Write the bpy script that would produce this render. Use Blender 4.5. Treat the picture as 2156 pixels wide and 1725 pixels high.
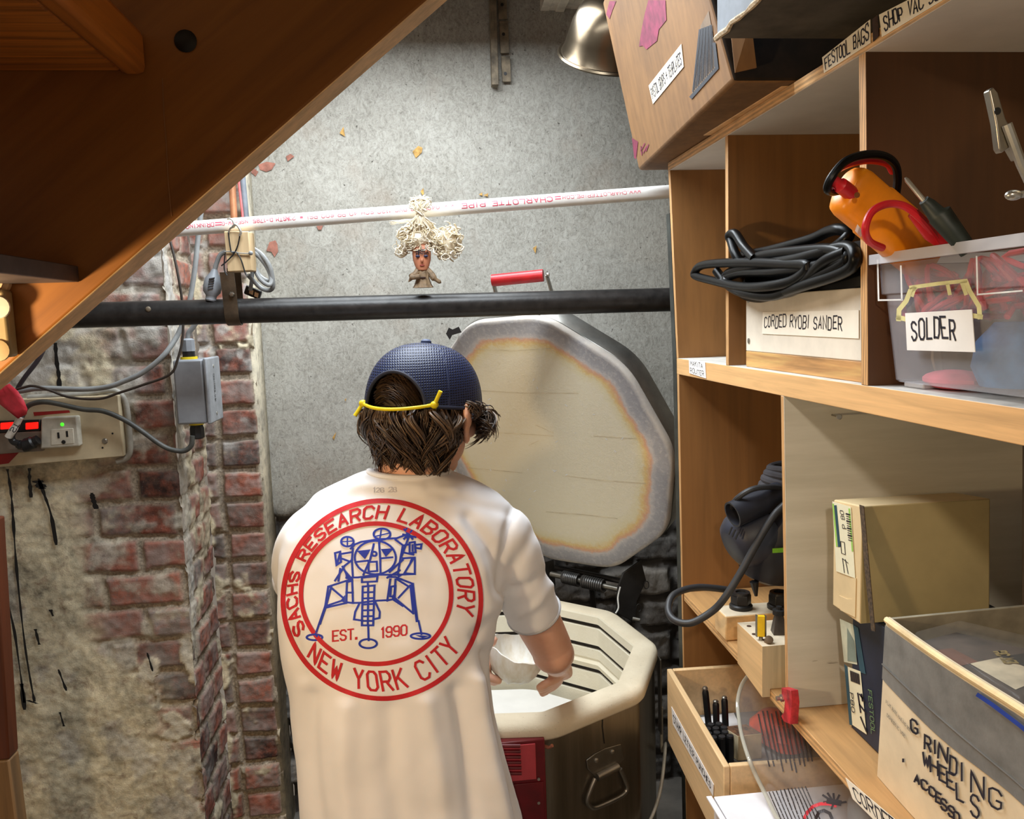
import bpy, bmesh, math, random
import numpy as np
from mathutils import Vector, Matrix
from mathutils.bvhtree import BVHTree
from mathutils.geometry import tessellate_polygon

for o in list(bpy.data.objects): bpy.data.objects.remove(o)
S = bpy.context.scene; COL = S.collection
rnd = random.Random(7)

# ------------------------------------------------------------------ camera
FPX, CX, CY = 1727.0, 1078.0, 862.5
CAM = np.array([0, 0, 1.62])
def _setup(vp=(886, 676), r=.045):
    v = np.array([(vp[0]-CX)/FPX, -(vp[1]-CY)/FPX, -1.]); v /= np.linalg.norm(v)
    u = np.array([-r, 1, 0.]); z = u-u.dot(v)*v; z /= np.linalg.norm(z)
    return np.array([np.cross(v, z), v, z])
RM = _setup()
cd = bpy.data.cameras.new('camera'); cam = bpy.data.objects.new('camera', cd); COL.objects.link(cam)
cd.sensor_width = 36; cd.sensor_fit = 'HORIZONTAL'; cd.lens = 36*FPX/2156; cd.clip_start = .02
mw = Matrix(RM.tolist()).to_4x4(); mw.translation = CAM.tolist(); cam.matrix_world = mw
S.camera = cam
S.view_settings.view_transform = 'Standard'; S.view_settings.look = 'None'
S.view_settings.gamma = 1; S.view_settings.use_curve_mapping = False
S.view_settings.exposure = -0.14

# ------------------------------------------------------------------ light
W = bpy.data.worlds.new('world'); S.world = W; W.use_nodes = True
W.node_tree.nodes['Background'].inputs[0].default_value = (1.0, .86, .70, 1)
W.node_tree.nodes['Background'].inputs[1].default_value = .24
def point(name, loc, power, col, r):
    l = bpy.data.lights.new(name, 'POINT'); l.energy = power; l.color = col; l.shadow_soft_size = r
    o = bpy.data.objects.new(name, l); COL.objects.link(o); o.location = loc; return o
point('room_bulb', (-.14, -.85, 2.18), 44, (1, .85, .67), .05)     # warm bulb of the room behind the camera
point('stringer_fill', (-.62, .55, 1.48), 22, (1, .74, .42), .035)     # added warm light, out of view at left, brightens the lower stringer

def P(px, py, X=None, Y=None, Z=None):
    """photo pixel -> world point on the plane X=, Y= or Z="""
    d = RM @ np.array([(px-CX)/FPX, -(py-CY)/FPX, -1.])
    t = (X-CAM[0])/d[0] if X is not None else (Y-CAM[1])/d[1] if Y is not None else (Z-CAM[2])/d[2]
    return CAM+t*d
def PJ(p):
    c = RM.T@(np.asarray(p, float)-CAM); return np.array([CX+FPX*c[0]/-c[2], CY-FPX*c[1]/-c[2]])
LAMP_C = P(1287, 117, Y=2.10)                                    # centre of the work lamp's rim
LAMP_A = np.array([0, -.60, .80])                                 # from the lamp's opening towards its neck
def area(name, loc, sx, sy, power, col):
    l = bpy.data.lights.new(name, 'AREA'); l.shape = 'RECTANGLE'; l.size = sx; l.size_y = sy; l.energy = power; l.color = col
    o = bpy.data.objects.new(name, l); COL.objects.link(o); o.location = loc; return o
area('lid_fill_panel', (-.06, 1.40, 2.365), .78, .34, 20, (.86, .94, 1))     # above the frame over the kiln; this front one added to light the lid
area('shop_light_tube_rear', (-.06, 2.02, 2.465), .78, .34, 25, (.88, .95, 1))

def lin(c):
    return tuple(((x/255)/12.92 if x/255 <= .04045 else ((x/255+.055)/1.055)**2.4) for x in c)
# ------------------------------------------------------------------ materials
MATS = {}
class NT:
    def __init__(s, name):
        s.m = bpy.data.materials.new(name); s.m.use_nodes = True; s.t = s.m.node_tree
        s.b = s.t.nodes['Principled BSDF']; s.tc = s.t.nodes.new('ShaderNodeTexCoord'); s.co = s.tc.outputs['Object']
    def n(s, t, **k):
        x = s.t.nodes.new('ShaderNode'+t)
        for a, v in k.items(): setattr(x, a, v)
        return x
    def l(s, a, b): s.t.links.new(a, b)
    def scale(s, sc, src=None):
        x = s.n('Mapping'); s.l(src or s.co, x.inputs[0]); x.inputs['Scale'].default_value = sc if hasattr(sc, '__len__') else (sc,)*3
        return x.outputs[0]
    def noise(s, sc, detail=4, rough=.55, src=None, dist=0):
        x = s.n('TexNoise'); s.l(s.scale(sc, src), x.inputs['Vector']); x.inputs['Scale'].default_value = 1
        x.inputs['Detail'].default_value = detail; x.inputs['Roughness'].default_value = rough; x.inputs['Distortion'].default_value = dist
        return x.outputs['Fac']
    def ramp(s, f, stops, interp='LINEAR'):
        x = s.n('ValToRGB'); s.l(f, x.inputs[0]); cr = x.color_ramp; cr.interpolation = interp
        while len(cr.elements) < len(stops): cr.elements.new(.5)
        for e, (p, c) in zip(cr.elements, stops):
            e.position = p; e.color = (*lin(c), 1) if len(c) == 3 else c
        return x.outputs[0]
    def mix(s, f, a, b, mode='MIX'):
        x = s.n('Mix', data_type='RGBA', blend_type=mode)
        for v, i in ((f, 0), (a, 6), (b, 7)):
            if hasattr(v, 'is_linked') or hasattr(v, 'links'): s.l(v, x.inputs[i])
            elif i == 0: x.inputs[i].default_value = v
            else: x.inputs[i].default_value = (*lin(v), 1)
        return x.outputs[2]
    def math(s, op, a, b=0, c=0, clamp=False):
        x = s.n('Math', operation=op, use_clamp=clamp)
        for i, v in enumerate((a, b, c)):
            if hasattr(v, 'links'): s.l(v, x.inputs[i])
            else: x.inputs[i].default_value = v
        return x.outputs[0]
    def attr(s, name): 
        x = s.n('Attribute', attribute_name=name); return x
    def bump(s, h, st=.3, d=.002):
        x = s.n('Bump'); s.l(h, x.inputs['Height']); x.inputs['Strength'].default_value = st; x.inputs['Distance'].default_value = d
        s.l(x.outputs[0], s.b.inputs['Normal']); return x
    def base(s, c):
        if hasattr(c, 'links'): s.l(c, s.b.inputs['Base Color'])
        else: s.b.inputs['Base Color'].default_value = (*lin(c), 1)
    def set(s, **k):
        for a, v in k.items(): s.b.inputs[a.replace('_', ' ')].default_value = v
        return s
def dk(c, f): return tuple(max(0, min(255, x*f)) for x in c)
def mat(name, c, rough=.5, metal=0, var=.12, sc=25, bump=0, bsc=120, **k):
    if name in MATS: return MATS[name]
    t = NT(name); f = t.noise(sc, 5, .6)
    t.base(t.ramp(f, [(.3, dk(c, 1-var)), (.7, dk(c, 1+var))]))
    t.set(Roughness=rough, Metallic=metal, **k)
    if bump: t.bump(t.noise(bsc, 4), bump, .002)
    MATS[name] = t.m; return t.m
def wood(name, c, axis=1, var=.16, rough=.5, sc=1., spec=.5):
    t = NT(name); v = [42*sc]*3; v[axis] = 2.6*sc
    f = t.noise(v, 5, .6, dist=.6); v2 = [160*sc]*3; v2[axis] = 5*sc; g = t.noise(v2, 3, .5)
    col = t.ramp(f, [(.28, dk(c, 1-var*1.5)), (.5, c), (.75, dk(c, 1+var))])
    col = t.mix(.35, col, t.ramp(g, [(.3, dk(c, 1-var*1.6)), (.7, dk(c, 1+var*.5))]))
    t.base(col); t.set(Roughness=rough, Specular_IOR_Level=spec); t.bump(g, .12, .001); MATS[name] = t.m; return t.m
def plyedge(name, c, axis=2, layers=5, th=.018, off=0.):
    """plywood edge: plies across `axis`"""
    t = NT(name); s = t.n('SeparateXYZ'); t.l(t.co, s.inputs[0])
    w = t.math('FRACT', t.math('MULTIPLY', t.math('ADD', s.outputs[axis], t.math('MULTIPLY', t.noise(9, 3), .003)), layers/th/2))
    v = [30]*3; v[axis] = 250
    col = t.ramp(w, [(.0, dk(c, 1.06)), (.42, dk(c, 1.0)), (.5, dk(c, .72)), (.92, dk(c, .78)), (1, dk(c, 1.05))])
    col = t.mix(.4, col, t.ramp(t.noise(v, 4), [(.3, dk(c, .7)), (.7, dk(c, 1.15))]))
    t.base(col); t.set(Roughness=.6); MATS[name] = t.m; return t.m
def glass(name, c=(235, 240, 245), rough=.05, alpha=.25, ior=1.3):
    """thin clear plastic"""
    t = NT(name); t.base(c); t.set(Roughness=rough, Alpha=alpha, Specular_IOR_Level=.6); MATS[name] = t.m; return t.m

WHITE = mat('white paint', (226, 222, 214), .5, var=.04, sc=8, bump=.05)
PAPER = mat('label paper', (236, 226, 206), .7, var=.03)
WPAPER = mat('white paper', (238, 236, 234), .6, var=.02)
INK = mat('black marker ink', (28, 24, 38), .6, var=.2)
BLACK = mat('black rubber', (22, 22, 24), .42, var=.15)
DGREY = mat('dark grey plastic', (52, 53, 58), .5, var=.1)
STEEL = mat('worn steel', (150, 145, 135), .34, .9, var=.12, sc=18)
ZINC = mat('zinc plated steel', (190, 188, 180), .3, .9, var=.1)
IRON = mat('black iron', (40, 38, 37), .38, .25, var=.3, sc=40, bump=.15)
RUST = mat('rusty painted steel', (120, 108, 90), .6, .3, var=.3, sc=30, bump=.2)
CARD = mat('brown cardboard', (160, 120, 80), .8, var=.1, sc=12, bump=.05)
TANCARD = mat('tan cardboard', (190, 172, 130), .75, var=.06, sc=12, bump=.04)
RED = mat('red plastic', (196, 22, 34), .4, var=.1)
GREYPVC = mat('grey pvc', (140, 144, 150), .45, var=.06)
GREYCORD = mat('grey cord jacket', (140, 142, 142), .5, var=.1)

# ------------------------------------------------------------------ geometry helpers
def V3(a): return np.asarray(a, float)
def unit(a): a = V3(a); n = np.linalg.norm(a); return a/n if n > 1e-12 else a
def frame(d):
    d = unit(d); a = V3((0, 0, 1)) if abs(d[2]) < .9 else V3((1, 0, 0))
    u = unit(np.cross(a, d)); return u, np.cross(d, u), d
def catmull(pts, n=8, closed=False):
    p = [V3(q) for q in pts]; N = len(p); out = []
    rng = range(N if closed else N-1)
    for i in rng:
        if closed: a, b, c, d = p[i-1], p[i], p[(i+1) % N], p[(i+2) % N]
        else: a, b, c, d = p[max(i-1, 0)], p[i], p[i+1], p[min(i+2, N-1)]
        for k in range(n):
            t = k/n
            out.append(.5*((2*b)+(-a+c)*t+(2*a-5*b+4*c-d)*t*t+(-a+3*b-3*c+d)*t**3))
    if not closed: out.append(p[-1])
    return out
class G:
    def __init__(s): s.v = []; s.f = []; s.m = []
    def add(s, v, f, mi=0):
        o = len(s.v); s.v += [tuple(float(x) for x in q) for q in v]
        s.f += [tuple(i+o for i in q) for q in f]
        s.m += list(mi) if hasattr(mi, '__len__') else [mi]*len(f); return s
    def hexa(s, p, mi=0):
        """p: bottom ring of four, top ring of four; faces bottom, top, 01, 12, 23, 30"""
        return s.add(p, [(3, 2, 1, 0), (4, 5, 6, 7), (0, 1, 5, 4), (1, 2, 6, 5), (2, 3, 7, 6), (3, 0, 4, 7)], mi)
    def box(s, a, b, mi=0):
        (x0, y0, z0), (x1, y1, z1) = a, b
        return s.hexa([(x0, y0, z0), (x1, y0, z0), (x1, y1, z0), (x0, y1, z0), (x0, y0, z1), (x1, y0, z1), (x1, y1, z1), (x0, y1, z1)], mi)
    def obox(s, c, u, v, w, mi=0):
        """box around centre c with half-extent vectors u, v, w"""
        c, u, v, w = map(V3, (c, u, v, w))
        return s.hexa([c-u-v-w, c+u-v-w, c+u+v-w, c-u+v-w, c-u-v+w, c+u-v+w, c+u+v+w, c-u+v+w], mi)
    def prism(s, poly, d, mi=0):
        n = len(poly); d = V3(d); a = [V3(q) for q in poly]; b = [q+d for q in a]
        tri = tessellate_polygon([[Vector(q) for q in a]])
        f = [tuple(t) for t in tri]+[tuple(n+i for i in reversed(t)) for t in tri]+[(i, (i+1) % n, n+(i+1) % n, n+i) for i in range(n)]
        return s.add(a+b, f, mi)
    def loft(s, rings, cap=True, mi=0, closed=False):
        n = len(rings[0]); v = [q for r in rings for q in r]; f = []
        m = len(rings)
        for i in range(m if closed else m-1):
            j = (i+1) % m
            for k in range(n): f.append((i*n+k, i*n+(k+1) % n, j*n+(k+1) % n, j*n+k))
        if cap and not closed: f.append(tuple(range(n-1, -1, -1))); f.append(tuple((m-1)*n+k for k in range(n)))
        return s.add(v, f, mi)
    def tube(s, path, r, n=8, closed=False, mi=0, flat=1.):
        p = [V3(q) for q in path]; N = len(p); rings = []; u = None
        for i in range(N):
            a = p[i-1] if (i or closed) else p[i]; b = p[(i+1) % N] if (i < N-1 or closed) else p[i]
            t = unit(b-a)
            if u is None: u = frame(t)[0]
            u = u-t*np.dot(u, t)
            u = unit(u) if np.linalg.norm(u) > 1e-6 else frame(t)[0]
            w = np.cross(t, u); rr = r[i] if hasattr(r, '__len__') else r
            rings.append([p[i]+rr*(math.cos(2*math.pi*k/n)*u+flat*math.sin(2*math.pi*k/n)*w) for k in range(n)])
        return s.loft(rings, True, mi, closed)
    def lathe(s, prof, o, axis=(0, 0, 1), n=28, mi=0, cap=True, ang=0):
        u, w, d = frame(axis); o = V3(o); rings = []
        for r, h in prof:
            r = max(r, 1e-4); rings.append([o+d*h+r*(math.cos(2*math.pi*k/n+ang)*u+math.sin(2*math.pi*k/n+ang)*w) for k in range(n)])
        return s.loft(rings, cap, mi)
    def ball(s, c, r, n=14, m=9, mi=0, rot=None):
        r = V3(r) if hasattr(r, '__len__') else V3((r, r, r)); c = V3(c); R = np.eye(3) if rot is None else V3(rot); rings = []
        for i in range(m+1):
            a = math.pi*min(max(i/m, .02), .98)
            rings.append([c+R@(r*V3((math.sin(a)*math.cos(2*math.pi*k/n), math.sin(a)*math.sin(2*math.pi*k/n), -math.cos(a)))) for k in range(n)])
        return s.loft(rings, True, mi)
    def build(s, name, mats, parent=None, bevel=0, smooth=True, ang=35, seg=2):
        me = bpy.data.meshes.new(name); me.from_pydata(s.v, [], s.f); me.validate()
        mats = mats if isinstance(mats, (list, tuple)) else [mats]
        for m in mats: me.materials.append(m)
        if len(me.polygons) == len(s.m): me.polygons.foreach_set('material_index', s.m)
        bm = bmesh.new(); bm.from_mesh(me); bmesh.ops.recalc_face_normals(bm, faces=bm.faces); bm.to_mesh(me); bm.free()
        if smooth: me.polygons.foreach_set('use_smooth', [True]*len(me.polygons)); me.set_sharp_from_angle(angle=math.radians(ang))
        o = bpy.data.objects.new(name, me); COL.objects.link(o)
        if bevel:
            b = o.modifiers.new('bevel', 'BEVEL'); b.width = bevel; b.segments = seg; b.limit_method = 'ANGLE'; b.angle_limit = math.radians(40)
        if parent is not None: attach(o, parent)
        return o
def attach(o, parent):
    o.parent = parent; o.matrix_parent_inverse = wm(parent).inverted()
def wm(o):
    m = o.matrix_basis.copy()
    return (wm(o.parent) @ o.matrix_parent_inverse @ m) if o.parent else m
def tag(o, label, cat, group=None):
    o['label'] = label; o['category'] = cat
    if group: o['group'] = group
    return o
def thing(name, label, cat, loc, group=None):
    o = bpy.data.objects.new(name, None); COL.objects.link(o); o.empty_display_size = .03
    o.location = tuple(float(x) for x in loc); return tag(o, label, cat, group)
def struct(o): o['kind'] = 'structure'; return o
def bake(o):
    dg = bpy.context.evaluated_depsgraph_get(); me = bpy.data.meshes.new_from_object(o.evaluated_get(dg))
    o.modifiers.clear(); o.data = me; return o
def dup(root, off, label, group=None):
    r = root.copy(); COL.objects.link(r); r.location = Vector(root.location)+Vector([float(x) for x in off]); r['label'] = label
    if group: r['group'] = group
    for ch in list(root.children):
        c = ch.copy(); COL.objects.link(c); c.parent = r; c.matrix_parent_inverse = ch.matrix_parent_inverse
        for g in ch.children:
            d = g.copy(); COL.objects.link(d); d.parent = c; d.matrix_parent_inverse = g.matrix_parent_inverse
    return r

# ------------------------------------------------------------------ lettering made of strokes
GL = {'A': '0,0 2,6 4,0|.8,2 3.2,2', 'B': '0,0 0,6 3,6 4,5 4,4 3,3 0,3|3,3 4,2 4,1 3,0 0,0', 'C': '4,5 3,6 1,6 0,5 0,1 1,0 3,0 4,1',
 'D': '0,0 0,6 3,6 4,5 4,1 3,0 0,0', 'E': '4,6 0,6 0,0 4,0|0,3 3,3', 'F': '4,6 0,6 0,0|0,3 3,3', 'G': '4,5 3,6 1,6 0,5 0,1 1,0 3,0 4,1 4,2.6 2.4,2.6',
 'H': '0,0 0,6|4,0 4,6|0,3 4,3', 'I': '1,0 1,6', 'J': '4,6 4,1 3,0 1,0 0,1', 'K': '0,0 0,6|4,6 0,2.6|1.4,3.7 4,0', 'L': '0,6 0,0 4,0',
 'M': '0,0 0,6 2,2.5 4,6 4,0', 'N': '0,0 0,6 4,0 4,6', 'O': '1,0 0,1 0,5 1,6 3,6 4,5 4,1 3,0 1,0', 'P': '0,0 0,6 3,6 4,5 4,3.8 3,2.8 0,2.8',
 'Q': '1,0 0,1 0,5 1,6 3,6 4,5 4,1 3,0 1,0|2.5,1.5 4,-.3', 'R': '0,0 0,6 3,6 4,5 4,3.8 3,2.8 0,2.8|2,2.8 4,0', 'S': '4,5 3,6 1,6 0,5 0,4 1,3.2 3,2.8 4,2 4,1 3,0 1,0 0,1',
 'T': '0,6 4,6|2,6 2,0', 'U': '0,6 0,1 1,0 3,0 4,1 4,6', 'V': '0,6 2,0 4,6', 'W': '0,6 1,0 2,4 3,0 4,6', 'X': '0,0 4,6|0,6 4,0', 'Y': '0,6 2,3 4,6|2,3 2,0',
 'Z': '0,6 4,6 0,0 4,0', '0': '1,0 0,1 0,5 1,6 3,6 4,5 4,1 3,0 1,0', '1': '.3,5 1.2,6 1.2,0', '2': '0,5 1,6 3,6 4,5 4,4 0,0 4,0', '3': '0,6 4,6 2,3.5 4,2 4,1 3,0 1,0 0,1',
 '4': '3,0 3,6 0,2 4,2', '5': '4,6 0,6 0,3.4 3,3.4 4,2.4 4,1 3,0 0,0', '6': '4,5 3,6 1,6 0,5 0,1 1,0 3,0 4,1 4,2.4 3,3.3 0,3.3', '7': '0,6 4,6 1.5,0',
 '8': '1,3 0,4 0,5 1,6 3,6 4,5 4,4 3,3 1,3 0,2 0,1 1,0 3,0 4,1 4,2 3,3', '9': '0,1 1,0 3,0 4,1 4,5 3,6 1,6 0,5 0,3.8 1,2.8 4,2.8', '.': '.2,0 .8,0 .8,.7 .2,.7 .2,0',
 '+': '2,1 2,5|0,3 4,3', '-': '.5,3 3.5,3', '*': '0,1 0,4 3,4 3,1 0,1|0,2 3,2|0,3 3,3', ',': '1,1 .5,-1', "'": '1,6 1,4.5', '(': '2,6.5 1,5 1,1 2,-.5', ')': '1,6.5 2,5 2,1 1,-.5'}
GW = {'I': 2, '1': 2, '.': 1.2, ' ': 2.6, "'": 1.5, ',': 1.5, '(': 2.4, ')': 2.4, '*': 3.4}
def strokes(text, jit=0., gap=1.6, seed=1, wide=1.):
    """polylines of a line of text in units where a capital is 6 high; returns lines, width"""
    r = random.Random(seed); x = 0; out = []
    for ch in text:
        if ch in GL:
            dy = r.uniform(-jit, jit)*1.2; sk = r.uniform(-jit, jit)*.25; sc = 1+r.uniform(-jit, jit)*.2
            for pl in GL[ch].split('|'):
                q = []
                for t in pl.split():
                    a, b = map(float, t.split(','))
                    q.append((x+(a*wide+b*sk)*sc+r.uniform(-jit, jit)*.35, b*sc+dy+r.uniform(-jit, jit)*.35))
                out.append(q)
        x += (GW.get(ch, 4)*wide+gap)
    return out, x-gap
def resample(pl, step):
    out = [V3(pl[0])]
    for a, b in zip(pl[:-1], pl[1:]):
        a, b = V3(a), V3(b); n = max(1, int(math.ceil(np.linalg.norm(b-a)/step)))
        out += [a+(b-a)*(k/n) for k in range(1, n+1)]
    return out
def ribbon(pl, w, closed=False):
    """2D polyline -> left/right offset points with mitres"""
    p = [V3(q)[:2] for q in pl]; q = [p[0]]
    for a in p[1:]:
        if np.linalg.norm(a-q[-1]) > 1e-9: q.append(a)
    p = q; N = len(p); L = []; R = []
    if N < 2: return [], []
    cl = np.linalg.norm(p[0]-p[-1]) < 1e-9 and N > 3
    for i in range(N):
        t0 = p[i]-p[i-1] if i else (p[0]-p[-2] if cl else p[1]-p[0]); t1 = p[i+1]-p[i] if i < N-1 else (p[1]-p[0] if cl else p[i]-p[i-1])
        t0 = t0/np.linalg.norm(t0); t1 = t1/np.linalg.norm(t1); n0 = V3((-t0[1], t0[0])); n1 = V3((-t1[1], t1[0]))
        m = n0+n1; l = np.linalg.norm(m); m = m/l if l > 1e-6 else n0
        k = min(1/max(m.dot(n0), .35), 1.9); e = V3((0, 0))
        if not cl and i == 0: e = -t1*w*.4
        if not cl and i == N-1: e = t0*w*.4
        L.append(p[i]+m*w*k/2+e); R.append(p[i]-m*w*k/2+e)
    return L, R
def ink2d(g, pls, fn, w, mi=0, step=None):
    """strokes in 2D -> ribbons carried onto a surface by fn(u, v)"""
    for pl in pls:
        q = resample(pl, step) if step else pl
        L, R = ribbon(q, w)
        if not L: continue
        n = len(L); v = [fn(*a) for a in L]+[fn(*a) for a in R]
        ok = [v[i] is not None and v[n+i] is not None for i in range(n)]; z_ = next((x for x in v if x is not None), None)
        if z_ is None: continue
        g.add([z_ if x is None else x for x in v], [(i, i+1, n+i+1, n+i) for i in range(n-1) if ok[i] and ok[i+1]], mi)
def bil(q, u, v, lift=0.):
    a, b, c, d = q; nrm = unit(np.cross(b-a, d-a))
    return (a*(1-u)+b*u)*(1-v)+(d*(1-u)+c*u)*v+nrm*lift
def sheet(g, q, th=.0008, mi=0):
    """thin paper on the quad q (bottom left, bottom right, top right, top left, counter-clockwise from the front)"""
    q = [V3(x) for x in q]; n = unit(np.cross(q[1]-q[0], q[3]-q[0]))
    return g.hexa([x for x in q]+[x+n*th for x in q], mi)
def write(g, q, text, box=(.06, .2, .94, .8), w=.0016, mi=1, jit=.5, th=.0008, seed=1, gap=1.6, wide=1., step=None):
    q = [V3(x) for x in q]; pls, wid = strokes(text, jit, gap, seed, wide); u0, v0, u1, v1 = box
    W_ = np.linalg.norm(q[1]-q[0]); H_ = np.linalg.norm(q[3]-q[0])
    sc = [[((u0+(x/wid)*(u1-u0))*W_, (v0+(y/6)*(v1-v0))*H_) for x, y in pl] for pl in pls]
    ink2d(g, sc, lambda a, b: bil(q, a/W_, b/H_, th+.0004), w, mi, step)
def label(name, parent, q, lines, paper=None, ink=None, th=.0008, w=.0016, jit=.5, gap=1.6):
    g = G(); sheet(g, q, th)
    for i, (t, bx) in enumerate(lines): write(g, q, t, bx, w, 1, jit, th, 3+i, gap)
    return g.build(name, [paper or PAPER, ink or INK], parent, smooth=False)
def Q(pts, **pl): return [P(x, y, **pl) for x, y in pts]

# ------------------------------------------------------------------ numpy noise
def vnoise(x, y, seed=0):
    xi = np.floor(x).astype(np.int64); yi = np.floor(y).astype(np.int64); fx = x-xi; fy = y-yi
    fx = fx*fx*(3-2*fx); fy = fy*fy*(3-2*fy)
    def h(a, b):
        n = (a*374761393+b*668265263+seed*144665+1013) & 0x7fffffff; n = ((n ^ (n >> 13))*1274126177) & 0x7fffffff
        return ((n ^ (n >> 16)) & 0xffff)/65535.
    return (h(xi, yi)*(1-fx)+h(xi+1, yi)*fx)*(1-fy)+(h(xi, yi+1)*(1-fx)+h(xi+1, yi+1)*fx)*fy
def fbm(x, y, seed=0, o=4):
    s = 0; a = .5; t = 0
    for i in range(o): s = s+a*vnoise(x*2**i, y*2**i, seed+i*17); t += a; a *= .5
    return s/t
# ------------------------------------------------------------------ walls
def brickface(g, O, U, V, N, w, h, step, course, blen, zph, uph=0, stagger=.5, joint=.012, relief=.012, mask=None, warp=.01, seed=0, attr=None, rough=.006, prough=None):
    """relief grid of old brickwork; mask(u, z) -> plaster 0..1, white 0..1"""
    nu, nv = max(2, int(w/step)+1), max(2, int(h/step)+1)
    u, v = np.meshgrid(np.linspace(0, w, nu), np.linspace(0, h, nv)); O, U, V, N = map(V3, (O, U, V, N))
    z = v+O[2]
    uw = u+warp*(fbm(u*9, z*9, seed)-.5)*2; zw = z+warp*(fbm(u*7, z*11, seed+5)-.5)*1.6
    r = (zw-zph)/course; row = np.floor(r); fr = (r-row)*course
    cc = (uw-uph)/blen+stagger*(row % 2); col = np.floor(cc); fc = (cc-col)*blen
    rid = ((np.sin(row*12.9898+col*78.233+seed)*43758.5453) % 1.0)
    j = joint*(.6+.9*fbm(u*30, z*30, seed+9))
    d = np.minimum(np.minimum(fr, course-fr), np.minimum(fc, blen-fc))
    br = np.clip((d-j*.5)/.006, 0, 1)
    pl, wh = mask(u, z) if mask else (np.zeros_like(u), np.zeros_like(u))
    n1 = fbm(u*22, z*22, seed+2, 5)-.5; n2 = fbm(u*70, z*70, seed+3, 3)-.5
    hb = relief*(br-1)+(rid-.5)*relief*.7+n1*rough*1.6+n2*rough*.8
    hp = .004+.008*(fbm(u*5, z*5, seed+4)-.5)+n2*(rough if prough is None else prough)*.9+n1*(rough if prough is None else prough)*.7
    hh = hb*(1-pl)+hp*pl
    P_ = O+u[..., None]*U+v[..., None]*V+hh[..., None]*N
    o = len(g.v)
    idx = np.arange(nu*nv).reshape(nv, nu)+o
    a, b, c, e = idx[:-1, :-1].ravel(), idx[:-1, 1:].ravel(), idx[1:, 1:].ravel(), idx[1:, :-1].ravel()
    g.v += [tuple(q) for q in P_.reshape(-1, 3).tolist()]; F = np.stack([a, b, c, e], 1).tolist()
    g.f += [tuple(q) for q in F]; g.m += [0]*len(F)
    attr += np.stack([br, rid, pl, wh], -1).reshape(-1, 4).tolist()
def build_wall(g, name, mats, attr):
    me = bpy.data.meshes.new(name); me.from_pydata(g.v, [], g.f)
    for m in mats: me.materials.append(m)
    me.polygons.foreach_set('material_index', g.m); me.polygons.foreach_set('use_smooth', [True]*len(me.polygons))
    at = me.attributes.new('bk', 'FLOAT_COLOR', 'POINT'); A = np.zeros((len(g.v), 4), np.float32); A[:len(attr)] = attr
    at.data.foreach_set('color', A.ravel())
    o = bpy.data.objects.new(name, me); COL.objects.link(o); return struct(o)
def brickmat(name, reds, mortar, plaster, white, film, filmcol=(150, 146, 140)):
    t = NT(name); a = t.attr('bk'); s = t.n('SeparateColor'); t.l(a.outputs['Color'], s.inputs[0])
    n = t.noise(38, 6, .65); n2 = t.noise(9, 4, .6); n3 = t.noise(150, 4, .6)
    k = t.math('ADD', t.math('MULTIPLY', s.outputs[1], .7), t.math('MULTIPLY', t.math('SUBTRACT', n, .5), 1.1))
    bc = t.ramp(t.math('ADD', k, .15), [(i/(len(reds)-1)*.8+.1, c) for i, c in enumerate(reds)])
    bc = t.mix(t.math('MULTIPLY', t.ramp(n2, [(.4, (0, 0, 0)), (.62, (255, 255, 255))]), film), bc, filmcol)
    bc = t.mix(t.ramp(n3, [(.62, (0, 0, 0)), (.74, (190, 190, 190))]), bc, filmcol)
    mo = t.ramp(n3, [(.25, dk(mortar, .6)), (.7, dk(mortar, 1.1))])
    c = t.mix(s.outputs[0], mo, bc)
    pc = t.ramp(t.math('ADD', t.math('MULTIPLY', n2, .5), t.math('MULTIPLY', n, .5)), [(.32, dk(plaster, .55)), (.44, dk(plaster, .86)), (.52, plaster), (.66, dk(plaster, 1.18))])
    pc = t.mix(t.math('MULTIPLY', t.ramp(t.noise(22, 5, .7, dist=1), [(.55, (0, 0, 0)), (.68, (255, 255, 255))]), .5), pc, (128, 92, 74))
    pc = t.mix(t.ramp(n3, [(.7, (0, 0, 0)), (.8, (150, 150, 150))]), pc, dk(plaster, .4))
    c = t.mix(s.outputs[2], c, pc); c = t.mix(a.outputs['Alpha'], c, t.ramp(n, [(.25, dk(white, .6)), (.5, white)]))
    t.base(c); t.set(Roughness=.85, Specular_IOR_Level=.35); t.bump(t.noise(230, 5, .7), .55, .003); return t.m
YA, YB, YC, XA, XB = 2.2, 2.48, 2.62, -.648, -.49
REDS = [(66, 48, 44), (118, 72, 58), (156, 92, 74), (172, 108, 88), (132, 108, 98)]
M_BRICK = brickmat('old brick and plaster', REDS, (178, 164, 144), (214, 202, 172), (186, 182, 176), .65)
M_TAR = mat('black tar', (14, 13, 13), .5)
def sstep(a, b, x): t = np.clip((x-a)/(b-a), 0, 1); return t*t*(3-2*t)
zA = P(330, 1132, Y=YA)[2]; zB = P(500, 793, Y=YB)[2]
g = G(); at_ = []
wA = 1.0
def maskA(u, z):
    X = u+XA-wA; n = (fbm(u*6, z*6, 31, 5)-.5); n2 = fbm(u*18, z*18, 37, 4)-.5
    edge = XA-.20+.10*np.sin(z*5)-.10*sstep(1.25, 1.5, z)+.10*sstep(.85, .6, z)
    pl = 1-sstep(-.07, .07, (X-edge)+n*.38+n2*.12)
    pl = np.maximum(pl, sstep(.05, .14, n2+n*.55+.03)*sstep(.9, .7, z))
    pl = np.maximum(pl, sstep(-.02, .16, n2*.8+n*.6)*.7)
    wh = sstep(-.16, .12, n+n2*.5)*sstep(1.36, 1.5, z)*.85+.45*sstep(.02, .2, n2+n*.5)*sstep(1.5, 1.36, z)
    return pl, wh
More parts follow.
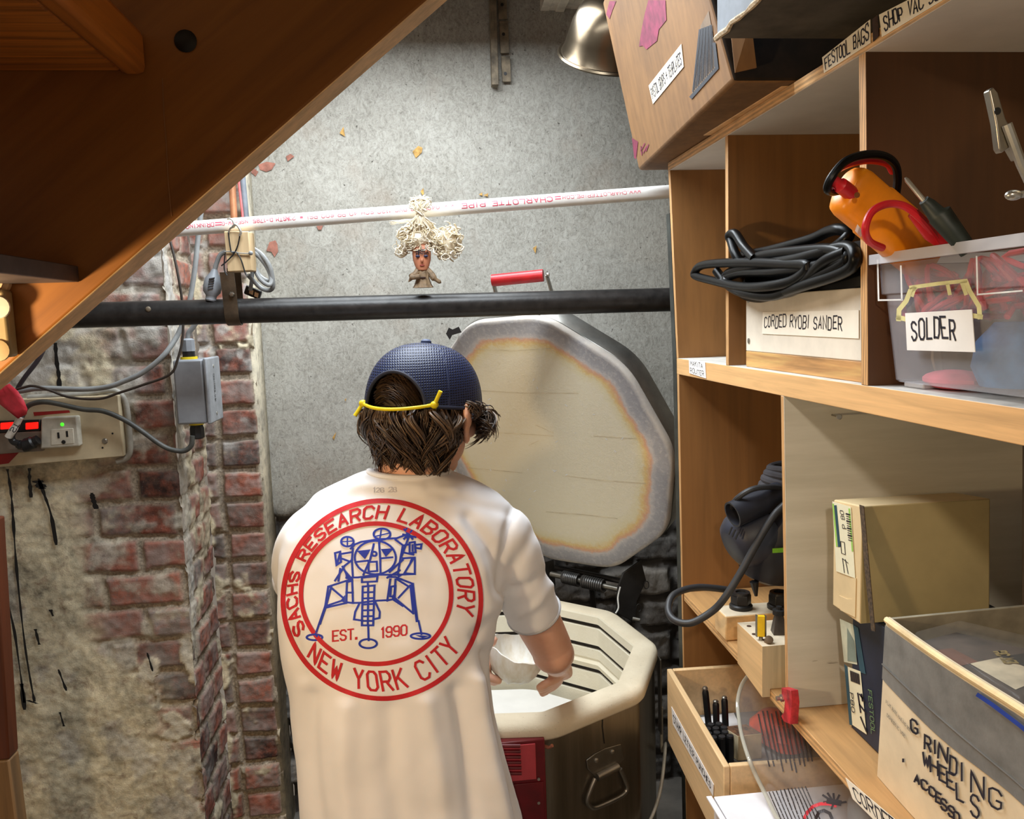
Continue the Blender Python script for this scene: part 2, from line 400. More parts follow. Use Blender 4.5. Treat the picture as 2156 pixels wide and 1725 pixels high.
brickface(g, (XA-wA, YA, 0), (1, 0, 0), (0, 0, 1), (0, -1, 0), wA, 2.62, .0052, .0925, .205, zA, XA, .5, .013, .011, maskA, .012, 1, at_)
def maskR(u, z):
    n = fbm(u*14, z*5, 41, 4)-.5
    wh = sstep(.10, .05, u+n*.09)*sstep(.72, .95, z+n*.3)*(.55+.45*sstep(-.1, .1, fbm(u*30, z*12, 47, 4)-.5))
    pl = np.maximum(wh, sstep(.0, .12, fbm(u*9, z*9, 43, 4)-.5-.04)*.8)
    return pl, wh
brickface(g, (XA, YA, 0), (0, 1, 0), (0, 0, 1), (1, 0, 0), YB-YA, 2.62, .0042, .0925, .15, zA, .04, .5, .018, .009, maskR, .008, 2, at_, .006)
def maskB(u, z):
    n = fbm(u*12, z*12, 51, 4)-.5
    return sstep(.14, .26, n+.22*sstep(.03, 0, u))*1., sstep(.04, .22, fbm(u*26, z*26, 53, 4)-.5)*sstep(.8, 1.5, z)*.75
brickface(g, (XA, YB, 0), (1, 0, 0), (0, 0, 1), (0, -1, 0), XB-XA, 2.62, .004, .0925, .122, zB, (XB-XA), 0, .014, .016, maskB, .008, 3, at_, .006)
g.box((XB-.02, YB+.012, 0), (XB, YC+.02, 2.62))
na = len(g.v)
at_ += [(0, .5, 1, .35)]*8
def tar(pts, w, seed):
    r = random.Random(seed); q = catmull([(x+r.uniform(-2, 2), y, 0) for x, y in pts], 5)
    n = len(q); L = []; R = []
    for i, a in enumerate(q):
        ww = w*(.5+r.random()*.9); c = P(a[0], a[1], Y=YA-.012); L.append(c+V3((-ww, 0, 0))); R.append(c+V3((ww, 0, 0)))
    g.add(L+R, [(i, i+1, n+i+1, n+i) for i in range(n-1)], 1)
for i, (pt, w) in enumerate([([(115, 722), (118, 760), (124, 790), (126, 818)], .0045), ([(17, 988), (22, 1040), (27, 1100), (36, 1200), (50, 1340), (62, 1420), (72, 1478)], .0032),
        ([(8, 1180), (14, 1260), (32, 1330), (42, 1400), (50, 1480)], .0028), ([(63, 986), (62, 1010), (66, 1048)], .004), ([(82, 1008), (96, 1045), (108, 1085), (120, 1148)], .004),
        ([(78, 1012), (84, 1022), (88, 1030)], .011), ([(192, 1038), (195, 1052), (203, 1072)], .006), ([(75, 1325), (84, 1358)], .004), ([(124, 1410), (138, 1455)], .003),
        ([(310, 1375), (322, 1414)], .0025), ([(45, 1440), (52, 1495)], .005), ([(58, 1475), (78, 1482)], .005), ([(126, 1500), (134, 1530)], .003), ([(107, 1284), (111, 1298)], .004)]): tar(pt, w, i)
build_wall(g, 'wall_left', [M_BRICK, M_TAR], at_)

# concrete back wall, bare dark stone below
def concrete():
    t = NT('poured concrete'); a = t.attr('bk'); s = t.n('SeparateColor'); t.l(a.outputs['Color'], s.inputs[0])
    n = t.noise((44, 44, 26), 6, .72, dist=2.2); n2 = t.noise(4, 4, .6); n3 = t.noise(85, 5, .65); n4 = t.noise(46, 6, .72, dist=3.5)
    c = t.ramp(n2, [(.3, (128, 124, 114)), (.5, (160, 157, 148)), (.72, (184, 182, 174))])
    c = t.mix(.62, c, t.mix(.5, t.ramp(n, [(.32, (78, 74, 66)), (.46, (150, 146, 136)), (.66, (200, 198, 190))]), t.ramp(n4, [(.36, (84, 80, 72)), (.52, (174, 171, 162))])))
    c = t.mix(t.ramp(n3, [(.28, (255, 255, 255)), (.35, (0, 0, 0))]), c, (66, 60, 54))
    c = t.mix(t.math('MULTIPLY', t.ramp(t.noise(2.3, 4, .65), [(.56, (0, 0, 0)), (.72, (255, 255, 255))]), .35), c, (150, 128, 108))
    st = t.ramp(t.math('ADD', t.math('MULTIPLY', n, .6), t.math('MULTIPLY', s.outputs[1], .4)), [(.25, (64, 61, 58)), (.5, (112, 107, 102)), (.75, (152, 146, 138))])
    c = t.mix(s.outputs[2], t.mix(s.outputs[0], (78, 74, 70), st), c)
    t.base(c); t.set(Roughness=.85, Specular_IOR_Level=.3)
    t.bump(t.math('ADD', t.math('MULTIPLY', n, .7), t.math('MULTIPLY', n3, .4)), .45, .006); return t.m
M_CONC = concrete()
g = G(); at_ = []
def maskC(u, z):
    n = fbm(u*7, z*7, 61, 4)-.5; return sstep(-.04, .04, z-1.02+n*.22), np.zeros_like(u)
brickface(g, (XB, YC, 0), (1, 0, 0), (0, 0, 1), (0, -1, 0), 1.7, 2.75, .009, .11, .26, 0, 0, .5, .02, .022, maskC, .03, 6, at_, .016, .0012)
M_CHIP = mat('bare red brick', (150, 100, 86), .9, var=.2, sc=40)
M_RUSTY = mat('ochre stain', (176, 138, 78), .9, var=.25, sc=60)
def chip(pts, mi):
    r = random.Random(int(pts[0][0])); q = [P(x+r.uniform(-2, 2), y+r.uniform(-2, 2), Y=YC-.0085) for x, y in pts]
    g.add(q, [tuple(range(len(q)))], mi)
for pts in [[(566, 510), (578, 507), (582, 512), (586, 530), (578, 540), (572, 532), (562, 528)], [(545, 345), (560, 340), (578, 345), (574, 358), (560, 362), (548, 356)], [(667, 474), (682, 472), (678, 484), (670, 485)],
            [(533, 352), (545, 362), (540, 372), (530, 364)], [(600, 330), (612, 322), (618, 330), (606, 338)]]: chip(pts, 1)
for pts in [[(867, 318), (880, 306), (890, 312), (888, 322), (874, 332)], [(715, 282), (722, 268), (726, 288)], [(884, 402), (890, 396), (894, 408), (888, 412)], [(1008, 408), (1016, 404), (1014, 414)], [(1018, 410), (1027, 406), (1026, 415)],
            [(1122, 522), (1128, 518), (1126, 532)], [(698, 920), (706, 908), (704, 926)], [(724, 842), (732, 840), (728, 846)]]: chip(pts, 2)
build_wall(g, 'wall_back', [M_CONC, M_CHIP, M_RUSTY], at_)
M_PLAIN = mat('painted masonry', (150, 140, 124), .9, var=.1, sc=8)
struct(G().box((.985, -1.6, 0), (1.1, 2.75, 2.75)).build('wall_right', M_PLAIN, smooth=False))
struct(G().box((-1.75, -1.6, -.05), (1.1, 2.75, 0)).build('floor', mat('grey concrete floor', (112, 106, 98), .8, var=.2, sc=5), smooth=False))
struct(G().box((-1.75, -1.6, 2.75), (1.1, 2.75, 2.8)).build('ceiling', mat('ceiling plaster', (120, 105, 88), .9, var=.15, sc=4), smooth=False))
# flaking white ceiling edge above the lamp
g = G(); r_ = random.Random(4)
zt = P(1200, 10, Y=YC-.03)[2]
for i in range(9):
    x0 = P(1140+i*16, 5, Y=YC-.03)[0]; g.box((x0, YC-.1, zt-.006+r_.uniform(-.006, .006)), (x0+.028, YC+.0, zt+.02+r_.uniform(0, .02)))
struct(g.build('trim_1', mat('flaking white paint', (214, 206, 190), .8, var=.1), bevel=.002))

# ------------------------------------------------------------------ staircase (overhead, upper left)
YS = .8
A0, A1 = P(0, 786, Y=YS), P(720, 158, Y=YS); dS = unit(A1-A0); upS = V3((-dS[2], 0, dS[0]))
tS = .047
M_STAIR = wood('varnished stair pine', (196, 118, 46), 1, .18, .42)
t = NT('varnished stringer'); ang = math.atan2(dS[2], dS[0])
mp = t.n('Mapping'); t.l(t.co, mp.inputs[0]); mp.inputs['Rotation'].default_value = (0, ang, 0)
f = t.noise((3, 50, 44), 5, .6, src=mp.outputs[0], dist=.5)
t.base(t.ramp(f, [(.25, (124, 74, 22)), (.5, (146, 90, 28)), (.75, (160, 102, 36))])); t.set(Roughness=.5); t.bump(f, .06, .001); M_STRG = t.m
M_STREDGE = wood('planed stringer edge', (214, 178, 130), 0, .12, .6)
stair = thing('staircase', 'brown varnished wooden staircase overhead at the upper left', 'stairs', A0-dS*.5)
a, b = A0-dS*.75, A1+dS*1.0
g = G()
p0, p1, p2, p3 = a, b, b+upS*.42, a+upS*.42
dy = V3((0, tS, 0)); g.hexa([p0, p1, p1+dy, p0+dy, p3, p2, p2+dy, p3+dy], [1, 0, 0, 0, 0, 0])
g.build('stringer', [M_STRG, M_STREDGE], stair, bevel=.003)
# the near stringer, beside the camera
dn = V3((0, -.88, 0)); g = G(); g.hexa([p0+dn, p1+dn, p1+dy+dn, p0+dy+dn, p3+dn, p2+dn, p2+dy+dn, p3+dy+dn], [1, 0, 0, 0, 0, 0])
g.build('stringer', [M_STRG, M_STREDGE], stair, bevel=.003)
T1 = P(310, 150, Y=YS); T2 = P(160, 585, Y=YS)
def tread(x, z, w=.27, th=.034):
    return G().box((x-w, -.036, z), (x, YS, z+th))
M_TREAD = wood('ridged tread pine', (204, 124, 48), 0, .3, .5, 1.6)
tg = tread(T1[0]-.022, T1[2]); tg.build('tread', M_TREAD, stair, bevel=.003)
G().box((T1[0]-.0215, -.036, T1[2]-.004), (T1[0], YS, T1[2]+.034)).build('nosing', M_STAIR, stair, bevel=.006)
z2 = T2[2]; tread(T2[0]-.125, z2+.0005, .27, .03).build('tread', M_STAIR, stair, bevel=.003)
M_ANGLE = mat('dull steel angle', (84, 74, 74), .6, .5, var=.15, sc=30)
G().box((T2[0]-.14, -.036, z2-.004), (T2[0]+.0, YS-.0005, z2)).box((T2[0], -.036, z2-.004), (T2[0]+.003, YS-.0005, z2+.0105)).build('steel_angle', M_ANGLE, stair, bevel=.0008)
h = P(391, 87, Y=YS); G().lathe([(.0092, .0), (.0100, .003), (.008, .005), (.003, .006)], h+V3((0, .002, 0)), (0, -1, 0), 20).build('bolt_head', mat('black bolt', (34, 30, 26), .5, .3), stair)
# glue line scratch on the stringer
g = G(); ink2d(g, [[(342, 165), (345, 240), (350, 300), (354, 380), (361, 455)]], lambda u, v: P(u, v, Y=YS-.0005), 2.2, 0, 18); g.build('glue_line', mat('dried glue', (150, 104, 62), .6), stair, smooth=False)

# cream wall plate at the left edge, screwed to the stringer
wp = thing('cream_wall_plate', 'cream metal plate with white plugs on the lower stringer at left edge', 'plate', P(-10, 755, Y=YS-.02))
c0, c1 = P(-60, 755, Y=YS-.012), P(14, 610, Y=YS-.012)
G().box((c0[0], YS-.016, c0[2]), (c1[0], YS-.0005, c1[2])).build('plate', mat('cream enamel', (150, 132, 96), .5), wp, bevel=.003)
for i, yy in enumerate((647, 738)):
    G().lathe([(.010, 0), (.0095, .0015), (.006, .002)], P(-2, yy, Y=YS-.016), (0, -1, 0), 18).build('plug_button', mat('white button', (190, 186, 176), .4) if not i else mat('cream enamel', (214, 196, 150)), wp)
pb = thing('pipe_stub', 'pale round fitting above the cream plate at the left edge', 'fitting', P(-6, 594, Y=YS-.02))
G().lathe([(.012, 0), (.012, .006), (.009, .008), (.009, .011), (.004, .012)], P(-4, 594, Y=YS), (0, -1, 0), 20).build('fitting_body', mat('pale fitting', (206, 176, 140), .4), pb)

# varnished post bottom left
po = thing('wooden_post', 'thin varnished wooden post against the plaster wall at bottom left', 'post', P(20, 1725, Y=1.6))
q = [P(-30, 1090, Y=1.62), P(2, 1090, Y=1.62), P(40, 1600, Y=1.62)]
x0 = q[0][0]
g = G(); xa, xb = P(2, 1110, Y=1.62)[0], P(48, 1740, Y=1.62)[0]
zl = P(20, 1590, Y=1.62)[2]
g.hexa([(xb-.075, 1.6, 0), (xb+.012, 1.6, 0), (xb+.012, 1.64, 0), (xb-.075, 1.64, 0), (xb-.07, 1.6, zl), (xb-.002, 1.6, zl), (xb-.002, 1.64, zl), (xb-.07, 1.64, zl)], 1)
zt2 = P(0, 1090, Y=1.62)[2]
g.hexa([(xb-.07, 1.6, zl), (xb-.002, 1.6, zl), (xb-.002, 1.64, zl), (xb-.07, 1.64, zl), (xa-.07, 1.6, zt2), (xa, 1.6, zt2), (xa, 1.64, zt2), (xa-.07, 1.64, zt2)], 0)
g.build('post', [wood('red brown varnish', (88, 42, 20), 2, .15, .4), wood('bare worn timber', (120, 90, 56), 2, .15, .7)], po, bevel=.004)
# ------------------------------------------------------------------ pipes
YP = 1.95
def L(px, Y=YP): return [P(x, y, Y=(Y[i] if hasattr(Y, '__len__') else Y)) for i, (x, y) in enumerate(px)]
ip = thing('iron_pipe', 'thick black iron pipe running across in front of the kiln lid', 'pipe', P(800, 650, Y=YP))
pa, pb_ = P(100, 666, Y=YP), P(1450, 630, Y=YP); pb_ = pa+(pb_-pa)*((.984-pa[0])/(pb_[0]-pa[0])); pa = pa+(pa-pb_)*.25
rI = .0283
g = G(); g.tube([pa+(pb_-pa)*i/40 for i in range(41)], rI, 32); g.build('pipe_body', IRON, ip)
G().ball(P(312, 651, Y=YP-rI), (.006, .003, .006)).build('weld_spot', RUST, ip)
pv = thing('plastic_pipe', 'white plastic pipe with red printing hung above the iron pipe', 'pipe', P(900, 445, Y=YP))
va, vb = P(300, 489, Y=YP), P(1460, 400, Y=YP); vb = va+(vb-va)*((.984-va[0])/(vb[0]-va[0])); va = va-(vb-va)*.4; rV = .0160; ax = unit(vb-va); LV = np.linalg.norm(vb-va)
G().tube([va, va+(vb-va)*.5, vb], rV, 32).build('pipe_body', mat('white pvc', (240, 238, 234), .3, var=.02), pv)
up_ = unit(np.cross(np.cross(ax, V3((0, 1, 0))), ax)*0+V3((0, 0, 1))-ax*ax[2]); fr = unit(np.cross(up_, ax)); fr = fr if fr[1] < 0 else -fr
def cyl(u, v):  # u metres from the right end towards the left; v metres around, positive downwards (the print is upside down)
    a = (v)/rV; return vb-ax*u+(fr*math.cos(a)-up_*math.sin(a))*(rV+.0004)
def upix(x): # distance along the pipe of a pixel column
    best = min((abs(PJ(vb-ax*u)[0]-x), u) for u in np.linspace(0, LV, 1400)); return best[1]
g = G()
def pipetext(txt, xr, xl, h, w, v0=-.0075):
    pls, wid = strokes(txt, .25, 1.6, int(xr)); a, b = upix(xr), upix(xl)
    ink2d(g, [[(a+x/wid*(b-a), v0+y/6*h) for x, y in pl] for pl in pls], cyl, w, 0, .004)
for args in [('WWW.CHARLOTTEPIPE.COM', 1345, 1182, .0075, .0011), ('CHARLOTTE PIPE', 1160, 972, .0105, .0020), ('-X-X-', 962, 930, .005, .0011), ('0400', 924, 892, .0085, .0011),
             ('2 PVC 1120 SCH 40 PR 600 PSI * 23C', 872, 600, .0080, .0011), ('ASTM D-1785', 612, 536, .0080, .0014), ('NSF-PW-G', 524, 472, .0075, .0012), ('DRINKING', 454, 396, .0085, .0014)]: pipetext(*args)
for x in (1172, 463):
    u = upix(x); ink2d(g, [[(u-.004, -.004), (u+.004, -.004)]], cyl, .008)
g.build('red_print', mat('red pipe print', (212, 78, 102), .5), pv, smooth=False)

# wooden spacer block, strap clamp, ties
wb = thing('wooden_block', 'small pale wooden block tied under the white pipe with wire', 'block', P(500, 530, Y=1.92))
q = [P(479, 573, Y=1.905), P(529, 570, Y=1.905), P(523, 487, Y=1.905), P(471, 487, Y=1.905)]; d = V3((.004, .042, 0))
G().prism(q, d).build('block', wood('pale spruce', (206, 178, 136), 2, .1, .7), wb, bevel=.002)
tie = thing('wire_tie', 'twisted silver and black wire tied round white pipe and wooden block', 'wire', P(497, 480, Y=1.9))
g = G()
g.tube(catmull(L([(478, 461), (488, 462), (494, 476), (485, 481), (481, 492)], 1.9), 6), .0022, 8)
g.tube(catmull(L([(489, 478), (497, 473), (504, 481), (507, 490), (504, 497)], 1.895), 6), .0028, 8)
g.build('silver_wire', ZINC, tie)
g = G()
for pts in [[(481, 490), (483, 508), (487, 530), (493, 532)], [(505, 496), (501, 516), (494, 532), (480, 548), (466, 560)], [(499, 532), (508, 548), (516, 574), (519, 580)], [(474, 535), (472, 555), (473, 570), (478, 580)]]:
    g.tube(catmull(L(pts, 1.899), 5), .0016, 6)
g.build('black_wire', BLACK, tie)
g = G(); g.tube(catmull(L([(473, 530), (492, 530), (505, 533), (526, 534)], 1.9), 5), .0024, 6, flat=.5); g.ball(P(528, 533, Y=1.9), .005)
g.build('grey_zip_tie', GREYCORD, tie)
sc = thing('strap_clamp', 'brown steel strap clamp bolted around the black iron pipe', 'clamp', P(500, 640, Y=1.92))
M_STRAP = mat('bronzed steel strap', (92, 80, 66), .42, .6, var=.2, sc=30)
pc = P(497, 656, Y=YP); tz = [(YP-rI-.012, P(492, 572, Y=YP-.04)[2]), (YP-rI-.008, pc[2]+.05)]
prof = [(YP-rI-.014, P(492, 573, Y=YP-.04)[2]), (YP-rI-.010, pc[2]+.052), (YP-rI-.004, pc[2]+.016)]
for k in range(9):
    a = math.radians(170+k*20); prof.append((YP+(rI+.0025)*math.cos(a), pc[2]+(rI+.0025)*math.sin(a)))
prof += [(YP+.030, pc[2]+.02), (YP+.026, pc[2]+.10)]
wS = .0155; xc = pc[0]
g = G(); rings = []
for k, (y, z) in enumerate(prof):
    xo = xc-.004+ (0 if k else -.001)
    a = V3((xo-wS, y, z)); b = V3((xo+wS, y, z)); p_ = V3(prof[max(k-1, 0)]); n_ = V3(prof[min(k+1, len(prof)-1)]); tg = unit(n_-p_); nn = V3((0, -tg[1], tg[0]))*.0013
    rings.append([a+nn, b+nn, b-nn, a-nn])
g.loft(rings); g.build('strap', M_STRAP, sc, ang=50)
bq = P(488, 620, Y=YP-rI-.011); G().lathe([(.0062, -.004), (.0062, .003), (.0045, .005), (.002, .0055)], bq, (0, -1, 0), 6).build('bolt', STEEL, sc)
# grey cord with moulded plug, coiled beside the block
gc = thing('grey_extension_cord', 'coiled grey extension cord with plug hanging beside the wooden block', 'cord', P(540, 580, Y=1.97))
g = G()
g.tube(catmull(L([(476, 530), (464, 537), (457, 552), (452, 569)], 1.94), 6), .0052, 10)
for k, pts in enumerate([[(526, 528), (545, 540), (562, 562), (571, 585), (567, 600), (550, 590), (536, 566), (527, 540)], [(522, 579), (536, 594), (552, 608), (569, 611), (575, 598), (568, 562), (551, 536), (530, 522)],
                       [(524, 535), (534, 560), (548, 582), (566, 592), (573, 583), (566, 560), (550, 538), (532, 528)]]):
    g.tube(catmull(L(pts, [1.955+.012*k+.012*math.sin(i) for i in range(8)]), 6), .0052, 10)
g.tube(catmull(L([(530, 545), (531, 580), (527, 612)], 1.99), 6), .0045, 10)
g.build('cord', GREYCORD, gc)
ax_ = unit(P(448, 600, Y=1.94)-P(452, 568, Y=1.94))
g = G(); o_ = P(452, 567, Y=1.94)
g.lathe([(.0055, 0), (.010, .010), (.018, .022), (.0205, .040), (.019, .052), (.0125, .060), (.0115, .066), (.0125, .069), (.0112, .072)], o_, ax_, 20)
for k in range(5):
    c = o_+ax_*(.022+k*.0058); g.obox(c+V3((.001, -.0195, 0)), V3((.006, 0, .001)), V3((0, .002, 0)), ax_*.0013, 1)
g.build('plug', [GREYPVC, DGREY], gc)
bp = thing('black_plug', 'small black plug with two bright prongs behind the strap clamp', 'plug', P(530, 616, Y=2.0))
c = P(533, 616, Y=2.0); G().obox(c, V3((.017, 0, -.008)), V3((0, .008, 0)), V3((.004, 0, .010)), 0).build('plug_body', BLACK, bp, bevel=.003)
for px in ((529, 615), (540, 621)): G().obox(P(*px, Y=1.99), V3((.0042, 0, -.002)), V3((0, .001, 0)), V3((.001, 0, .005))).build('prong', ZINC, bp)

# vertical runs on the brick behind
def run(name, label, cat, px, Y, r, m, n=12, part=None):
    o = G().tube(catmull(L(px, Y), 6), r, n).build(name, m); return tag(o, label, cat)
run('copper_pipe', 'copper pipe running down the brick pier above the white pipe', 'pipe', [(487, 330), (489, 392), (493, 462), (497, 560)], 2.42, .0095, mat('copper', (186, 128, 92), .45, .35, var=.12))
run('red_wire', 'thin pink red wire beside the copper pipe on the pier', 'wire', [(499, 330), (503, 385), (508, 430), (511, 462), (514, 560)], 2.43, .0034, mat('pink wire', (224, 110, 110), .5))
run('grey_conduit', 'grey conduit down the corner between brick pier and concrete wall', 'pipe', [(506, 320), (511, 380), (518, 460), (525, 560)], 2.45, .0088, mat('dull grey conduit', (120, 126, 134), .5))
run('grey_cable', 'thick grey cable dropping behind the iron pipe and bending to the power strip', 'cable', [(424, 440), (417, 500), (411, 560), (401, 625), (388, 672), (371, 711), (342, 751), (300, 785), (261, 803), (226, 815), (174, 820), (87, 818), (42, 824), (-20, 834)],
    [2.16, 2.16, 2.16, 2.16, 2.15, 2.14, 2.12, 2.12, 2.12, 2.12, 2.12, 2.12, 2.12, 2.12], .0064, GREYCORD)
run('thin_black_wire', 'thin dark wire looping from the iron pipe down to the power strip', 'wire', [(352, 490), (360, 514), (371, 560), (383, 632), (385, 705), (374, 757), (357, 789), (300, 811), (252, 827), (209, 840), (148, 837), (104, 822), (70, 813), (43, 818), (-15, 834)], 2.10, .0032, mat('brown black wire', (58, 50, 44), .5))
run('black_power_cord', 'heavy dark cord from the grey switch box to the power strip', 'cord', [(405, 918), (403, 937), (392, 948), (377, 950), (355, 945), (333, 933), (300, 909), (261, 884), (217, 866), (174, 862), (108, 848), (78, 848), (57, 857), (46, 878)], 2.10, .0062, mat('dusty black cord', (66, 66, 62), .55, var=.2))
run('hanging_cable', 'dark cable hanging from behind the stair stringer at left', 'cable', [(100, 715), (85, 750), (70, 772), (52, 795), (36, 822), (28, 860)], 2.12, .0055, mat('black purple cord', (48, 40, 46), .5))
run('grey_cable_duct', 'pale grey cable bent around the right end of the cream panel', 'cable', [(60, 838), (120, 834), (180, 830), (235, 822), (255, 832), (266, 856), (271, 900), (274, 945), (267, 964), (246, 972)], 2.168, .0075, mat('grey duct', (150, 146, 136), .5))

# grey junction box on the corner
jb = thing('junction_box', 'grey plastic switch box with conduit fittings at the brick corner', 'box', P(410, 893, Y=2.2))
z0, z1 = P(400, 892, Y=2.12)[2], P(400, 757, Y=2.12)[2]
xb0, xb1 = P(368, 830, Y=2.1)[0], P(431, 830, Y=2.1)[0]
yb1 = 2.225
g = G(); g.box((xb0, 2.10, z0), (xb1, yb1, z1)); g.build('box_body', GREYPVC, jb, bevel=.005)
g = G(); g.box((xb1+.001, 2.098, z0-.002), (xb1+.011, yb1+.003, z1+.003)); g.build('cover', mat('grey cover', (150, 154, 160), .45), jb, bevel=.004)
for zz in (z0+.02, z1-.02): G().lathe([(.004, 0), (.004, .0015)], (xb1+.011, 2.16, zz), (1, 0, 0), 12).build('cover_screw', ZINC, jb)
q = [V3((xb1+.0112, 2.152, z0+.05)), V3((xb1+.0112, 2.152, z1-.03)), V3((xb1+.0112, 2.130, z1-.03)), V3((xb1+.0112, 2.130, z0+.05))]
q = [q[0]+V3((0, .03, 0)), q[1]+V3((0, .03, 0)), q[2]+V3((0, .03, 0)), q[3]+V3((0, .03, 0))]
q = [V3((xb1+.0112, 2.145, z1-.04)), V3((xb1+.0112, 2.145, z0+.05)), V3((xb1+.0112, 2.165, z0+.05)), V3((xb1+.0112, 2.165, z1-.04))]
g = G(); write(g, q, 'CONTROLINK', (.0, .2, 1, .8), .0016, 0, .2, .0002); g.build('lettering', DGREY, jb, smooth=False)
YEL = mat('yellow ring', (222, 196, 30), .5)
xm = P(397, 740, Y=2.14)[0]
g = G(); g.lathe([(.0165, .020), (.0165, .048), (.011, .052)], (xm, 2.14, z1), (0, 0, 1), 8); g.build('top_fitting', GREYPVC, jb)
g = G(); g.lathe([(.015, .006), (.015, .02)], (xm, 2.14, z1), (0, 0, 1), 20); g.build('neck', BLACK, jb)
G().lathe([(.0205, 0), (.0205, .006)], (xm, 2.14, z1), (0, 0, 1), 24).build('seal_ring', YEL, jb)
G().lathe([(.0175, -.006), (.0175, 0)], (xm+.006, 2.14, z0), (0, 0, 1), 24).build('seal_ring', YEL, jb)
G().lathe([(.013, -.042), (.018, -.038), (.018, -.016), (.015, -.006)], (xm+.006, 2.14, z0), (0, 0, 1), 8).build('bottom_nut', BLACK, jb)
run('conduit_stub', 'short curved grey cable entering the top of the switch box', 'cable', [(420, 640), (416, 672), (406, 690), (397, 702), (395, 722)], 2.15, .0062, GREYCORD)

# power strip panel
ps = thing('power_strip_panel', 'cream painted board with outlet and red switches on the plaster wall', 'power strip', P(130, 970, Y=2.16))
yF = 2.150
M_CREAM = mat('dirty cream paint', (196, 180, 148), .6, var=.08, sc=14)
q = [P(-70, 990, Y=yF), P(261, 961, Y=yF), P(250, 832, Y=yF), P(-70, 846, Y=yF)]
G().prism(q, (0, .038, 0)).build('board', M_CREAM, ps, bevel=.003)
for pts in [[(-5, 957), (40, 953), (18, 976), (-5, 979)], [(70, 868), (145, 864), (148, 869), (72, 876)]]:
    g = G(); g.add([P(x, y, Y=yF-.0006) for x, y in pts], [(0, 1, 2, 3)]); g.build('red_paint', mat('dark red paint', (150, 22, 20), .6), ps, smooth=False)
def pbox(px, y0, y1, name, m, par, bev=.002):
    a = [P(x, y, Y=y0) for x, y in px]; return G().prism(a, (0, y1-y0, 0)).build(name, m, par, bevel=bev)
M_IVORY = mat('ivory outlet plastic', (190, 186, 172), .4)
out = pbox([(84, 946), (168, 940), (162, 876), (86, 880)], yF-.022, yF, 'outlet', M_IVORY, ps, .004)
pbox([(107, 938), (156, 934), (154, 902), (107, 905)], yF-.0235, yF-.021, 'outlet_face', mat('ivory face', (198, 192, 176), .4), out, .001)
def slot(cx, cy, w, h):
    p_ = P(cx, cy, Y=yF-.024); s_ = 2.13/FPX; return G().box((p_[0]-w*s_/2, yF-.0242, p_[2]-h*s_/2), (p_[0]+w*s_/2, yF-.0232, p_[2]+h*s_/2))
for a in ((123, 917, 4, 12), (141, 914, 4, 12)): slot(*a).build('slot', BLACK, out, smooth=False)
G().lathe([(.005, 0), (.005, .001)], P(134, 931, Y=yF-.0233), (0, -1, 0), 12).build('ground_hole', BLACK, out)
def emis(name, c, s):
    t = NT(name); t.base(c); t.set(Roughness=.3); t.b.inputs['Emission Color'].default_value = (*lin(c), 1); t.b.inputs['Emission Strength'].default_value = s; return t.m
G().ball(P(131, 894, Y=yF-.022), (.0045, .002, .0045)).build('green_led', emis('green led', (70, 240, 40), 1.6), out)
pbox([(-30, 913), (85, 907), (84, 884), (-30, 888)], yF-.012, yF, 'switch_strip', BLACK, ps)
for x0, x1 in ((0, 28), (53, 80)):
    pbox([(x0, 905), (x1, 903), (x1, 889), (x0, 891)], yF-.016, yF-.012, 'lit_switch', emis('red lit switch', (250, 24, 14), 1.3), ps)
pbox([(-30, 958), (90, 950), (88, 908), (-30, 914)], yF-.012, yF, 'lower_strip', mat('grey strip', (128, 116, 104), .5), ps)
G().lathe([(.007, 0), (.007, .002), (.005, .0035)], P(221, 929, Y=yF), (0, -1, 0), 16).build('screw', STEEL, ps)
for a in ((237, 913), (216, 943)): G().lathe([(.0025, 0), (.0025, .0005)], P(*a, Y=yF), (0, -1, 0), 10).build('screw_hole', BLACK, ps)
pl = thing('black_moulded_plug', 'black moulded plug pushed into the strip under the red tag', 'plug', P(60, 935, Y=2.12))
g = G(); g.tube(catmull(L([(80, 926), (66, 933), (52, 938), (36, 936)], 2.118), 5), [.012]*4+[.016]*4+[.017]*3+[.012]*3+[.009]*2, 12); g.build('plug_body', BLACK, pl)
g = G(); g.tube(catmull(L([(40, 934), (28, 930), (24, 918), (30, 905)], 2.11), 5), .008, 10); g.build('cord', BLACK, pl)
wr = tag(G().tube(catmull(L([(18, 920), (30, 902), (43, 878)], 2.095), 6), [.012]*7+[.0105]*6, 14, flat=.7).build('white_cord_wrap', mat('white tape', (206, 200, 190), .5)), 'white tape wrap with handwriting round the cord under the red tag', 'tape')
g = G(); qq = [P(15, 912, Y=2.078), P(34, 885, Y=2.078), P(46, 890, Y=2.078), P(28, 918, Y=2.078)]; write(g, qq, 'ST', (.2, .1, .8, .9), .002, 0, .5); g.build('lettering', INK, wr, smooth=False)
tg_ = G(); 
rows = [[(-8, 822), (20, 808)], [(-12, 838), (38, 824)], [(-2, 850), (50, 842)], [(18, 866), (58, 862)], [(38, 882), (56, 872)]]
v = []
for k, (a, b) in enumerate(rows):
    for m in range(5): 
        u = m/4; x = a[0]*(1-u)+b[0]*u; y = a[1]*(1-u)+b[1]*u; v.append(P(x, y, Y=2.075+.008*math.sin(k*1.3+u*2)))
tg_.add(v, [(k*5+m, k*5+m+1, k*5+m+6, k*5+m+5) for k in range(4) for m in range(4)])
o = tg_.build('red_tape_flag', mat('red tape', (206, 52, 66), .5)); o.modifiers.new('thick', 'SOLIDIFY').thickness = .0008; tag(o, 'folded red tape flag on the cord above the red switches', 'tag')

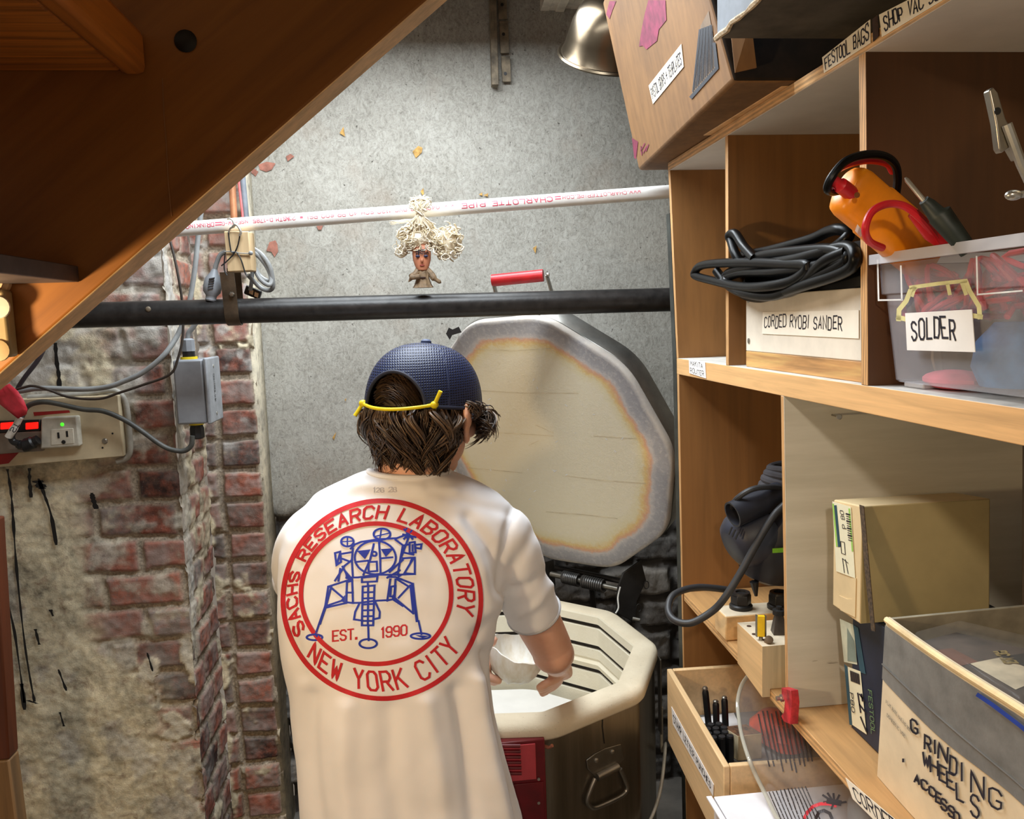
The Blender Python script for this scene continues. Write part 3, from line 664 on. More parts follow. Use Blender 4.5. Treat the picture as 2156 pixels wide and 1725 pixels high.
# metal hanger strap at the top of the concrete
hs = thing('hanger_strap', 'rusty perforated metal strap down the top of the concrete wall', 'strap', P(1058, 180, Y=YC-.02))
pbox([(1036, 178), (1050, 178), (1044, -30), (1030, -30)], YC-.045, YC-.012, 'angle_leg', RUST, hs, .001)
g = G()
for (ya, yb, xo) in ((-30, 40, 0), (44, 112, 4), (118, 172, 8)):
    a = [P(x+xo, y, Y=YC-.024) for x, y in ((1050, yb), (1068, yb), (1066, ya), (1047, ya))]; g.prism(a, (0, .006, 0))
g.build('plate', RUST, hs, bevel=.001)
for x, y in ((1057, 10), (1060, 72), (1064, 155)): G().lathe([(.005, 0), (.005, .001)], P(x, y, Y=YC-.0245), (0, -1, 0), 10).build('hole', BLACK, hs)

# work lamp
wl = thing('work_lamp', 'spun aluminium clamp work lamp hanging beside the cardboard box', 'lamp', LAMP_C)
M_REF = mat('spun aluminium', (98, 86, 70), .26, .95, var=.08, sc=14, bump=0)
prof = [(.120, 0), (.1255, -.002), (.128, .002), (.125, .006), (.119, .006), (.112, .02), (.106, .045), (.098, .075), (.086, .102), (.066, .125), (.046, .138), (.036, .142), (.034, .165), (.03, .185)]
inn = [(.026, .183), (.03, .14), (.044, .135), (.064, .122), (.084, .099), (.096, .073), (.104, .045), (.11, .018), (.117, .004)]
prof, inn = [[(r*1.065, h*1.065) for r, h in q] for q in (prof, inn)]
G().lathe(prof+inn, LAMP_C, LAMP_A, 48, cap=False).build('reflector', M_REF, wl)
G().lathe([(.024, .14), (.03, .185), (.03, .25), (.02, .27)], LAMP_C, LAMP_A, 20).build('socket', BLACK, wl)
e_ = LAMP_C+LAMP_A*.265
g = G(); g.tube(catmull([e_, e_+LAMP_A*.04, e_+V3((.05, .02, .10)), e_+V3((.2, .3, .16)), e_+V3((.3, .80, .20))], 8), .004, 8); g.build('cord', BLACK, wl)
for lab_, ys_, zs_ in (('added unseen white panel light nearer the viewer, over the front of the kiln', 1.40, 2.37), ('white panel light nearer the concrete wall, over the back of the kiln', 2.02, 2.47)):
    sl = thing('unseen_panel_light', lab_, 'lamp', (.06, ys_, zs_))  # front housing is added out of view to carry the extra lid light
    G().box((-.48, ys_-.19, zs_), (.36, ys_+.19, zs_+.04)).build('housing', WHITE, sl, bevel=.004)
    for x_ in (-.35, .25): G().tube([(x_, ys_, zs_+.04), (x_, ys_, 2.75)], .003, 6).build('hanger', STEEL, sl)
# ------------------------------------------------------------------ shelving unit on the right
XF, XB_ = .56, .965
M_PLY = plyedge('plywood edge flat', (214, 170, 118), 2, 5, .018)
M_PLYV = plyedge('plywood edge upright', (206, 158, 104), 1, 5, .014)
M_PLYF = wood('plywood face', (138, 96, 52), 2, .09, .55, .6)
M_PLYD = wood('dark plywood face', (84, 54, 28), 2, .12, .5, .6)  # darker brown than the other plywood faces, for the right-bay divider
M_PLYFY = wood('plywood shelf face', (186, 142, 90), 1, .1, .55)
M_BUTCH = wood('laminated birch edge', (222, 176, 120), 1, .1, .55, 1.4)
M_GREYP = NT('grey painted plywood'); t = M_GREYP
f = t.noise((3, 3, 34), 5, .65); f2 = t.noise((9, 9, 70), 4, .6)
c = t.ramp(f, [(.3, (206, 204, 192)), (.7, (226, 224, 214))]); c = t.mix(t.ramp(f2, [(.24, (255, 255, 255)), (.3, (0, 0, 0))]), c, (104, 92, 74))
t.base(c); t.set(Roughness=.6); t.bump(f2, .2, .001); M_GREYP = t.m
sh = thing('plywood_shelving', 'tall plywood shelving unit full of tools along the right wall', 'shelves', (XF, 1.78, 0))
YN = .30
g = G(); g.hexa([(XF, YN, 1.932), (XB_, YN, 1.932), (XB_, 1.818, 1.932), (XF, 1.818, 1.932), (XF, YN, 1.950), (XB_, YN, 1.950), (XB_, 1.818, 1.950), (XF, 1.818, 1.950)], [1, 2, 0, 0, 0, 0])
g.build('top_shelf', [M_PLY, WHITE, M_PLYFY], sh, bevel=.0008)
g = G(); g.hexa([(XF, YN, 1.484), (XB_, YN, 1.484), (XB_, 1.770, 1.484), (XF, 1.770, 1.484), (XF, YN, 1.5195), (XB_, YN, 1.5195), (XB_, 1.770, 1.5195), (XF, 1.770, 1.5195)], [1, 1, 0, 0, 0, 0])
g.build('middle_shelf', [M_BUTCH, mat('pale grey shelf paint', (200, 196, 188), .55)], sh, bevel=.001)
g = G(); g.hexa([(XF, YN, .934), (XB_, YN, .934), (XB_, 1.735, .976), (XF, 1.735, .976), (XF, YN, .953), (XB_, YN, .953), (XB_, 1.735, .995), (XF, 1.735, .995)], [1, 1, 0, 0, 0, 0])
g.build('lower_shelf', [plyedge('plywood edge sloping', (218, 170, 112), 2, 5, .02), M_PLYFY], sh, bevel=.001)
ZL = lambda y: .953+(y-YN)*(.042/1.435)                            # top of the lower shelf
g = G(); g.box((XF, YN, .666), (XB_, 1.725, .684), 0); g.build('bottom_shelf', [M_PLYFY], sh, bevel=.001)
def upright(name, yb, yt, z0, z1, th, fm, x0=XF):
    g = G(); g.hexa([(x0, yb-th, z0), (XB_, yb-th, z0), (XB_, yb, z0), (x0, yb, z0), (x0, yt-th, z1), (XB_, yt-th, z1), (XB_, yt, z1), (x0, yt, z1)], [1, 1, 1, 1, 1, 0])
    return g.build(name, [M_PLYV, fm], sh, bevel=.0008)
upright('side_panel', 1.7705, 1.8165, 1.5195, 1.932, .0135, M_PLYF)
upright('side_panel', 1.734, 1.769, 0, 1.484, .0135, M_PLYF)
upright('divider', 1.4725, 1.4725, 1.5195, 1.932, .014, M_PLYF)
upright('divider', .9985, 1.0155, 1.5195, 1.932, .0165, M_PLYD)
o_ = upright('divider', 1.2150, 1.2375, ZL(1.21), 1.484, .0105, M_GREYP); o_['label'] = 'grey painted divider'
q = P(1404, 455, X=.556)
g = G(); pr_ = lambda z, y: [(.5595, y, z), (.60, y, z), (.60, y+.026, z), (.5595, y+.026, z)]
g.loft([pr_(0, 1.7355), pr_(.45, 1.7355), pr_(1.484, 1.770), pr_(1.5195, 1.772), pr_(1.84, 1.808)]); g.build('back_post', mat('dark green black steel', (44, 46, 42), .6, var=.3, sc=30), sh)
def front(px, x=XF-.0006): return [P(a, b, X=x) for a, b in px]
label('tape_label', sh, front([(1736, 154), (1834, 90), (1833, 41), (1732, 121)]), [('FESTOOL BAGS', (.05, .2, .97, .86))], w=.0019)
label('tape_label', sh, front([(1858, 78), (2010, -14), (2010, -50), (1852, 31)]), [('SHOP VAC SUPP', (.06, .2, .97, .86))], w=.0022)
label('tape_label', sh, front([(1452, 786), (1487, 797), (1485, 763), (1451, 755)]), [('MAKITA', (.1, .58, .85, .88)), ('ROUTER', (.08, .1, .9, .4))], WPAPER, w=.0010, jit=.3)
label('tape_label', sh, front([(1796, 1682), (1930, 1815), (1920, 1755), (1781, 1638)]), [('CORDED', (.1, .22, .78, .86))], w=.0022)
# dark bristles between the two labels, screw on the grey divider
G().hexa([P(1838, 88, X=.558), P(1850, 76, X=.558), P(1850, 76, X=.562), P(1838, 88, X=.562), P(1836, 40, X=.558), P(1848, 31, X=.558), P(1848, 31, X=.562), P(1836, 40, X=.562)]).build('dark_edge_knot', mat('dark knot', (52, 32, 20), .8, var=.4, sc=200), sh)
sw = thing('wood_screw', 'shiny screw sticking out of the grey divider under the middle shelf', 'screw', P(1766, 877, Y=1.2))
pS = P(1752, 874, Y=1.222); pE = P(1767, 878, Y=1.180)
G().tube([pS, pE], .0016, 8).build('shank', STEEL, sw)
G().lathe([(.002, -.003), (.0045, 0), (.0035, .0012)], pE, unit(pE-pS), 14).build('head', ZINC, sw)

def plane_fn(a, n):
    a, n = V3(a), V3(n)
    def f(px, py, lift=0):
        d = RM @ np.array([(px-CX)/FPX, -(py-CY)/FPX, -1.]); t = np.dot(a-CAM, n)/np.dot(d, n); return CAM+t*d+unit(n)*lift
    return f
def onto(*obs):
    """photo pixel -> point on the surface of the given objects, lifted along the surface normal"""
    dg = bpy.context.evaluated_depsgraph_get(); trees = []
    for o in obs:
        me = o.evaluated_get(dg).data; trees.append(BVHTree.FromPolygons([v.co.copy() for v in me.vertices], [tuple(p.vertices) for p in me.polygons]))
    def f(px, py, lift=.001):
        d = Vector((RM @ np.array([(px-CX)/FPX, -(py-CY)/FPX, -1.])).tolist()).normalized(); best = None
        for t in trees:
            h = t.ray_cast(Vector(CAM.tolist()), d)
            if h[0] is not None and (best is None or h[3] < best[3]): best = h
        if best is None: return None
        n = best[1] if best[1].dot(d) < 0 else -best[1]
        return V3(best[0]+n*lift)
    return f
# ------------------------------------------------------------------ on the top shelf
cb = thing('cardboard_box', 'worn brown cardboard box with pink blotches tipping off the top shelf', 'box', (.6, 1.5, 1.95))
bl, br_ = V3((.521, 1.917, 1.9515)), V3((.468, 1.196, 1.9515))
tl, tr = P(1262, -25, Y=1.93), P(1497, -12, Y=1.20)
k = (2.33-1.9515)/(tl[2]-1.9515); tl = bl+(tl-bl)*k
nF = unit(np.cross(br_-bl, tl-bl)); nF = nF if nF[0] < 0 else -nF
fB = plane_fn(bl, nF); F_ = lambda px, l=.0012: [fB(x, y, l) for x, y in px]
tr = fB(1496, 0); tr = br_+(tr-br_)*((2.33-1.9515)/(tr[2]-1.9515))
dx = V3((.36, 0, 0))
M_CB = NT('stained cardboard'); t = M_CB
f = t.noise(7, 5, .6); f2 = t.noise((60, 60, 8), 4, .6)
t.base(t.mix(.4, t.ramp(f, [(.3, (92, 62, 32)), (.6, (130, 92, 50))]), t.ramp(f2, [(.3, (88, 60, 32)), (.7, (132, 96, 56))]))); t.set(Roughness=.8); t.bump(f2, .15, .001); M_CB = t.m
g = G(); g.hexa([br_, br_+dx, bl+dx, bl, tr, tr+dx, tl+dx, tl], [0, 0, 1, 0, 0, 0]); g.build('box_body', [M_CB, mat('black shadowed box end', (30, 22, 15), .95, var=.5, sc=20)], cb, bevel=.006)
g = G(); g.hexa([br_+V3((.002, -.001, .012)), br_+V3((.03, -.012, .016)), br_+V3((.03, -.008, .016)), br_+V3((.002, .0, .012)), br_+V3((-.006, -.001, .085)), br_+V3((.018, -.02, .08)), br_+V3((.018, -.016, .08)), br_+V3((-.006, 0, .085))]); g.build('torn_flap', M_CB, cb)
g = G(); pk = mat('pink torn paper', (112, 36, 60), .8, var=.2, sc=40)
def patch(px, m, name, par=cb, l=.0009, fn=None):
    v = [(fn or fB)(x, y, l) for x, y in px]; g = G(); tri = tessellate_polygon([[Vector(q) for q in v]]); g.add(v, [tuple(q) for q in tri]); return g.build(name, m, par, smooth=False)
patch([(1366, 0), (1402, 0), (1404, 42), (1388, 62), (1384, 86), (1362, 104), (1354, 96), (1346, 98), (1352, 60), (1358, 30)], pk, 'pink_patch')
patch([(1284, 2), (1298, 2), (1290, 22), (1284, 40), (1277, 30)], pk, 'pink_patch')
patch([(1331, 290), (1344, 298), (1340, 336), (1336, 332)], pk, 'pink_patch')
g = G()
for pts in [[(1350, 318), (1358, 302)], [(1355, 322), (1362, 308)], [(1361, 318), (1366, 304)], [(1350, 308), (1352, 326)]]: ink2d(g, [pts], lambda u, v: fB(u, v, .001), 2.2)
g.build('pink_scribble', pk, cb, smooth=False)
lf = label('tape_label', cb, F_([(1376, 219), (1441, 140), (1436, 92), (1367, 180)], .0006), [('PISTOL GRIPS + TEMPLATES', (.04, .22, .96, .74))], PAPER, w=.0023, gap=1.5, jit=.15)
lbl = patch([(1457, 204), (1511, 143), (1505, 92), (1493, 22), (1476, 54), (1468, 120)], mat('faded print', (116, 96, 76), .8), 'barcode_print', l=.0007)
g = G()
for i in range(15):
    u = i/14; ink2d(g, [[(1460+u*46, 192-u*52), (1474+u*26, 62+u*0-u*10)]], lambda a, b: fB(a, b, .0013), 1.3 if i % 3 else 2.2)
ink2d(g, [[(1457, 204), (1511, 143), (1505, 92)]], lambda a, b: fB(a, b, .0014), 7)
g.build('barcode_bars', mat('slate print', (52, 54, 60), .8), cb, smooth=False)
dbx = thing('dark_carton', 'large dark grey carton overhanging the top shelf, seen from below', 'box', (.7, .95, 2.0))
YD = 1.165; kd = P(1509, 82, Y=YD); XD, ZD = kd[0], kd[2]; XD2 = P(1790, 75, Y=YD)[0]+.05
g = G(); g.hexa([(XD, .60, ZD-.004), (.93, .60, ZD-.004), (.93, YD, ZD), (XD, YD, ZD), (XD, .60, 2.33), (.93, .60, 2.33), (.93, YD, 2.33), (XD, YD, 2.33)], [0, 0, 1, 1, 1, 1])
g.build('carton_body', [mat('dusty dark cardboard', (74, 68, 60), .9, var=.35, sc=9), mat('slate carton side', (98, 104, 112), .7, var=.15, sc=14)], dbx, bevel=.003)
g = G(); r_ = random.Random(3)
g.tube([V3((XD, YD-.0205*i, ZD))+V3((r_.uniform(-.002, .002), 0, r_.uniform(-.001, .002))) for i in range(28)], [.002+r_.random()*.0025 for i in range(28)], 6)
g.build('frayed_edge', mat('frayed cardboard', (176, 158, 132), .9, var=.25, sc=200), dbx)
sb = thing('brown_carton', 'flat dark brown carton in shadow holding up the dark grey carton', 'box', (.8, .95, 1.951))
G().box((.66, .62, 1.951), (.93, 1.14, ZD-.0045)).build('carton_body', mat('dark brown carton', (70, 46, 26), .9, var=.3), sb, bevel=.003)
for nm, lab, px, th, dz in [('plywood_scrap', 'thin plywood offcut lying along the edge of the top shelf', [(1482, 270), (1640, 172)], .006, 0), ('plywood_scrap', 'shorter plywood offcut on top of the thin one at the shelf edge', [(1512, 246), (1570, 208)], .007, .0062)]:
    a, b = P(*px[0], X=.548), P(*px[1], X=.548); zz = 1.9505+dz
    o = G().hexa([(.552, b[1], zz), (.63, b[1]-.01, zz), (.63, a[1]-.02, zz), (.546, a[1], zz), (.552, b[1], zz+th), (.63, b[1]-.01, zz+th), (.63, a[1]-.02, zz+th), (.546, a[1], zz+th)]).build(nm, M_PLY, None, bevel=.0015); tag(o, lab, 'wood scrap')

# ------------------------------------------------------------------ sander bin with corded sander
sbn = thing('white_wooden_bin', 'white painted wooden bin labelled for the corded sander on middle shelf', 'bin', (.6, 1.2, 1.5195))
xs = .576
y0, y1 = 1.0195, 1.4165
g = G(); g.box((xs, y0, 1.5475), (xs+.014, y1, 1.6445)); g.build('front_board', mat('white washed board', (222, 212, 196), .6, var=.06, sc=10), sbn, bevel=.0015)
g = G(); g.box((xs, y0, 1.5197), (xs+.3, y1, 1.5473)); g.build('base_board', wood('raw pine base', (196, 146, 90), 1, .55, .6, .55), sbn, bevel=.001)
g = G(); g.box((xs+.0142, y0, 1.5475), (xs+.3, y0+.012, 1.64)); g.build('side_board', WHITE, sbn)
g = G(); g.box((xs+.0142, y1-.012, 1.5475), (xs+.3, y1, 1.64)); g.build('side_board', WHITE, sbn)
for yy, zz in (((1577, 632)), ((1577, 718))): pass
for a in ((1576, 632), (1577, 718)):
    G().lathe([(.0052, 0), (.005, .001), (.002, .0012)], P(*a, X=xs), (-1, 0, 0), 14).build('screw', STEEL, sbn)
label('tape_label', sbn, [P(a, b, X=xs-.0006) for a, b in [(1605, 703), (1809, 713), (1809, 653), (1607, 657)]], [('CORDED RYOBI SANDER', (.03, .32, .86, .80))], mat('cream tape', (238, 230, 214), .7, var=.02), w=.0021, gap=1.9)
cs = thing('corded_sander', 'black corded sander with its coiled cord lying on the white bin', 'power tool', (.66, 1.15, 1.645))
g = G(); g.loft([[V3((.635+ r*.075*math.cos(2*math.pi*k/20)+.02, 1.12+r*.10*math.sin(2*math.pi*k/20), z)) for k in range(20)] for r, z in ((.9, 1.575), (1, 1.60), (1, 1.675), (.9, 1.70), (.5, 1.712))]); g.build('body', mat('black sander body', (16, 16, 17), .5), cs)
g = G(); r_ = random.Random(5)
def X(px, xs_): return [P(x, y, X=(xs_[i] if hasattr(xs_, '__len__') else xs_)) for i, (x, y) in enumerate(px)]
cords = [([(1462, 574), (1480, 558), (1560, 553), (1650, 556), (1700, 560), (1668, 590), (1620, 603), (1560, 604), (1500, 592), (1466, 582)], .545, True),
 ([(1560, 560), (1552, 535), (1540, 508), (1538, 496), (1548, 493), (1566, 520), (1594, 545)], .552, False),
 ([(1556, 540), (1620, 528), (1700, 505), (1740, 488), (1770, 483), (1784, 492), (1776, 512), (1730, 540), (1690, 575), (1650, 610), (1600, 628), (1566, 618), (1580, 590)], .575, False),
 ([(1530, 575), (1580, 560), (1680, 545), (1770, 520), (1800, 540), (1780, 570), (1700, 600), (1620, 620), (1560, 612), (1524, 595)], .552, True),
 ([(1540, 570), (1600, 540), (1690, 528), (1760, 526), (1790, 545), (1740, 575), (1660, 600), (1580, 612), (1535, 595)], .556, True),
 ([(1550, 585), (1610, 552), (1700, 538), (1780, 532), (1800, 560), (1740, 590), (1650, 612), (1570, 610)], .585, True),
 ([(1512, 570), (1528, 600), (1570, 617), (1630, 622), (1690, 590), (1740, 552), (1780, 530)], .55, False),
 ([(1520, 588), (1560, 575), (1640, 572), (1720, 560), (1790, 548)], .556, False)]
cords += [([(1535, 590), (1600, 566), (1700, 548), (1790, 540)], .60, False), ([(1545, 600), (1610, 588), (1700, 572), (1800, 556)], .61, False), ([(1560, 612), (1640, 604), (1720, 590), (1800, 572)], .60, False),
 ([(1590, 556), (1650, 540), (1720, 532), (1790, 560), (1740, 596), (1650, 618), (1580, 600)], .63, True)]
for px, xx, cl in cords: g.tube(catmull([p+V3((r_.uniform(-.004, .004), 0, 0)) for p in X(px, xx)], 7, cl), .0082, 12, cl)
g.build('cord', mat('glossy black cord', (9, 9, 9), .34, var=.1, Specular_IOR_Level=.18), cs)

# ------------------------------------------------------------------ SOLDER bin
xb = .568
sbx = thing('clear_plastic_bin', 'clear plastic bin labelled for solder at the right of middle shelf', 'bin', (.7, .75, 1.52))
M_CLEAR = glass('cloudy clear plastic', (214, 214, 222), .2, .16)
M_CLEAR2 = glass('clear plastic rim', (214, 214, 220), .3, .62)
yf0, yn0 = .9905, .42
def rect(x0, x1, y0, y1, z, r=.016, n=4):
    out = []
    for cx, cy, a0 in ((x1-r, y1-r, 0), (x0+r, y1-r, 90), (x0+r, y0+r, 180), (x1-r, y0+r, 270)):
        for k in range(n+1): a = math.radians(a0+90*k/n); out.append(V3((cx+r*math.cos(a), cy+r*math.sin(a), z)))
    return out
xr = .94
g = G()
rings = [rect(xb+.012, xr-.014, yn0, .958, 1.5265), rect(xb+.010, xr-.012, yn0, .962, 1.529), rect(xb+.004, xr-.004, yn0, .976, 1.632), rect(xb+.0005, xr-.002, yn0, .981, 1.634), rect(xb-.001, xr, yn0, .984, 1.670)]
g.loft(rings, cap=False)
g.add(rings[0], [tuple(range(len(rings[0])))])
o = g.build('bin_walls', M_CLEAR, sbx); so = o.modifiers.new('wall', 'SOLIDIFY'); so.thickness = .0016
g = G(); g.loft([rect(xb-.001, xr, yn0, .984, 1.671), rect(xb-.010, xr+.008, yn0-.006, .993, 1.671), rect(xb-.010, xr+.008, yn0-.006, .993, 1.683), rect(xb-.001, xr, yn0, .984, 1.683)], closed=True); g.build('rim', M_CLEAR2, sbx)
for yy in (.93, .60):
    g = G(); g.box((xb+.02, yy-.02, 1.5197), (xb+.05, yy+.02, 1.5265)); g.build('foot', M_CLEAR2, sbx, bevel=.002)
fS = plane_fn((xb, .9, 1.6), (-1, 0, -.055))
g = G(); YT = mat('old yellow tape residue', (206, 198, 140), .7)
for pts, w in [([(1896, 672), (1897, 652), (1912, 634), (1921, 612), (1930, 606)], 10), ([(1922, 605), (1980, 597), (2038, 591)], 8), ([(2038, 592), (2046, 612), (2058, 632), (2066, 645), (2068, 668)], 10), ([(1895, 668), (1912, 672)], 10), ([(2050, 664), (2070, 667)], 10), ([(1930, 607), (1925, 622)], 7), ([(2000, 600), (2004, 618)], 8), ([(2030, 596), (2038, 618)], 8)]:
    ink2d(g, [pts], lambda a, b: fS(a, b, .0025), w, 0, 12)
g.build('tape_residue', YT, sbx, smooth=False)
label('paper_label', sbx, [fS(a, b, .003) for a, b in [(1916, 737), (2060, 741), (2053, 651), (1912, 659)]], [('SOLDER', (.1, .3, .76, .80))], WPAPER, w=.0026, gap=2.2)
for px in [[(1851, 548), (1853, 632), (1903, 631)], [(1900, 560), (1902, 630)], [(2060, 540), (2062, 620), (2156, 612)]]:
    g = G(); ink2d(g, [px], lambda a, b: fS(a, b, .002), 3.5, 0, 15); g.build('moulded_line', mat('milky plastic edge', (226, 226, 226), .3), sbx, smooth=False)
# contents of the bin
def spool(name, label_, c, r, w, ax, m1):
    t_ = thing(name, label_, 'spool', c); c = V3(c); ax = unit(ax)
    for s_ in (-1, 1): G().lathe([(r, 0), (r, .003), (.008, .003)], c+ax*(s_*w/2), ax, 28).build('flange', mat('pale spool flange', (176, 164, 150), .5), t_)
    G().lathe([(r*.78, -w/2), (r*.8, 0), (r*.78, w/2+.001)], c, ax, 24).build('wire_winding', m1, t_); return t_
SOL = mat('solder wire', (150, 140, 130), .35, .7)
spool('solder_spool', 'solder spool standing behind the label in the clear bin', P(1900, 738, X=.625), .030, .03, (.55, -1, .0), SOL)
spool('solder_spool', 'second solder spool right of the first inside the clear bin', P(1962, 752, X=.66), .030, .03, (.55, -1, .1), SOL)
rw = thing('red_test_leads', 'tangle of red test leads in the top of the clear bin', 'cable', (.66, .8, 1.6))
g = G(); r_ = random.Random(9)
for i in range(14):
    p0 = P(1900+i*20, 620+r_.uniform(-40, 60), X=.60+.03*r_.random()); pts = [p0]
    for j in range(5): pts.append(V3((.59+.08*r_.random(), min(.965, p0[1]+r_.uniform(-.05, .05)), 1.60+.07*r_.random())))
    g.tube(catmull(pts, 6), .0035, 7)
g.build('leads', RED, rw)
tag(G().loft([[V3((.640+.040*math.cos(a)*s_, .825+.05*math.sin(a)*s_, 1.528+.07*h_)) for a in np.linspace(0, 2*math.pi, 16, False)] for s_, h_ in ((.8, 0), (1, .3), (.9, .7), (.5, 1))]).build('blue_cloth', mat('blue cloth', (60, 110, 160), .8, var=.2)), 'crumpled blue cloth at the bottom of the clear bin', 'cloth')
tag(G().loft([[V3((.79+.10*math.cos(a)*s_, .82+.13*math.sin(a)*s_, 1.529+.12*h_)) for a in np.linspace(0, 2*math.pi, 20, False)] for s_, h_ in ((.9, 0), (1, .2), (.95, .8), (.6, 1))]).build('dark_tool_pouch', mat('dark cloth pouch', (58, 58, 64), .8, var=.2)), 'dark tool pouch filling the back of the clear bin', 'pouch')
tag(G().ball(P(2010, 800, X=.62), (.03, .045, .012)).build('pink_cloth', mat('pink cloth', (196, 84, 96), .8)), 'small folded pink cloth low in the clear bin', 'cloth')
# orange multimeter
mm = thing('orange_multimeter', 'orange multimeter with red and black leads leaning out of the clear bin', 'meter', P(1860, 450, Y=.9))
ca, cb_ = P(1803, 414, Y=.915), P(1945, 534, Y=.958); axm = unit(cb_-ca); wv = unit(np.cross(axm, (0, 1, 0))); wv = wv if wv[2] > 0 else -wv; tv = unit(np.cross(axm, wv))
M_OR = mat('orange plastic', (240, 142, 12), .38, var=.04, sc=40)
hw, ht = .0300, .019
def sect(c, w, h, n=24, e=3.2):
    out = []
    for k in range(n):
        a = 2*math.pi*k/n; ca_, sa_ = math.cos(a), math.sin(a)
        out.append(c+wv*w*math.copysign(abs(ca_)**(2/e), ca_)+tv*h*math.copysign(abs(sa_)**(2/e), sa_))
    return out
Lm = np.linalg.norm(cb_-ca)
g = G(); g.loft([sect(ca-axm*.021, hw*.72, ht*.7), sect(ca-axm*.016, hw*.93, ht*.92), sect(ca-axm*.006, hw, ht), sect(ca+axm*.03, hw, ht), sect(ca+axm*.033, hw*1.05, ht*1.1), sect(cb_+axm*.004, hw*1.08, ht*1.1), sect(cb_+axm*.009, hw*.9, ht*.9)]); g.build('case', M_OR, mm, ang=50)
fM = plane_fn(ca-tv*ht*(1 if tv[1] > 0 else -1), tv)
G().lathe([(.0032, 0), (.0032, .001)], P(1804, 411, Y=.88), (0, -1, 0), 12).build('screw_hole', mat('dark orange', (120, 66, 10), .6), mm)
patch([(1805, 472), (1818, 488), (1812, 500), (1800, 486)], WPAPER, 'sticker', mm, .0, lambda x, y, l: P(x, y, Y=.878))
g = G(); g.tube(catmull([P(1752, 378, Y=.89), P(1766, 388, Y=.89), P(1780, 398, Y=.895), P(1792, 408, Y=.9)], 5), [.006]*6+[.0085]*10, 12); 
g.tube(catmull([P(1752, 380, Y=.89), P(1760, 360, Y=.9), P(1790, 345, Y=.91), P(1830, 338, Y=.92), P(1866, 344, Y=.93), P(1880, 362, Y=.94)], 6), .0042, 9)
g.tube(catmull([P(1858, 522, Y=.88), P(1830, 508, Y=.865), P(1822, 480, Y=.85), P(1836, 446, Y=.85), P(1868, 430, Y=.85), P(1904, 434, Y=.85), P(1936, 458, Y=.85), P(1965, 492, Y=.855), P(1990, 530, Y=.86)], 7), .0042, 10)
g.tube([P(1922, 448, Y=.86), P(1960, 492, Y=.86), P(1995, 515, Y=.86)], [.006, .0085, .0085], 12)
g.build('red_lead', RED, mm)
g = G(); g.tube(catmull([P(1768, 402, Y=.905), P(1750, 404, Y=.90), P(1742, 396, Y=.89), P(1752, 372, Y=.885), P(1780, 340, Y=.885), P(1820, 326, Y=.89), P(1860, 328, Y=.9), P(1884, 346, Y=.91), P(1890, 375, Y=.92), P(1886, 412, Y=.93)], 7), .0047, 10); g.build('black_lead', mat('glossy black cord', (22, 22, 22)), mm)
tp = thing('test_probe', 'black test probe with a bare metal tip pointing up from the bin', 'probe', P(1960, 440, Y=.82))
g = G(); g.tube([P(1945, 422, Y=.83), P(1955, 432, Y=.83), P(1972, 452, Y=.825), P(1978, 452, Y=.825), P(2010, 492, Y=.82), P(2040, 530, Y=.815)], [.0055, .0075, .0095, .0125, .0105, .009], 14); g.build('handle', mat('dark green black plastic', (30, 40, 36), .5), tp)
g = G(); g.tube([P(1950, 428, Y=.83), P(1910, 380, Y=.845), P(1906, 374, Y=.846)], [.0028, .0026, .0012], 10); g.build('tip', ZINC, tp)
hh = thing('alligator_clip', 'shiny alligator clip on a jointed arm rising from the clear bin', 'clip', P(2130, 300, Y=.66))
yc = .66
g = G(); g.prism([P(x, y, Y=yc) for x, y in [(2083, 190), (2091, 183), (2102, 196), (2118, 250), (2124, 262), (2140, 285), (2150, 330), (2142, 338), (2126, 310), (2110, 322), (2104, 312), (2098, 260)]], (0, .008, 0)); g.build('jaw', STEEL, hh, bevel=.001)
g = G(); g.tube([P(2120, 262, Y=yc-.004), P(2150, 345, Y=yc-.004), P(2185, 420, Y=yc-.004)], .0042, 10); g.build('spring_arm', ZINC, hh)
G().lathe([(.0030, 0), (.0030, .0006)], P(2100, 234, Y=yc-.0003), (0, -1, 0), 10).build('rivet_hole', BLACK, hh)
g = G(); g.ball(P(2134, 411, Y=yc), (.0075, .0055, .0045)); g.tube([P(2134, 411, Y=yc), P(2200, 405, Y=yc)], .003, 8); g.build('ball_joint', ZINC, hh)
g = G(); g.tube([P(2200, 300, Y=yc), P(2215, 700, Y=yc)], .004, 8); g.build('stand_rod', STEEL, hh)
# ------------------------------------------------------------------ lower bay: power tool and wooden blocks
pt_ = thing('dark_power_tool', 'dark blue grey power tool with black cord behind the grey divider', 'power tool', P(1590, 1240, Y=1.5))
M_TOOL = mat('midnight plastic', (32, 33, 42), .45, var=.1, sc=30)
Yt = 1.47
c_ = P(1600, 1140, Y=Yt); s_ = Yt/FPX
g = G()
axt = unit(V3((-.25, .05, -.95)))
rg = []
u_, w_, _ = frame(axt)
for h, r, ox in [(-.115, .030, .02), (-.105, .045, .018), (-.07, .062, .012), (-.03, .070, .006), (.01, .068, 0), (.045, .062, -.004), (.072, .050, -.004), (.080, .030, -.004)]:
    rg.append([c_+axt*h+V3((ox+.03, 0, 0))+r*(math.cos(2*math.pi*k/28)*u_+.9*math.sin(2*math.pi*k/28)*w_) for k in range(28)])
g.loft(rg); body_ = g.build('body', M_TOOL, pt_)
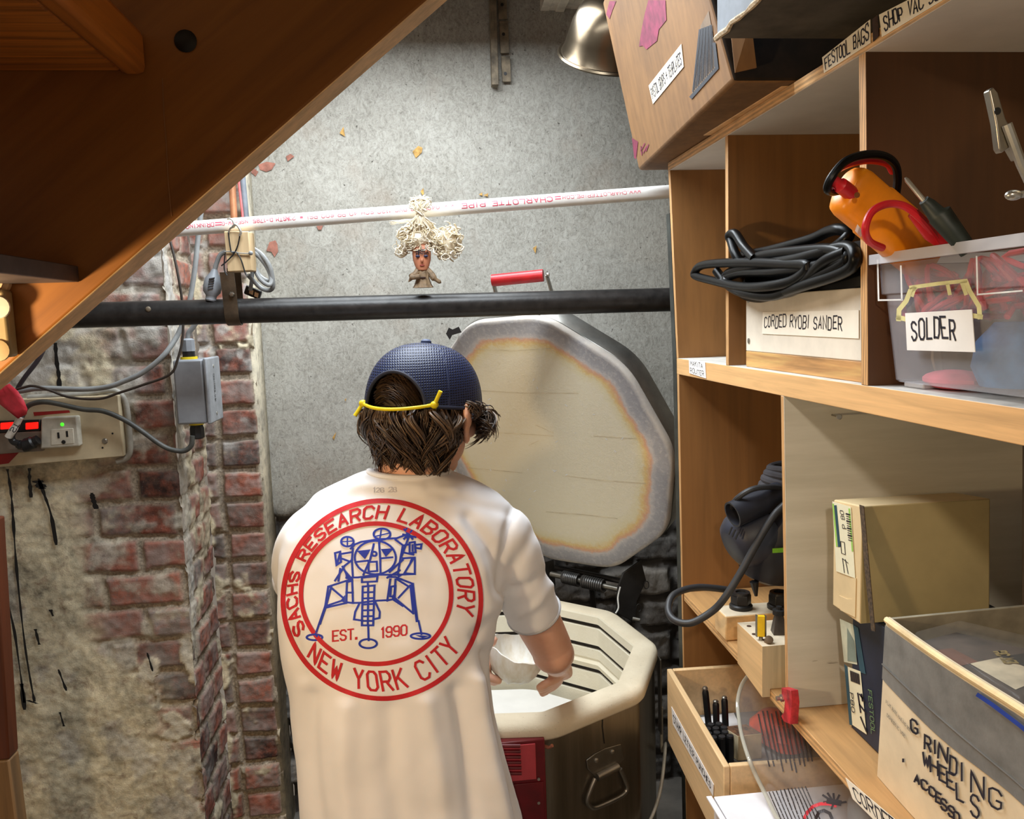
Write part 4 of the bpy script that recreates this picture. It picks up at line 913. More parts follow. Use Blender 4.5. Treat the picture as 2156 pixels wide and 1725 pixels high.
# motor housing cap bulging left with vents
a, b = P(1600, 1120, Y=Yt), P(1530, 1150, Y=Yt-.01)
g = G(); g.lathe([(.062, -.01), (.060, .02), (.054, .045), (.044, .060), (.030, .066)], a, b-a+V3((0, 0, -.008)), 28); g.build('motor_cap', mat('slate plastic', (46, 49, 62), .45, var=.08), pt_)
for i in range(3):
    g = G(); p_ = P(1534+i*7, 1126+i*5, Y=Yt-.062); q_ = P(1541+i*7, 1110+i*5, Y=Yt-.060); g.tube([p_, q_], .0018, 6); g.build('vent_slot', BLACK, pt_)
a, b = P(1642, 1040, Y=Yt-.03), P(1542, 1084, Y=Yt-.05)
g = G(); g.lathe([(.024, 0), (.0245, .05), (.0245, np.linalg.norm(b-a)), (.021, np.linalg.norm(b-a)), (.02, np.linalg.norm(b-a)-.02)], a, b-a, 24); g.build('dust_nozzle', M_TOOL, pt_)
g = G()
for i, (dy, r) in enumerate([(0, .009), (.011, .0105), (.022, .011), (.034, .011)]):
    p_ = P(1640, 1024, Y=Yt)+V3((.02, 0, .034-dy)); g.tube(catmull([p_+V3((.045*(.75+.12*i)*math.cos(t_), .04*math.sin(t_), .002*math.sin(2*t_+i))) for t_ in np.linspace(0, 2*math.pi, 10, False)], 4, True), r*.8, 10, True)
g.build('dust_sock', mat('charcoal cloth', (58, 56, 60), .9, var=.15), pt_)
g = G()
g.tube(catmull([P(1665, 1034, Y=Yt-.04), P(1630, 1026, Y=Yt-.05), P(1585, 1030, Y=Yt-.06), P(1552, 1050, Y=Yt-.05), P(1538, 1072, Y=Yt-.02)], 6), .0052, 10)
yl = [1.40, 1.40, 1.40, 1.40, 1.40, 1.41, 1.42, 1.44, 1.47, 1.50, 1.53, 1.55]
pth = [(1668, 1050), (1630, 1085), (1590, 1150), (1560, 1205), (1528, 1256), (1500, 1287), (1455, 1312), (1420, 1306), (1407, 1282), (1420, 1252), (1470, 1237), (1545, 1244)]
g.tube(catmull([P(x, y, Y=yy) for (x, y), yy in zip(pth, yl)], 7), .0068, 12)
g.build('cord', mat('soft black cord', (44, 44, 46), .5, var=.1), pt_)
pbx = G(); pbx.obox(P(1641, 1159, Y=Yt-.072), V3((.013, 0, 0)), V3((0, .001, 0)), V3((0, 0, .0042))); pbx.build('green_badge', mat('lime badge', (130, 196, 40), .4), pt_)
G().tube([P(1588, 1225, Y=Yt-.03), P(1592, 1255, Y=Yt-.03)], [.009, .003], 8).build('cord_guard', BLACK, pt_)

def shelf_pt(px, py, dz=0): # on the sloping lower shelf
    p = P(px, py, Z=.985)
    for _ in range(4): p = P(px, py, Z=ZL(p[1])+dz)
    return p
M_MAPLE = wood('pale maple block', (222, 182, 128), 1, .08, .55)
M_DUSTY = mat('dusty maple end', (206, 190, 164), .7, var=.06, sc=30)
b1 = thing('collet_block', 'pale wooden block holding two black collet nuts on the lower shelf', 'wood block', (.6, 1.5, .985))
z0 = ZL(1.47)+.0006; zt1 = 1.0375
g = G(); g.hexa([(.5555, 1.468, z0), (.72, 1.468, z0), (.72, 1.528, z0+.001), (.5555, 1.528, z0+.001), (.5555, 1.468, zt1), (.72, 1.468, zt1), (.72, 1.528, zt1), (.5555, 1.528, zt1)], [0, 1, 0, 0, 0, 0])
g.build('block', [M_MAPLE, M_DUSTY], b1, bevel=.003)
M_NUT = mat('black oxide steel', (46, 45, 45), .42, .5, var=.15, sc=60)
def nut(px, label_):
    c = P(*px, Z=zt1+.0005); n_ = thing('collet_nut', label_, 'nut', c, 'collet nuts')
    G().lathe([(.0225, 0), (.0225, .006), (.0200, .009)], c, (0, 0, 1), 28).build('flange', M_NUT, n_)
    G().lathe([(.0200, .009), (.0200, .026), (.0180, .029), (.0105, .029)], c, (0, 0, 1), 6, ang=.3).build('hex', M_NUT, n_, bevel=.001)
    G().lathe([(.0185, .028), (.0175, .0325), (.0105, .0325), (.0095, .020), (.001, .02)], c, (0, 0, 1), 24).build('collar', M_NUT, n_)
nut((1560, 1280), 'black collet nut standing alone at the left of the pale block')
nut((1640, 1280), 'black collet nut beside the conical bit, against the grey divider')
b2 = thing('router_bit_block', 'narrow wooden block with drilled holes at the edge of the lower shelf', 'wood block', (.58, 1.3, .98))
g = G(); z0 = ZL(1.27)+.0006; zt2_ = 1.058
g.hexa([(.5452, 1.2725, .9690), (.5594, 1.2725, .9690), (.5594, 1.383, .969), (.5452, 1.383, .969), (.5452, 1.2725, zt2_), (.5594, 1.2725, zt2_), (.5594, 1.383, zt2_), (.5452, 1.383, zt2_)])
g = G(); g.hexa([(.5452, 1.2725, z0), (.62, 1.2725, z0), (.62, 1.383, z0+.002), (.5452, 1.383, z0+.002), (.5452, 1.2725, zt2_), (.62, 1.2725, zt2_), (.62, 1.383, zt2_), (.5452, 1.383, zt2_)], [0, 1, 2, 0, 0, 0])
g.hexa([(.5452, 1.2725, .968), (.5594, 1.2725, .968), (.5594, 1.383, .982), (.5452, 1.383, .982), (.5452, 1.2725, z0+.001), (.5594, 1.2725, z0+.001), (.5594, 1.383, z0+.001), (.5452, 1.383, z0+.001)], [0, 0, 2, 0, 0, 0])
g.build('block', [M_MAPLE, M_DUSTY, wood('grey end grain', (192, 174, 140), 2, .1, .7)], b2, bevel=.0012)
for a in ((1577, 1319), (1588, 1336), (1610, 1348)): G().lathe([(.0042, 0), (.0042, .0006)], P(*a, Z=zt2_), (0, 0, 1), 14).build('drilled_hole', mat('dark hole', (60, 36, 20), .9), b2)
c = P(1602, 1348, Z=zt2_)
yb = thing('yellow_router_bit', 'yellow router bit standing in the narrow drilled block', 'router bit', c)
G().lathe([(.0035, -.006), (.0035, .006)], c, (0, 0, 1), 12).build('shank', STEEL, yb)
G().obox(c+V3((0, 0, .025)), V3((.0062, -.002, 0)), V3((.001, .003, 0)), V3((0, 0, .0185))).build('cutter', mat('yellow coated cutter', (240, 190, 20), .4), yb, bevel=.001)
for s__ in (-1, 1): G().obox(c+V3((.0068*s__, -.002*s__, .025)), V3((.001, 0, 0)), V3((0, .003, 0)), V3((0, 0, .019))).build('blade', STEEL, yb)
c = P(1616, 1352, Z=zt2_); o = G().lathe([(.0062, 0), (.0068, .009), (.0068, .011), (.003, .012)], c, unit(V3((.0, -.5, .5))), 16).build('brown_dowel', mat('brown steel pin', (112, 92, 70), .5, .4)); tag(o, 'small brown pin leaning at the foot of the yellow bit', 'pin')
c = P(1640, 1333, Z=zt2_)
db = thing('conical_router_bit', 'dark conical router bit pressed against the grey divider', 'router bit', c)
G().lathe([(.017, 0), (.012, .022), (.0085, .034)], c, (0, 0, 1), 4, ang=.6).build('cutter', mat('dark steel cutter', (72, 64, 58), .45, .6, var=.2), db, bevel=.001)
G().lathe([(.0085, .033), (.0115, .034), (.0115, .042), (.005, .043), (.005, .048)], c, (0, 0, 1), 8).build('nut', M_NUT, db)
rl = thing('red_latch', 'red painted steel latch bolted to the foot of the grey divider', 'latch', P(1655, 1480, X=.55))
M_REDP = mat('chipped red paint', (176, 40, 48), .5, var=.25, sc=60)
g = G(); g.prism([P(x, y, X=.545) for x, y in [(1645, 1448), (1664, 1454), (1667, 1480), (1664, 1526), (1650, 1520), (1644, 1508), (1650, 1500), (1652, 1476), (1645, 1466)]], (.013, 0, 0)); g.build('plate', M_REDP, rl, bevel=.001)
bq = P(1647, 1470, X=.545); G().lathe([(.0058, -.002), (.0058, .003), (.0035, .004), (.0035, .010)], bq, (-1, 0, 0), 6).build('bolt', ZINC, rl)

# ------------------------------------------------------------------ right bay: disc boxes and the taped carton
tb = thing('tan_carton', 'upper tan carton with a P80 label stacked on the navy box', 'box', (.7, 1.1, 1.17))
xt, ya, yb_, zb_, zt_ = .602, 1.0665, 1.146, 1.1705, 1.338
g = G(); g.hexa([(xt, ya, zb_), (.80, ya, zb_), (.80, yb_, zb_), (xt, yb_, zb_), (xt, ya, 1.342), (.795, ya, 1.342), (.795, yb_, 1.334), (xt, yb_, 1.334)], [0, 0, 1, 0, 0, 0])
g.build('box_body', [mat('pale carton board', (214, 190, 146), .75, var=.05, sc=12), mat('olive tan carton', (176, 160, 116), .75, var=.05, sc=10)], tb, bevel=.002)
fT = plane_fn((xt, 1.1, 1.2), (-1, 0, 0))
def FT(px, l=.0008): return [fT(x, y, l) for x, y in px]
g = G(); g.prism(FT([(1811, 1063), (1820, 1066), (1844, 1330), (1836, 1328), (1822, 1200), (1816, 1120)], .0003), (-.001, 0, 0)); 
g.build('cut_edge', mat('dark corrugated edge', (70, 56, 40), .9, var=.4, sc=200), tb, smooth=False)
lb = G(); q = FT([(1762, 1203), (1802, 1218), (1793, 1068), (1754, 1056)], .0006); sheet(lb, q, .0006); lb.build('paper_label', mat('ivory label', (226, 220, 190), .6, var=.03), tb, smooth=False)
g = G()
for px in ([(1756, 1062), (1764, 1150)], [(1790, 1072), (1797, 1160)]): ink2d(g, [px], lambda a, b: fT(a, b, .0016), 3.2, 0)
g.build('green_stripe', mat('lime stripe', (150, 196, 90), .6), tb, smooth=False)
g = G(); ink2d(g, [[(1761, 1066), (1769, 1150)]], lambda a, b: fT(a, b, .0016), 5, 0); g.build('teal_bar', mat('teal bar', (34, 70, 84), .6), tb, smooth=False)
g = G(); qv = [fT(x, y, .0014) for x, y in [(1777, 1070), (1783, 1140), (1776, 1142), (1770, 1068)]]
write(g, [fT(x, y, .0012) for x, y in [(1786, 1118), (1778, 1072), (1769, 1070), (1776, 1117)]][0:4], 'P 80', (.1, .1, .9, .9), .0011, 0, .1, .0002)
for i in range(12):
    y = 1082+i*5; ink2d(g, [[(1784+.09*(y-1082), y), (1791+.09*(y-1082), y+2)]], lambda a, b: fT(a, b, .0018), 1.6 if i % 3 else 3.0)
ink2d(g, [[(1772, 1140), (1774, 1165), (1782, 1168), (1780, 1142), (1772, 1140)], [(1776, 1176), (1780, 1206)], [(1782, 1178), (1788, 1208)], [(1776, 1176), (1788, 1186)]], lambda a, b: fT(a, b, .0018), 1.2)
g.build('label_print', INK, tb, smooth=False)
g = G(); g.prism(FT([(1768, 1254), (1786, 1262), (1797, 1262), (1794, 1218), (1804, 1218), (1802, 1300), (1771, 1285)], .0002), (-.0012, 0, 0)); g.build('front_flap', mat('pale carton board', (214, 190, 146)), tb, smooth=False)
nb = thing('navy_carton', 'lower navy disc carton with a P80 label under the tan carton', 'box', (.7, 1.1, .976))
xn = .6285
zn0 = ZL(1.09)+.0012
g = G(); g.hexa([(xn, 1.049, zn0-.001), (.83, 1.049, zn0-.001), (.83, 1.136, zn0+.001), (xn, 1.136, zn0+.001), (xn, 1.049, 1.1695), (.83, 1.049, 1.1695), (.83, 1.136, 1.1695), (xn, 1.136, 1.1695)]); g.build('box_body', mat('navy printed carton', (34, 42, 60), .55, var=.12, sc=20), nb, bevel=.002)
fN = plane_fn((xn, 1.1, 1.0), (-1, 0, 0))
def npatch(px, m, name, l=.0008): return patch(px, m, name, nb, l, fN)
npatch([(1769, 1303), (1798, 1316), (1806, 1400), (1778, 1394)], mat('pale mint print', (190, 192, 170), .6), 'mint_panel')
npatch([(1797, 1316), (1808, 1322), (1824, 1420), (1812, 1416)], mat('teal print', (44, 78, 92), .6), 'teal_panel', .0009)
npatch([(1785, 1322), (1800, 1350), (1806, 1395), (1786, 1392)], mat('grey green print', (120, 132, 122), .6), 'inset_panel', .0012)
npatch([(1786, 1404), (1813, 1414), (1826, 1547), (1795, 1526)], mat('ivory label', (226, 220, 190)), 'paper_label', .001)
npatch([(1779, 1398), (1786, 1404), (1796, 1528), (1790, 1526)], mat('teal print', (44, 78, 92)), 'label_edge', .0012)
g = G()
write(g, [fN(x, y, .0014) for x, y in [(1791, 1456), (1795, 1500), (1803, 1503), (1799, 1459)]], 'P80', (.05, .1, .95, .9), .0013, 0, .1, .0002)
for i in range(10): ink2d(g, [[(1792+i*2.0, 1412+i*.8), (1794+i*2.0, 1434+i*.8)]], lambda a, b: fN(a, b, .0016), 1.3)
for px in ([(1808, 1460), (1814, 1500)], [(1812, 1462), (1822, 1476)], [(1812, 1484), (1824, 1500)], [(1814, 1510), (1826, 1540)], [(1816, 1462), (1818, 1476)]): ink2d(g, [px], lambda a, b: fN(a, b, .0016), 3)
g.build('label_print', INK, nb, smooth=False)
g = G(); write(g, [fN(x, y, .0012) for x, y in [(1829, 1450), (1836, 1546), (1846, 1551), (1838, 1454)]], 'FESTOOL', (.02, .1, .98, .9), .0012, 0, .0, .0002); g.build('green_lettering', mat('faded green print', (110, 146, 96), .6), nb, smooth=False)

xd = .586
dk_ = thing('taped_carton', 'open white carton with grey duct tape rim for grinding wheels, nearest on shelf', 'box', (.7, .8, .972))
yfar, ynear, zb2 = 1.010, .50, .9725
def zd(y): return ZL(y)+.001
ztop = 1.214
M_WC = mat('scuffed white carton', (226, 208, 176), .7, var=.05, sc=14)
g = G(); g.hexa([(xd+.012, ynear, zd(ynear)), (.93, ynear, zd(ynear)), (.93, yfar, zd(yfar)), (xd+.012, yfar, zd(yfar)), (xd-.006, ynear, ztop), (.93, ynear, ztop), (.93, .965, ztop+.006), (xd-.006, .965, ztop+.006)], 0)
# walls of the open box
def wall4(p0, p1, th, z0a, z1a, nm, m):
    pass
def wpt(u, v, off=0): # on the front wall: u along Y from far to near, v up
    y0 = yfar+(ynear-yfar)*u; y1 = .965+(ynear-.965)*u; yy = y0+(y1-y0)*v
    return V3((xd+.012-.018*v+off-.004*math.sin(math.pi*min(1, u*2)), yy, zd(y0)+(ztop+.006*(1-u)-zd(y0))*v))
g = G(); N_, M_ = 24, 8
vs = [wpt(i/N_, j/M_, o_) for o_ in (0, .005) for j in range(M_+1) for i in range(N_+1)]; K = (N_+1)*(M_+1); fs = []
for j in range(M_):
    for i in range(N_):
        a = j*(N_+1)+i; fs.append((a, a+1, a+N_+2, a+N_+1)); fs.append((K+a, K+a+N_+1, K+a+N_+2, K+a+1))
for i in range(N_): a = M_*(N_+1)+i; fs.append((a, a+1, K+a+1, K+a))
for j in range(M_): a = j*(N_+1); fs.append((a, a+N_+1, K+a+N_+1, K+a))
g.add(vs, fs); fw_ = g.build('front_wall', M_WC, dk_); SD = onto(fw_)
g = G(); g.hexa([(xd+.012, yfar-.006, zd(1)), (.93, yfar-.006, zd(1)), (.93, yfar, zd(1)), (xd+.012, yfar, zd(1)), (xd-.005, .960, ztop+.005), (.93, .960, ztop+.012), (.93, .966, ztop+.012), (xd-.005, .966, ztop+.005)]); g.build('end_wall', mat('grey lined carton', (150, 142, 122), .7), dk_, bevel=.001)
g = G(); g.box((xd+.015, ynear, .974), (.93, yfar-.008, .979)); g.build('base', M_WC, dk_)
# duct tape band
g = G(); n = 30; L1 = []; L2 = []
for i in range(n+1):
    u = i/n*.999; L1.append(wpt(u, .955, -.0012)); L2.append(wpt(u, .60-.05*u+.006*math.sin(17*u)+.03*math.exp(-u*14), -.0012))
g.add(L1+L2, [(i, i+1, n+2+i, n+1+i) for i in range(n)])
DT = mat('grey duct tape', (126, 126, 124), .42, .15, var=.1, sc=30, bump=.25, bsc=60); g.build('duct_tape', DT, dk_)
g = G(); g.tube([wpt(i/20, .72-.12*i/20, -.002) for i in range(21)], .0012, 6); g.build('tape_crease', mat('crease grey', (96, 94, 90), .5), dk_)
g = G(); g.tube([wpt(u, .985, .0008) for u in np.linspace(0, 1, 20)], .0042, 8); g.build('rim_edge', mat('cream carton rim', (232, 206, 160), .7), dk_)
def fD(px, py, lift=.002): return SD(px, py, lift)
g = G()
TX = [('G', 1922, 1512, 14, 26), ('R', 1950, 1545, 13, 30), ('I', 1970, 1556, 8, 28), ('N', 1979, 1560, 20, 34), ('D', 2003, 1590, 14, 34), ('I', 2026, 1604, 10, 36), ('N', 2048, 1622, 26, 44), ('G', 2086, 1654, 26, 40),
      ('W', 1947, 1584, 14, 26), ('H', 1963, 1594, 16, 30), ('E', 1981, 1610, 14, 30), ('E', 1998, 1626, 14, 30), ('L', 2018, 1650, 14, 32), ('S', 2048, 1670, 16, 44), 
      ('A', 1929, 1630, 10, 16), ('C', 1944, 1640, 12, 18), ('C', 1960, 1654, 12, 18), ('E', 1974, 1668, 10, 20), ('S', 1985, 1680, 12, 22), ('S', 2000, 1694, 12, 22), ('O', 2012, 1706, 12, 20), ("'", 1903, 1598, 10, 18)]
for ch, x, y, w_, h_ in TX:
    pls, wd = strokes(ch, .25, 0, int(x)); sh_ = .55
    ink2d(g, [[(x+a/4*w_, y+h_-(b/6)*h_+a/4*w_*sh_) for a, b in pl] for pl in pls], lambda a, b: fD(a, b, .0022), 4.4, 0, 8)
g.build('marker_lettering', INK, dk_, smooth=False)
g = G()
for i, (x, y, t_) in enumerate([(1870, 1480, 'FLAT RATE MAILING BOX'), (1872, 1508, 'DOMESTIC USE')]):
    pls, wd = strokes(t_, .1); ink2d(g, [[(x+a/wd*(52-i*14), y+a/wd*(62-i*16)-b*1.1) for a, b in pl] for pl in pls], lambda a, b: fD(a, b, .003), 1.0)
g.build('printed_lettering', mat('grey print', (150, 140, 124), .6), dk_, smooth=False)
bs = G(); ink2d(bs, [[(2070, 1462), (2100, 1482), (2156, 1524), (2200, 1560)]], lambda a, b: fD(a, b, .006), 9, 0, 20); bs.build('blue_edge', mat('blue print', (30, 60, 150), .5), dk_, smooth=False)
# blister packs inside
def pack(name, lab, pts, z, m, card):
    t_ = thing(name, lab, 'package', pts[0]); q = [P(x, y, Z=z) for x, y in pts]
    return t_, q
t1 = thing('blister_pack', 'clear blister pack with black and yellow card on top inside the taped carton', 'package', P(2000, 1400, Z=1.19))
q = [P(x, y, Z=1.192) for x, y in [(1914, 1362), (2156, 1524), (2300, 1405), (2012, 1336)]]
g = G(); g.prism(q, (0, 0, .003)); g.build('backing_card', mat('dark printed card', (74, 62, 54), .5, var=.3, sc=22), t1, bevel=.001)
def on(u, v, l=.0035): return bil(q, u, v)+V3((0, 0, l))
for nm, m, us in [('beige_panel', mat('beige card panel', (206, 190, 160), .5), [(.42, .30), (.80, .26), (.86, .62), (.50, .66)]), ('black_panel', mat('black card panel', (40, 36, 34), .5), [(.50, .68), (.88, .62), (.92, .92), (.60, .94)]), ('brown_panel', mat('reddish card panel', (110, 70, 54), .5), [(.14, .12), (.40, .16), (.44, .40), (.2, .44)])]:
    g = G(); g.add([on(*u_) for u_ in us], [(0, 1, 2, 3)]); g.build(nm, m, t1, smooth=False)
g = G(); write(g, [on(.40, .70, .004), on(.58, .52, .004), on(.66, .64, .004), on(.46, .84, .004)], 'RC M3', (.1, .15, .9, .85), .003, 0, .1, .0004); g.build('bold_print', mat('yellow brown print', (150, 130, 84), .5), t1, smooth=False)
g = G(); rr = []
for s_, h_ in ((1.0, .004), (.93, .022), (.55, .028)):
    c_q = sum(q)/4; rr.append([c_q+(p-c_q)*s_+V3((0, 0, h_)) for p in q])
g.loft(rr); g.build('clear_blister', glass('crinkled clear plastic', (226, 222, 214), .12, .05), t1, bevel=.004)
for k, (px, r) in enumerate([((2040, 1440), .022), ((2100, 1470), .018), ((1990, 1400), .02)]):
    o = G().lathe([(r*.35, 0), (r, 0), (r, .007), (r*.35, .007)], P(*px, Z=1.170), (0, 0, 1), 28).build('grinding_wheel', mat('dark abrasive wheel', (58, 48, 44), .8, var=.3, sc=150)); tag(o, ['dark grinding wheel in the middle of the three beneath the blister pack', 'small dark grinding wheel nearest the viewer beneath the blister pack', 'dark grinding wheel farthest back beneath the blister pack'][k], 'grinding wheel', 'wheels in the taped carton')
g = G(); g.box((xd+.03, .55, .98), (.9, .95, 1.168)); o = g.build('inner_carton', mat('brown inner carton', (70, 54, 42), .8, var=.3, sc=12), bevel=.004); tag(o, 'dark brown inner carton under the packages in the taped carton', 'box')

# ------------------------------------------------------------------ tray of letter punches
tr_ = thing('wooden_tray', 'pale wooden tray of stamp letter punches jutting out under the lower shelf', 'tray', (.6, 1.5, .685))
zT, zB3, zFl = .850, .6845, .745
A, B, C, D = V3((.4985, 1.668, 0)), V3((.4775, 1.274, 0)), V3((.76, 1.262, 0)), V3((.78, 1.660, 0))
th = .0115
def wallp(a, b, inw, nm, lbl=None):
    n = unit(V3((-(b-a)[1], (b-a)[0], 0))); n = n if np.dot(n, inw-a) > 0 else -n
    g = G(); z0 = V3((0, 0, zB3)); z1 = V3((0, 0, zT)); g.hexa([a+z0, b+z0, b+n*th+z0, a+n*th+z0, a+z1, b+z1, b+n*th+z1, a+n*th+z1]); return g.build(nm, M_TRAY, tr_, bevel=.002)
M_TRAY = wood('pale beech tray', (226, 192, 144), 1, .07, .55)
cen = (A+B+C+D)/4
wallp(A, B, cen, 'side_wall'); wallp(D, C, cen, 'side_wall'); wallp(A+V3((th+.0006, 0, 0)), D-V3((th, 0, 0)), cen, 'end_wall'); wallp(B+V3((th+.0006, 0, 0)), C-V3((th, 0, 0)), cen, 'end_wall')
G().prism([A+V3((th+.0005, -th-.001, zFl-.008)), B+V3((th+.0005, th+.001, zFl-.008)), C+V3((-th-.0005, th+.001, zFl-.008)), D+V3((-th-.0005, -th-.001, zFl-.008))], (0, 0, .0078)).build('base', mat('grey tray floor', (120, 118, 114), .7), tr_)
fY = plane_fn(A, (-1, (B-A)[0]/(B-A)[1], 0))
label('paper_label', tr_, [fY(x, y, .0008) for x, y in [(1418, 1525), (1503, 1677), (1504, 1652), (1415, 1488)]], [('STAMP LETTER PUNCHES', (.04, .28, .95, .72))], WPAPER, w=.0021, gap=1.6, jit=.3)
pp = tag(G().prism([P(x, y, Z=zFl+.0003) for x, y in [(1472, 1512), (1545, 1502), (1565, 1545), (1490, 1565)]], (0, 0, .001)).build('paper_sheet', WPAPER, smooth=False), 'white paper lying under the punches in the tray', 'paper')
M_PUN = mat('black punch steel', (40, 40, 42), .4, .6, var=.15)
def punch(px, ptop, lab):
    b = P(*px, Z=zFl+.0015); t_ = P(*ptop, Y=b[1]+.01); r = thing('letter_punch', lab, 'punch', b, 'letter punches in the tray')
    d = unit(t_-b); Lp = np.linalg.norm(t_-b)
    G().lathe([(.0062, 0), (.0072, Lp*.15), (.0072, Lp*.86), (.0056, Lp*.92)], b, d, 8).build('shank', M_PUN, r)
    G().lathe([(.0048, Lp*.915), (.0062, Lp*.96), (.0042, Lp)], b, d, 14).build('struck_head', STEEL, r); return r
punch((1493, 1535), (1484, 1446), 'tall letter punch standing farthest left in the tray'); punch((1509, 1548), (1507, 1474), 'tall letter punch standing in the middle of the three'); punch((1528, 1538), (1525, 1466), 'tall letter punch leaning right of the other two')
r_ = random.Random(2); pr = None
for j in range(4):
    for i in range(3):
        c = V3((.524+.0165*i+.004*(j % 2), 1.51-.0165*j, zFl+.0015))
        lab = 'black letter punch seen end on, one of the bundle standing by the small carton'
        if pr is None:
            pr = thing('letter_punch', lab, 'punch', c, 'bundled letter punches'); G().lathe([(.0072, 0), (.0072, .05)], c, (0, 0, 1), 10).build('shank', M_PUN, pr); G().lathe([(.0072, .0502), (.0066, .054), (.003, .0545)], c, (0, 0, 1), 10).build('struck_head', mat('dark struck head', (70, 70, 72), .4, .6), pr); c0_ = c
        else: dup(pr, c-c0_, lab, 'bundled letter punches')
sc_ = thing('small_carton', 'small open carton with a barcode standing in the tray', 'box', P(1540, 1600, Z=.70))
zc0 = zFl+.0005; a_, b_ = P(1522, 1582, Z=zc0), P(1554, 1603, Z=zc0); e_ = P(1604, 1597, Z=zc0)-b_; a_[2] = b_[2] = e_[2] = 0
g = G(); zc1 = zFl+.052
g.hexa([a_+V3((0, 0, zc0)), b_+V3((0, 0, zc0)), b_+e_+V3((0, 0, zc0)), a_+e_+V3((0, 0, zc0)), a_+V3((0, 0, zc1)), b_+V3((0, 0, zc1)), b_+e_+V3((0, 0, zc1)), a_+e_+V3((0, 0, zc1))], [0, 1, 0, 0, 0, 0]); g.build('box_body', [mat('pale carton', (222, 204, 166), .7), mat('brown contents', (92, 62, 40), .9, var=.5, sc=90)], sc_, bevel=.001)
fq = plane_fn(a_, np.cross(b_-a_, (0, 0, 1)))
g = G(); nq = unit(np.cross(b_-a_, (0, 0, 1))); nq = nq if nq[0] < 0 else -nq
qb = [a_*.75+b_*.25+V3((0, 0, zFl+.012)), a_*.25+b_*.75+V3((0, 0, zFl+.012)), a_*.25+b_*.75+V3((0, 0, zFl+.042)), a_*.75+b_*.25+V3((0, 0, zFl+.042))]
qb = [x+nq*.0008 for x in qb]
for i in range(9): ink2d(g, [[(i/8, 0), (i/8, 1)]], lambda u, v: bil(qb, u, v), .05 if i % 3 else .09)
g.build('barcode', INK, sc_, smooth=False)
rp = G(); c = P(1640, 1532, Z=.776); rp.loft([[c+V3((.05*s_*math.cos(a)*(1+.15*math.sin(3*a)), .07*s_*math.sin(a), h_)) for a in np.linspace(0, 2*math.pi, 18, False)] for s_, h_ in ((.6, -.03), (1, -.02), (1, 0), (.7, .02), (.3, .03))])
o = rp.build('red_pouch', mat('red orange plastic pouch', (196, 60, 30), .4, var=.35, sc=18)); tag(o, 'red and orange plastic pouch seen through the clear guard', 'pouch')

wbx = thing('white_carton', 'plain white carton at the bottom edge in front of the wooden tray', 'box', (.55, 1.0, .685))
zw = .812; l0 = P(1502, 1676, Z=zw); 
g = G(); g.hexa([(l0[0]-.004, .6, .685), (.80, .6, .685), (.80, l0[1]-.002, .685), (l0[0], l0[1]-.002, .685), (l0[0]-.012, .6, zw), (.80, .6, zw), (.80, l0[1]-.002, zw), (l0[0], l0[1]-.002, zw)]); g.build('box_body', mat('white card', (232, 230, 234), .6, var=.02), wbx, bevel=.0015)
g = G(); g.box((l0[0]-.013, .6, zw-.001), (l0[0]-.004, l0[1]-.002, zw+.0015)); g.build('lid_edge', mat('white card', (232, 230, 234)), wbx)

# clear face guard hanging under the lower shelf
fg = thing('clear_guard', 'large clear plastic guard with printed text hanging beside the wooden tray', 'guard', (.575, 1.2, .9))
edge = [P(1588, 1408, X=.578), P(1563, 1440, X=.568), P(1553, 1478, X=.553), P(1556, 1515, X=.542), P(1562, 1550, X=.532), P(1576, 1596, Y=1.255), P(1592, 1634, Y=1.236), P(1612, 1674, Y=1.212), P(1640, 1728, Z=.821)]
edge.append(edge[-1]+V3((.012, -.03, -.001))); edge = catmull(edge, 6); NS = 10
dirs = V3((.045, -.42, 0))
g = G(); vs = [e+dirs*(j/NS)+V3((off, 0, 0)) for off in (0, .003) for e in edge for j in range(NS+1)]; K = len(edge)*(NS+1); fs = []
for i in range(len(edge)-1):
    for j in range(NS): q0 = i*(NS+1)+j; fs += [(q0, q0+1, q0+NS+2, q0+NS+1), (K+q0, K+q0+NS+1, K+q0+NS+2, K+q0+1)]
g.add(vs, fs); shg = g.build('sheet', glass('clear smoky acrylic', (150, 140, 134), .06, .16), fg)
g = G(); g.tube(edge, .0036, 10); g.build('polished_rim', glass('polished acrylic edge', (200, 198, 184), .08, .6), fg)
g = G(); r_ = random.Random(12); SG = onto(shg); fG = lambda a, b: SG(a, b, .0012)
for i in range(11):
    x = 1598+i*9.2; y0 = 1506-i*1.5+r_.uniform(-6, 6); y1 = y0+95+r_.uniform(-10, 24); y = y0
    while y < y1:
        l = r_.uniform(8, 22); ink2d(g, [[(x+(y-y0)*.20, y), (x+(y+l-y0)*.20, y+l)]], fG, 3.4); y += l+r_.uniform(2, 4)
for i in range(11):
    x = 1621+i*7.6; y0 = 1668-i*1.0; y1 = y0+90; y = y0
    while y < y1:
        l = r_.uniform(6, 16); ink2d(g, [[(x+(y-y0)*.42, y), (x+(y+l-y0)*.42, y+l)]], fG, 2.6); y += l+r_.uniform(2, 3)
g.build('printed_text', mat('brown black print', (54, 44, 40), .6), fg, smooth=False)
g = G(); ink2d(g, [[(1693, 1728), (1700, 1712), (1712, 1700), (1728, 1694), (1746, 1694), (1760, 1698)]], fG, 7, 0, 6); g.build('red_ring_print', mat('red ring', (190, 40, 50), .5), fg, smooth=False)
g = G()
ink2d(g, [[(1752, 1724), (1748, 1714), (1736, 1708), (1724, 1712), (1718, 1724)]], fG, 7, 0, 5)
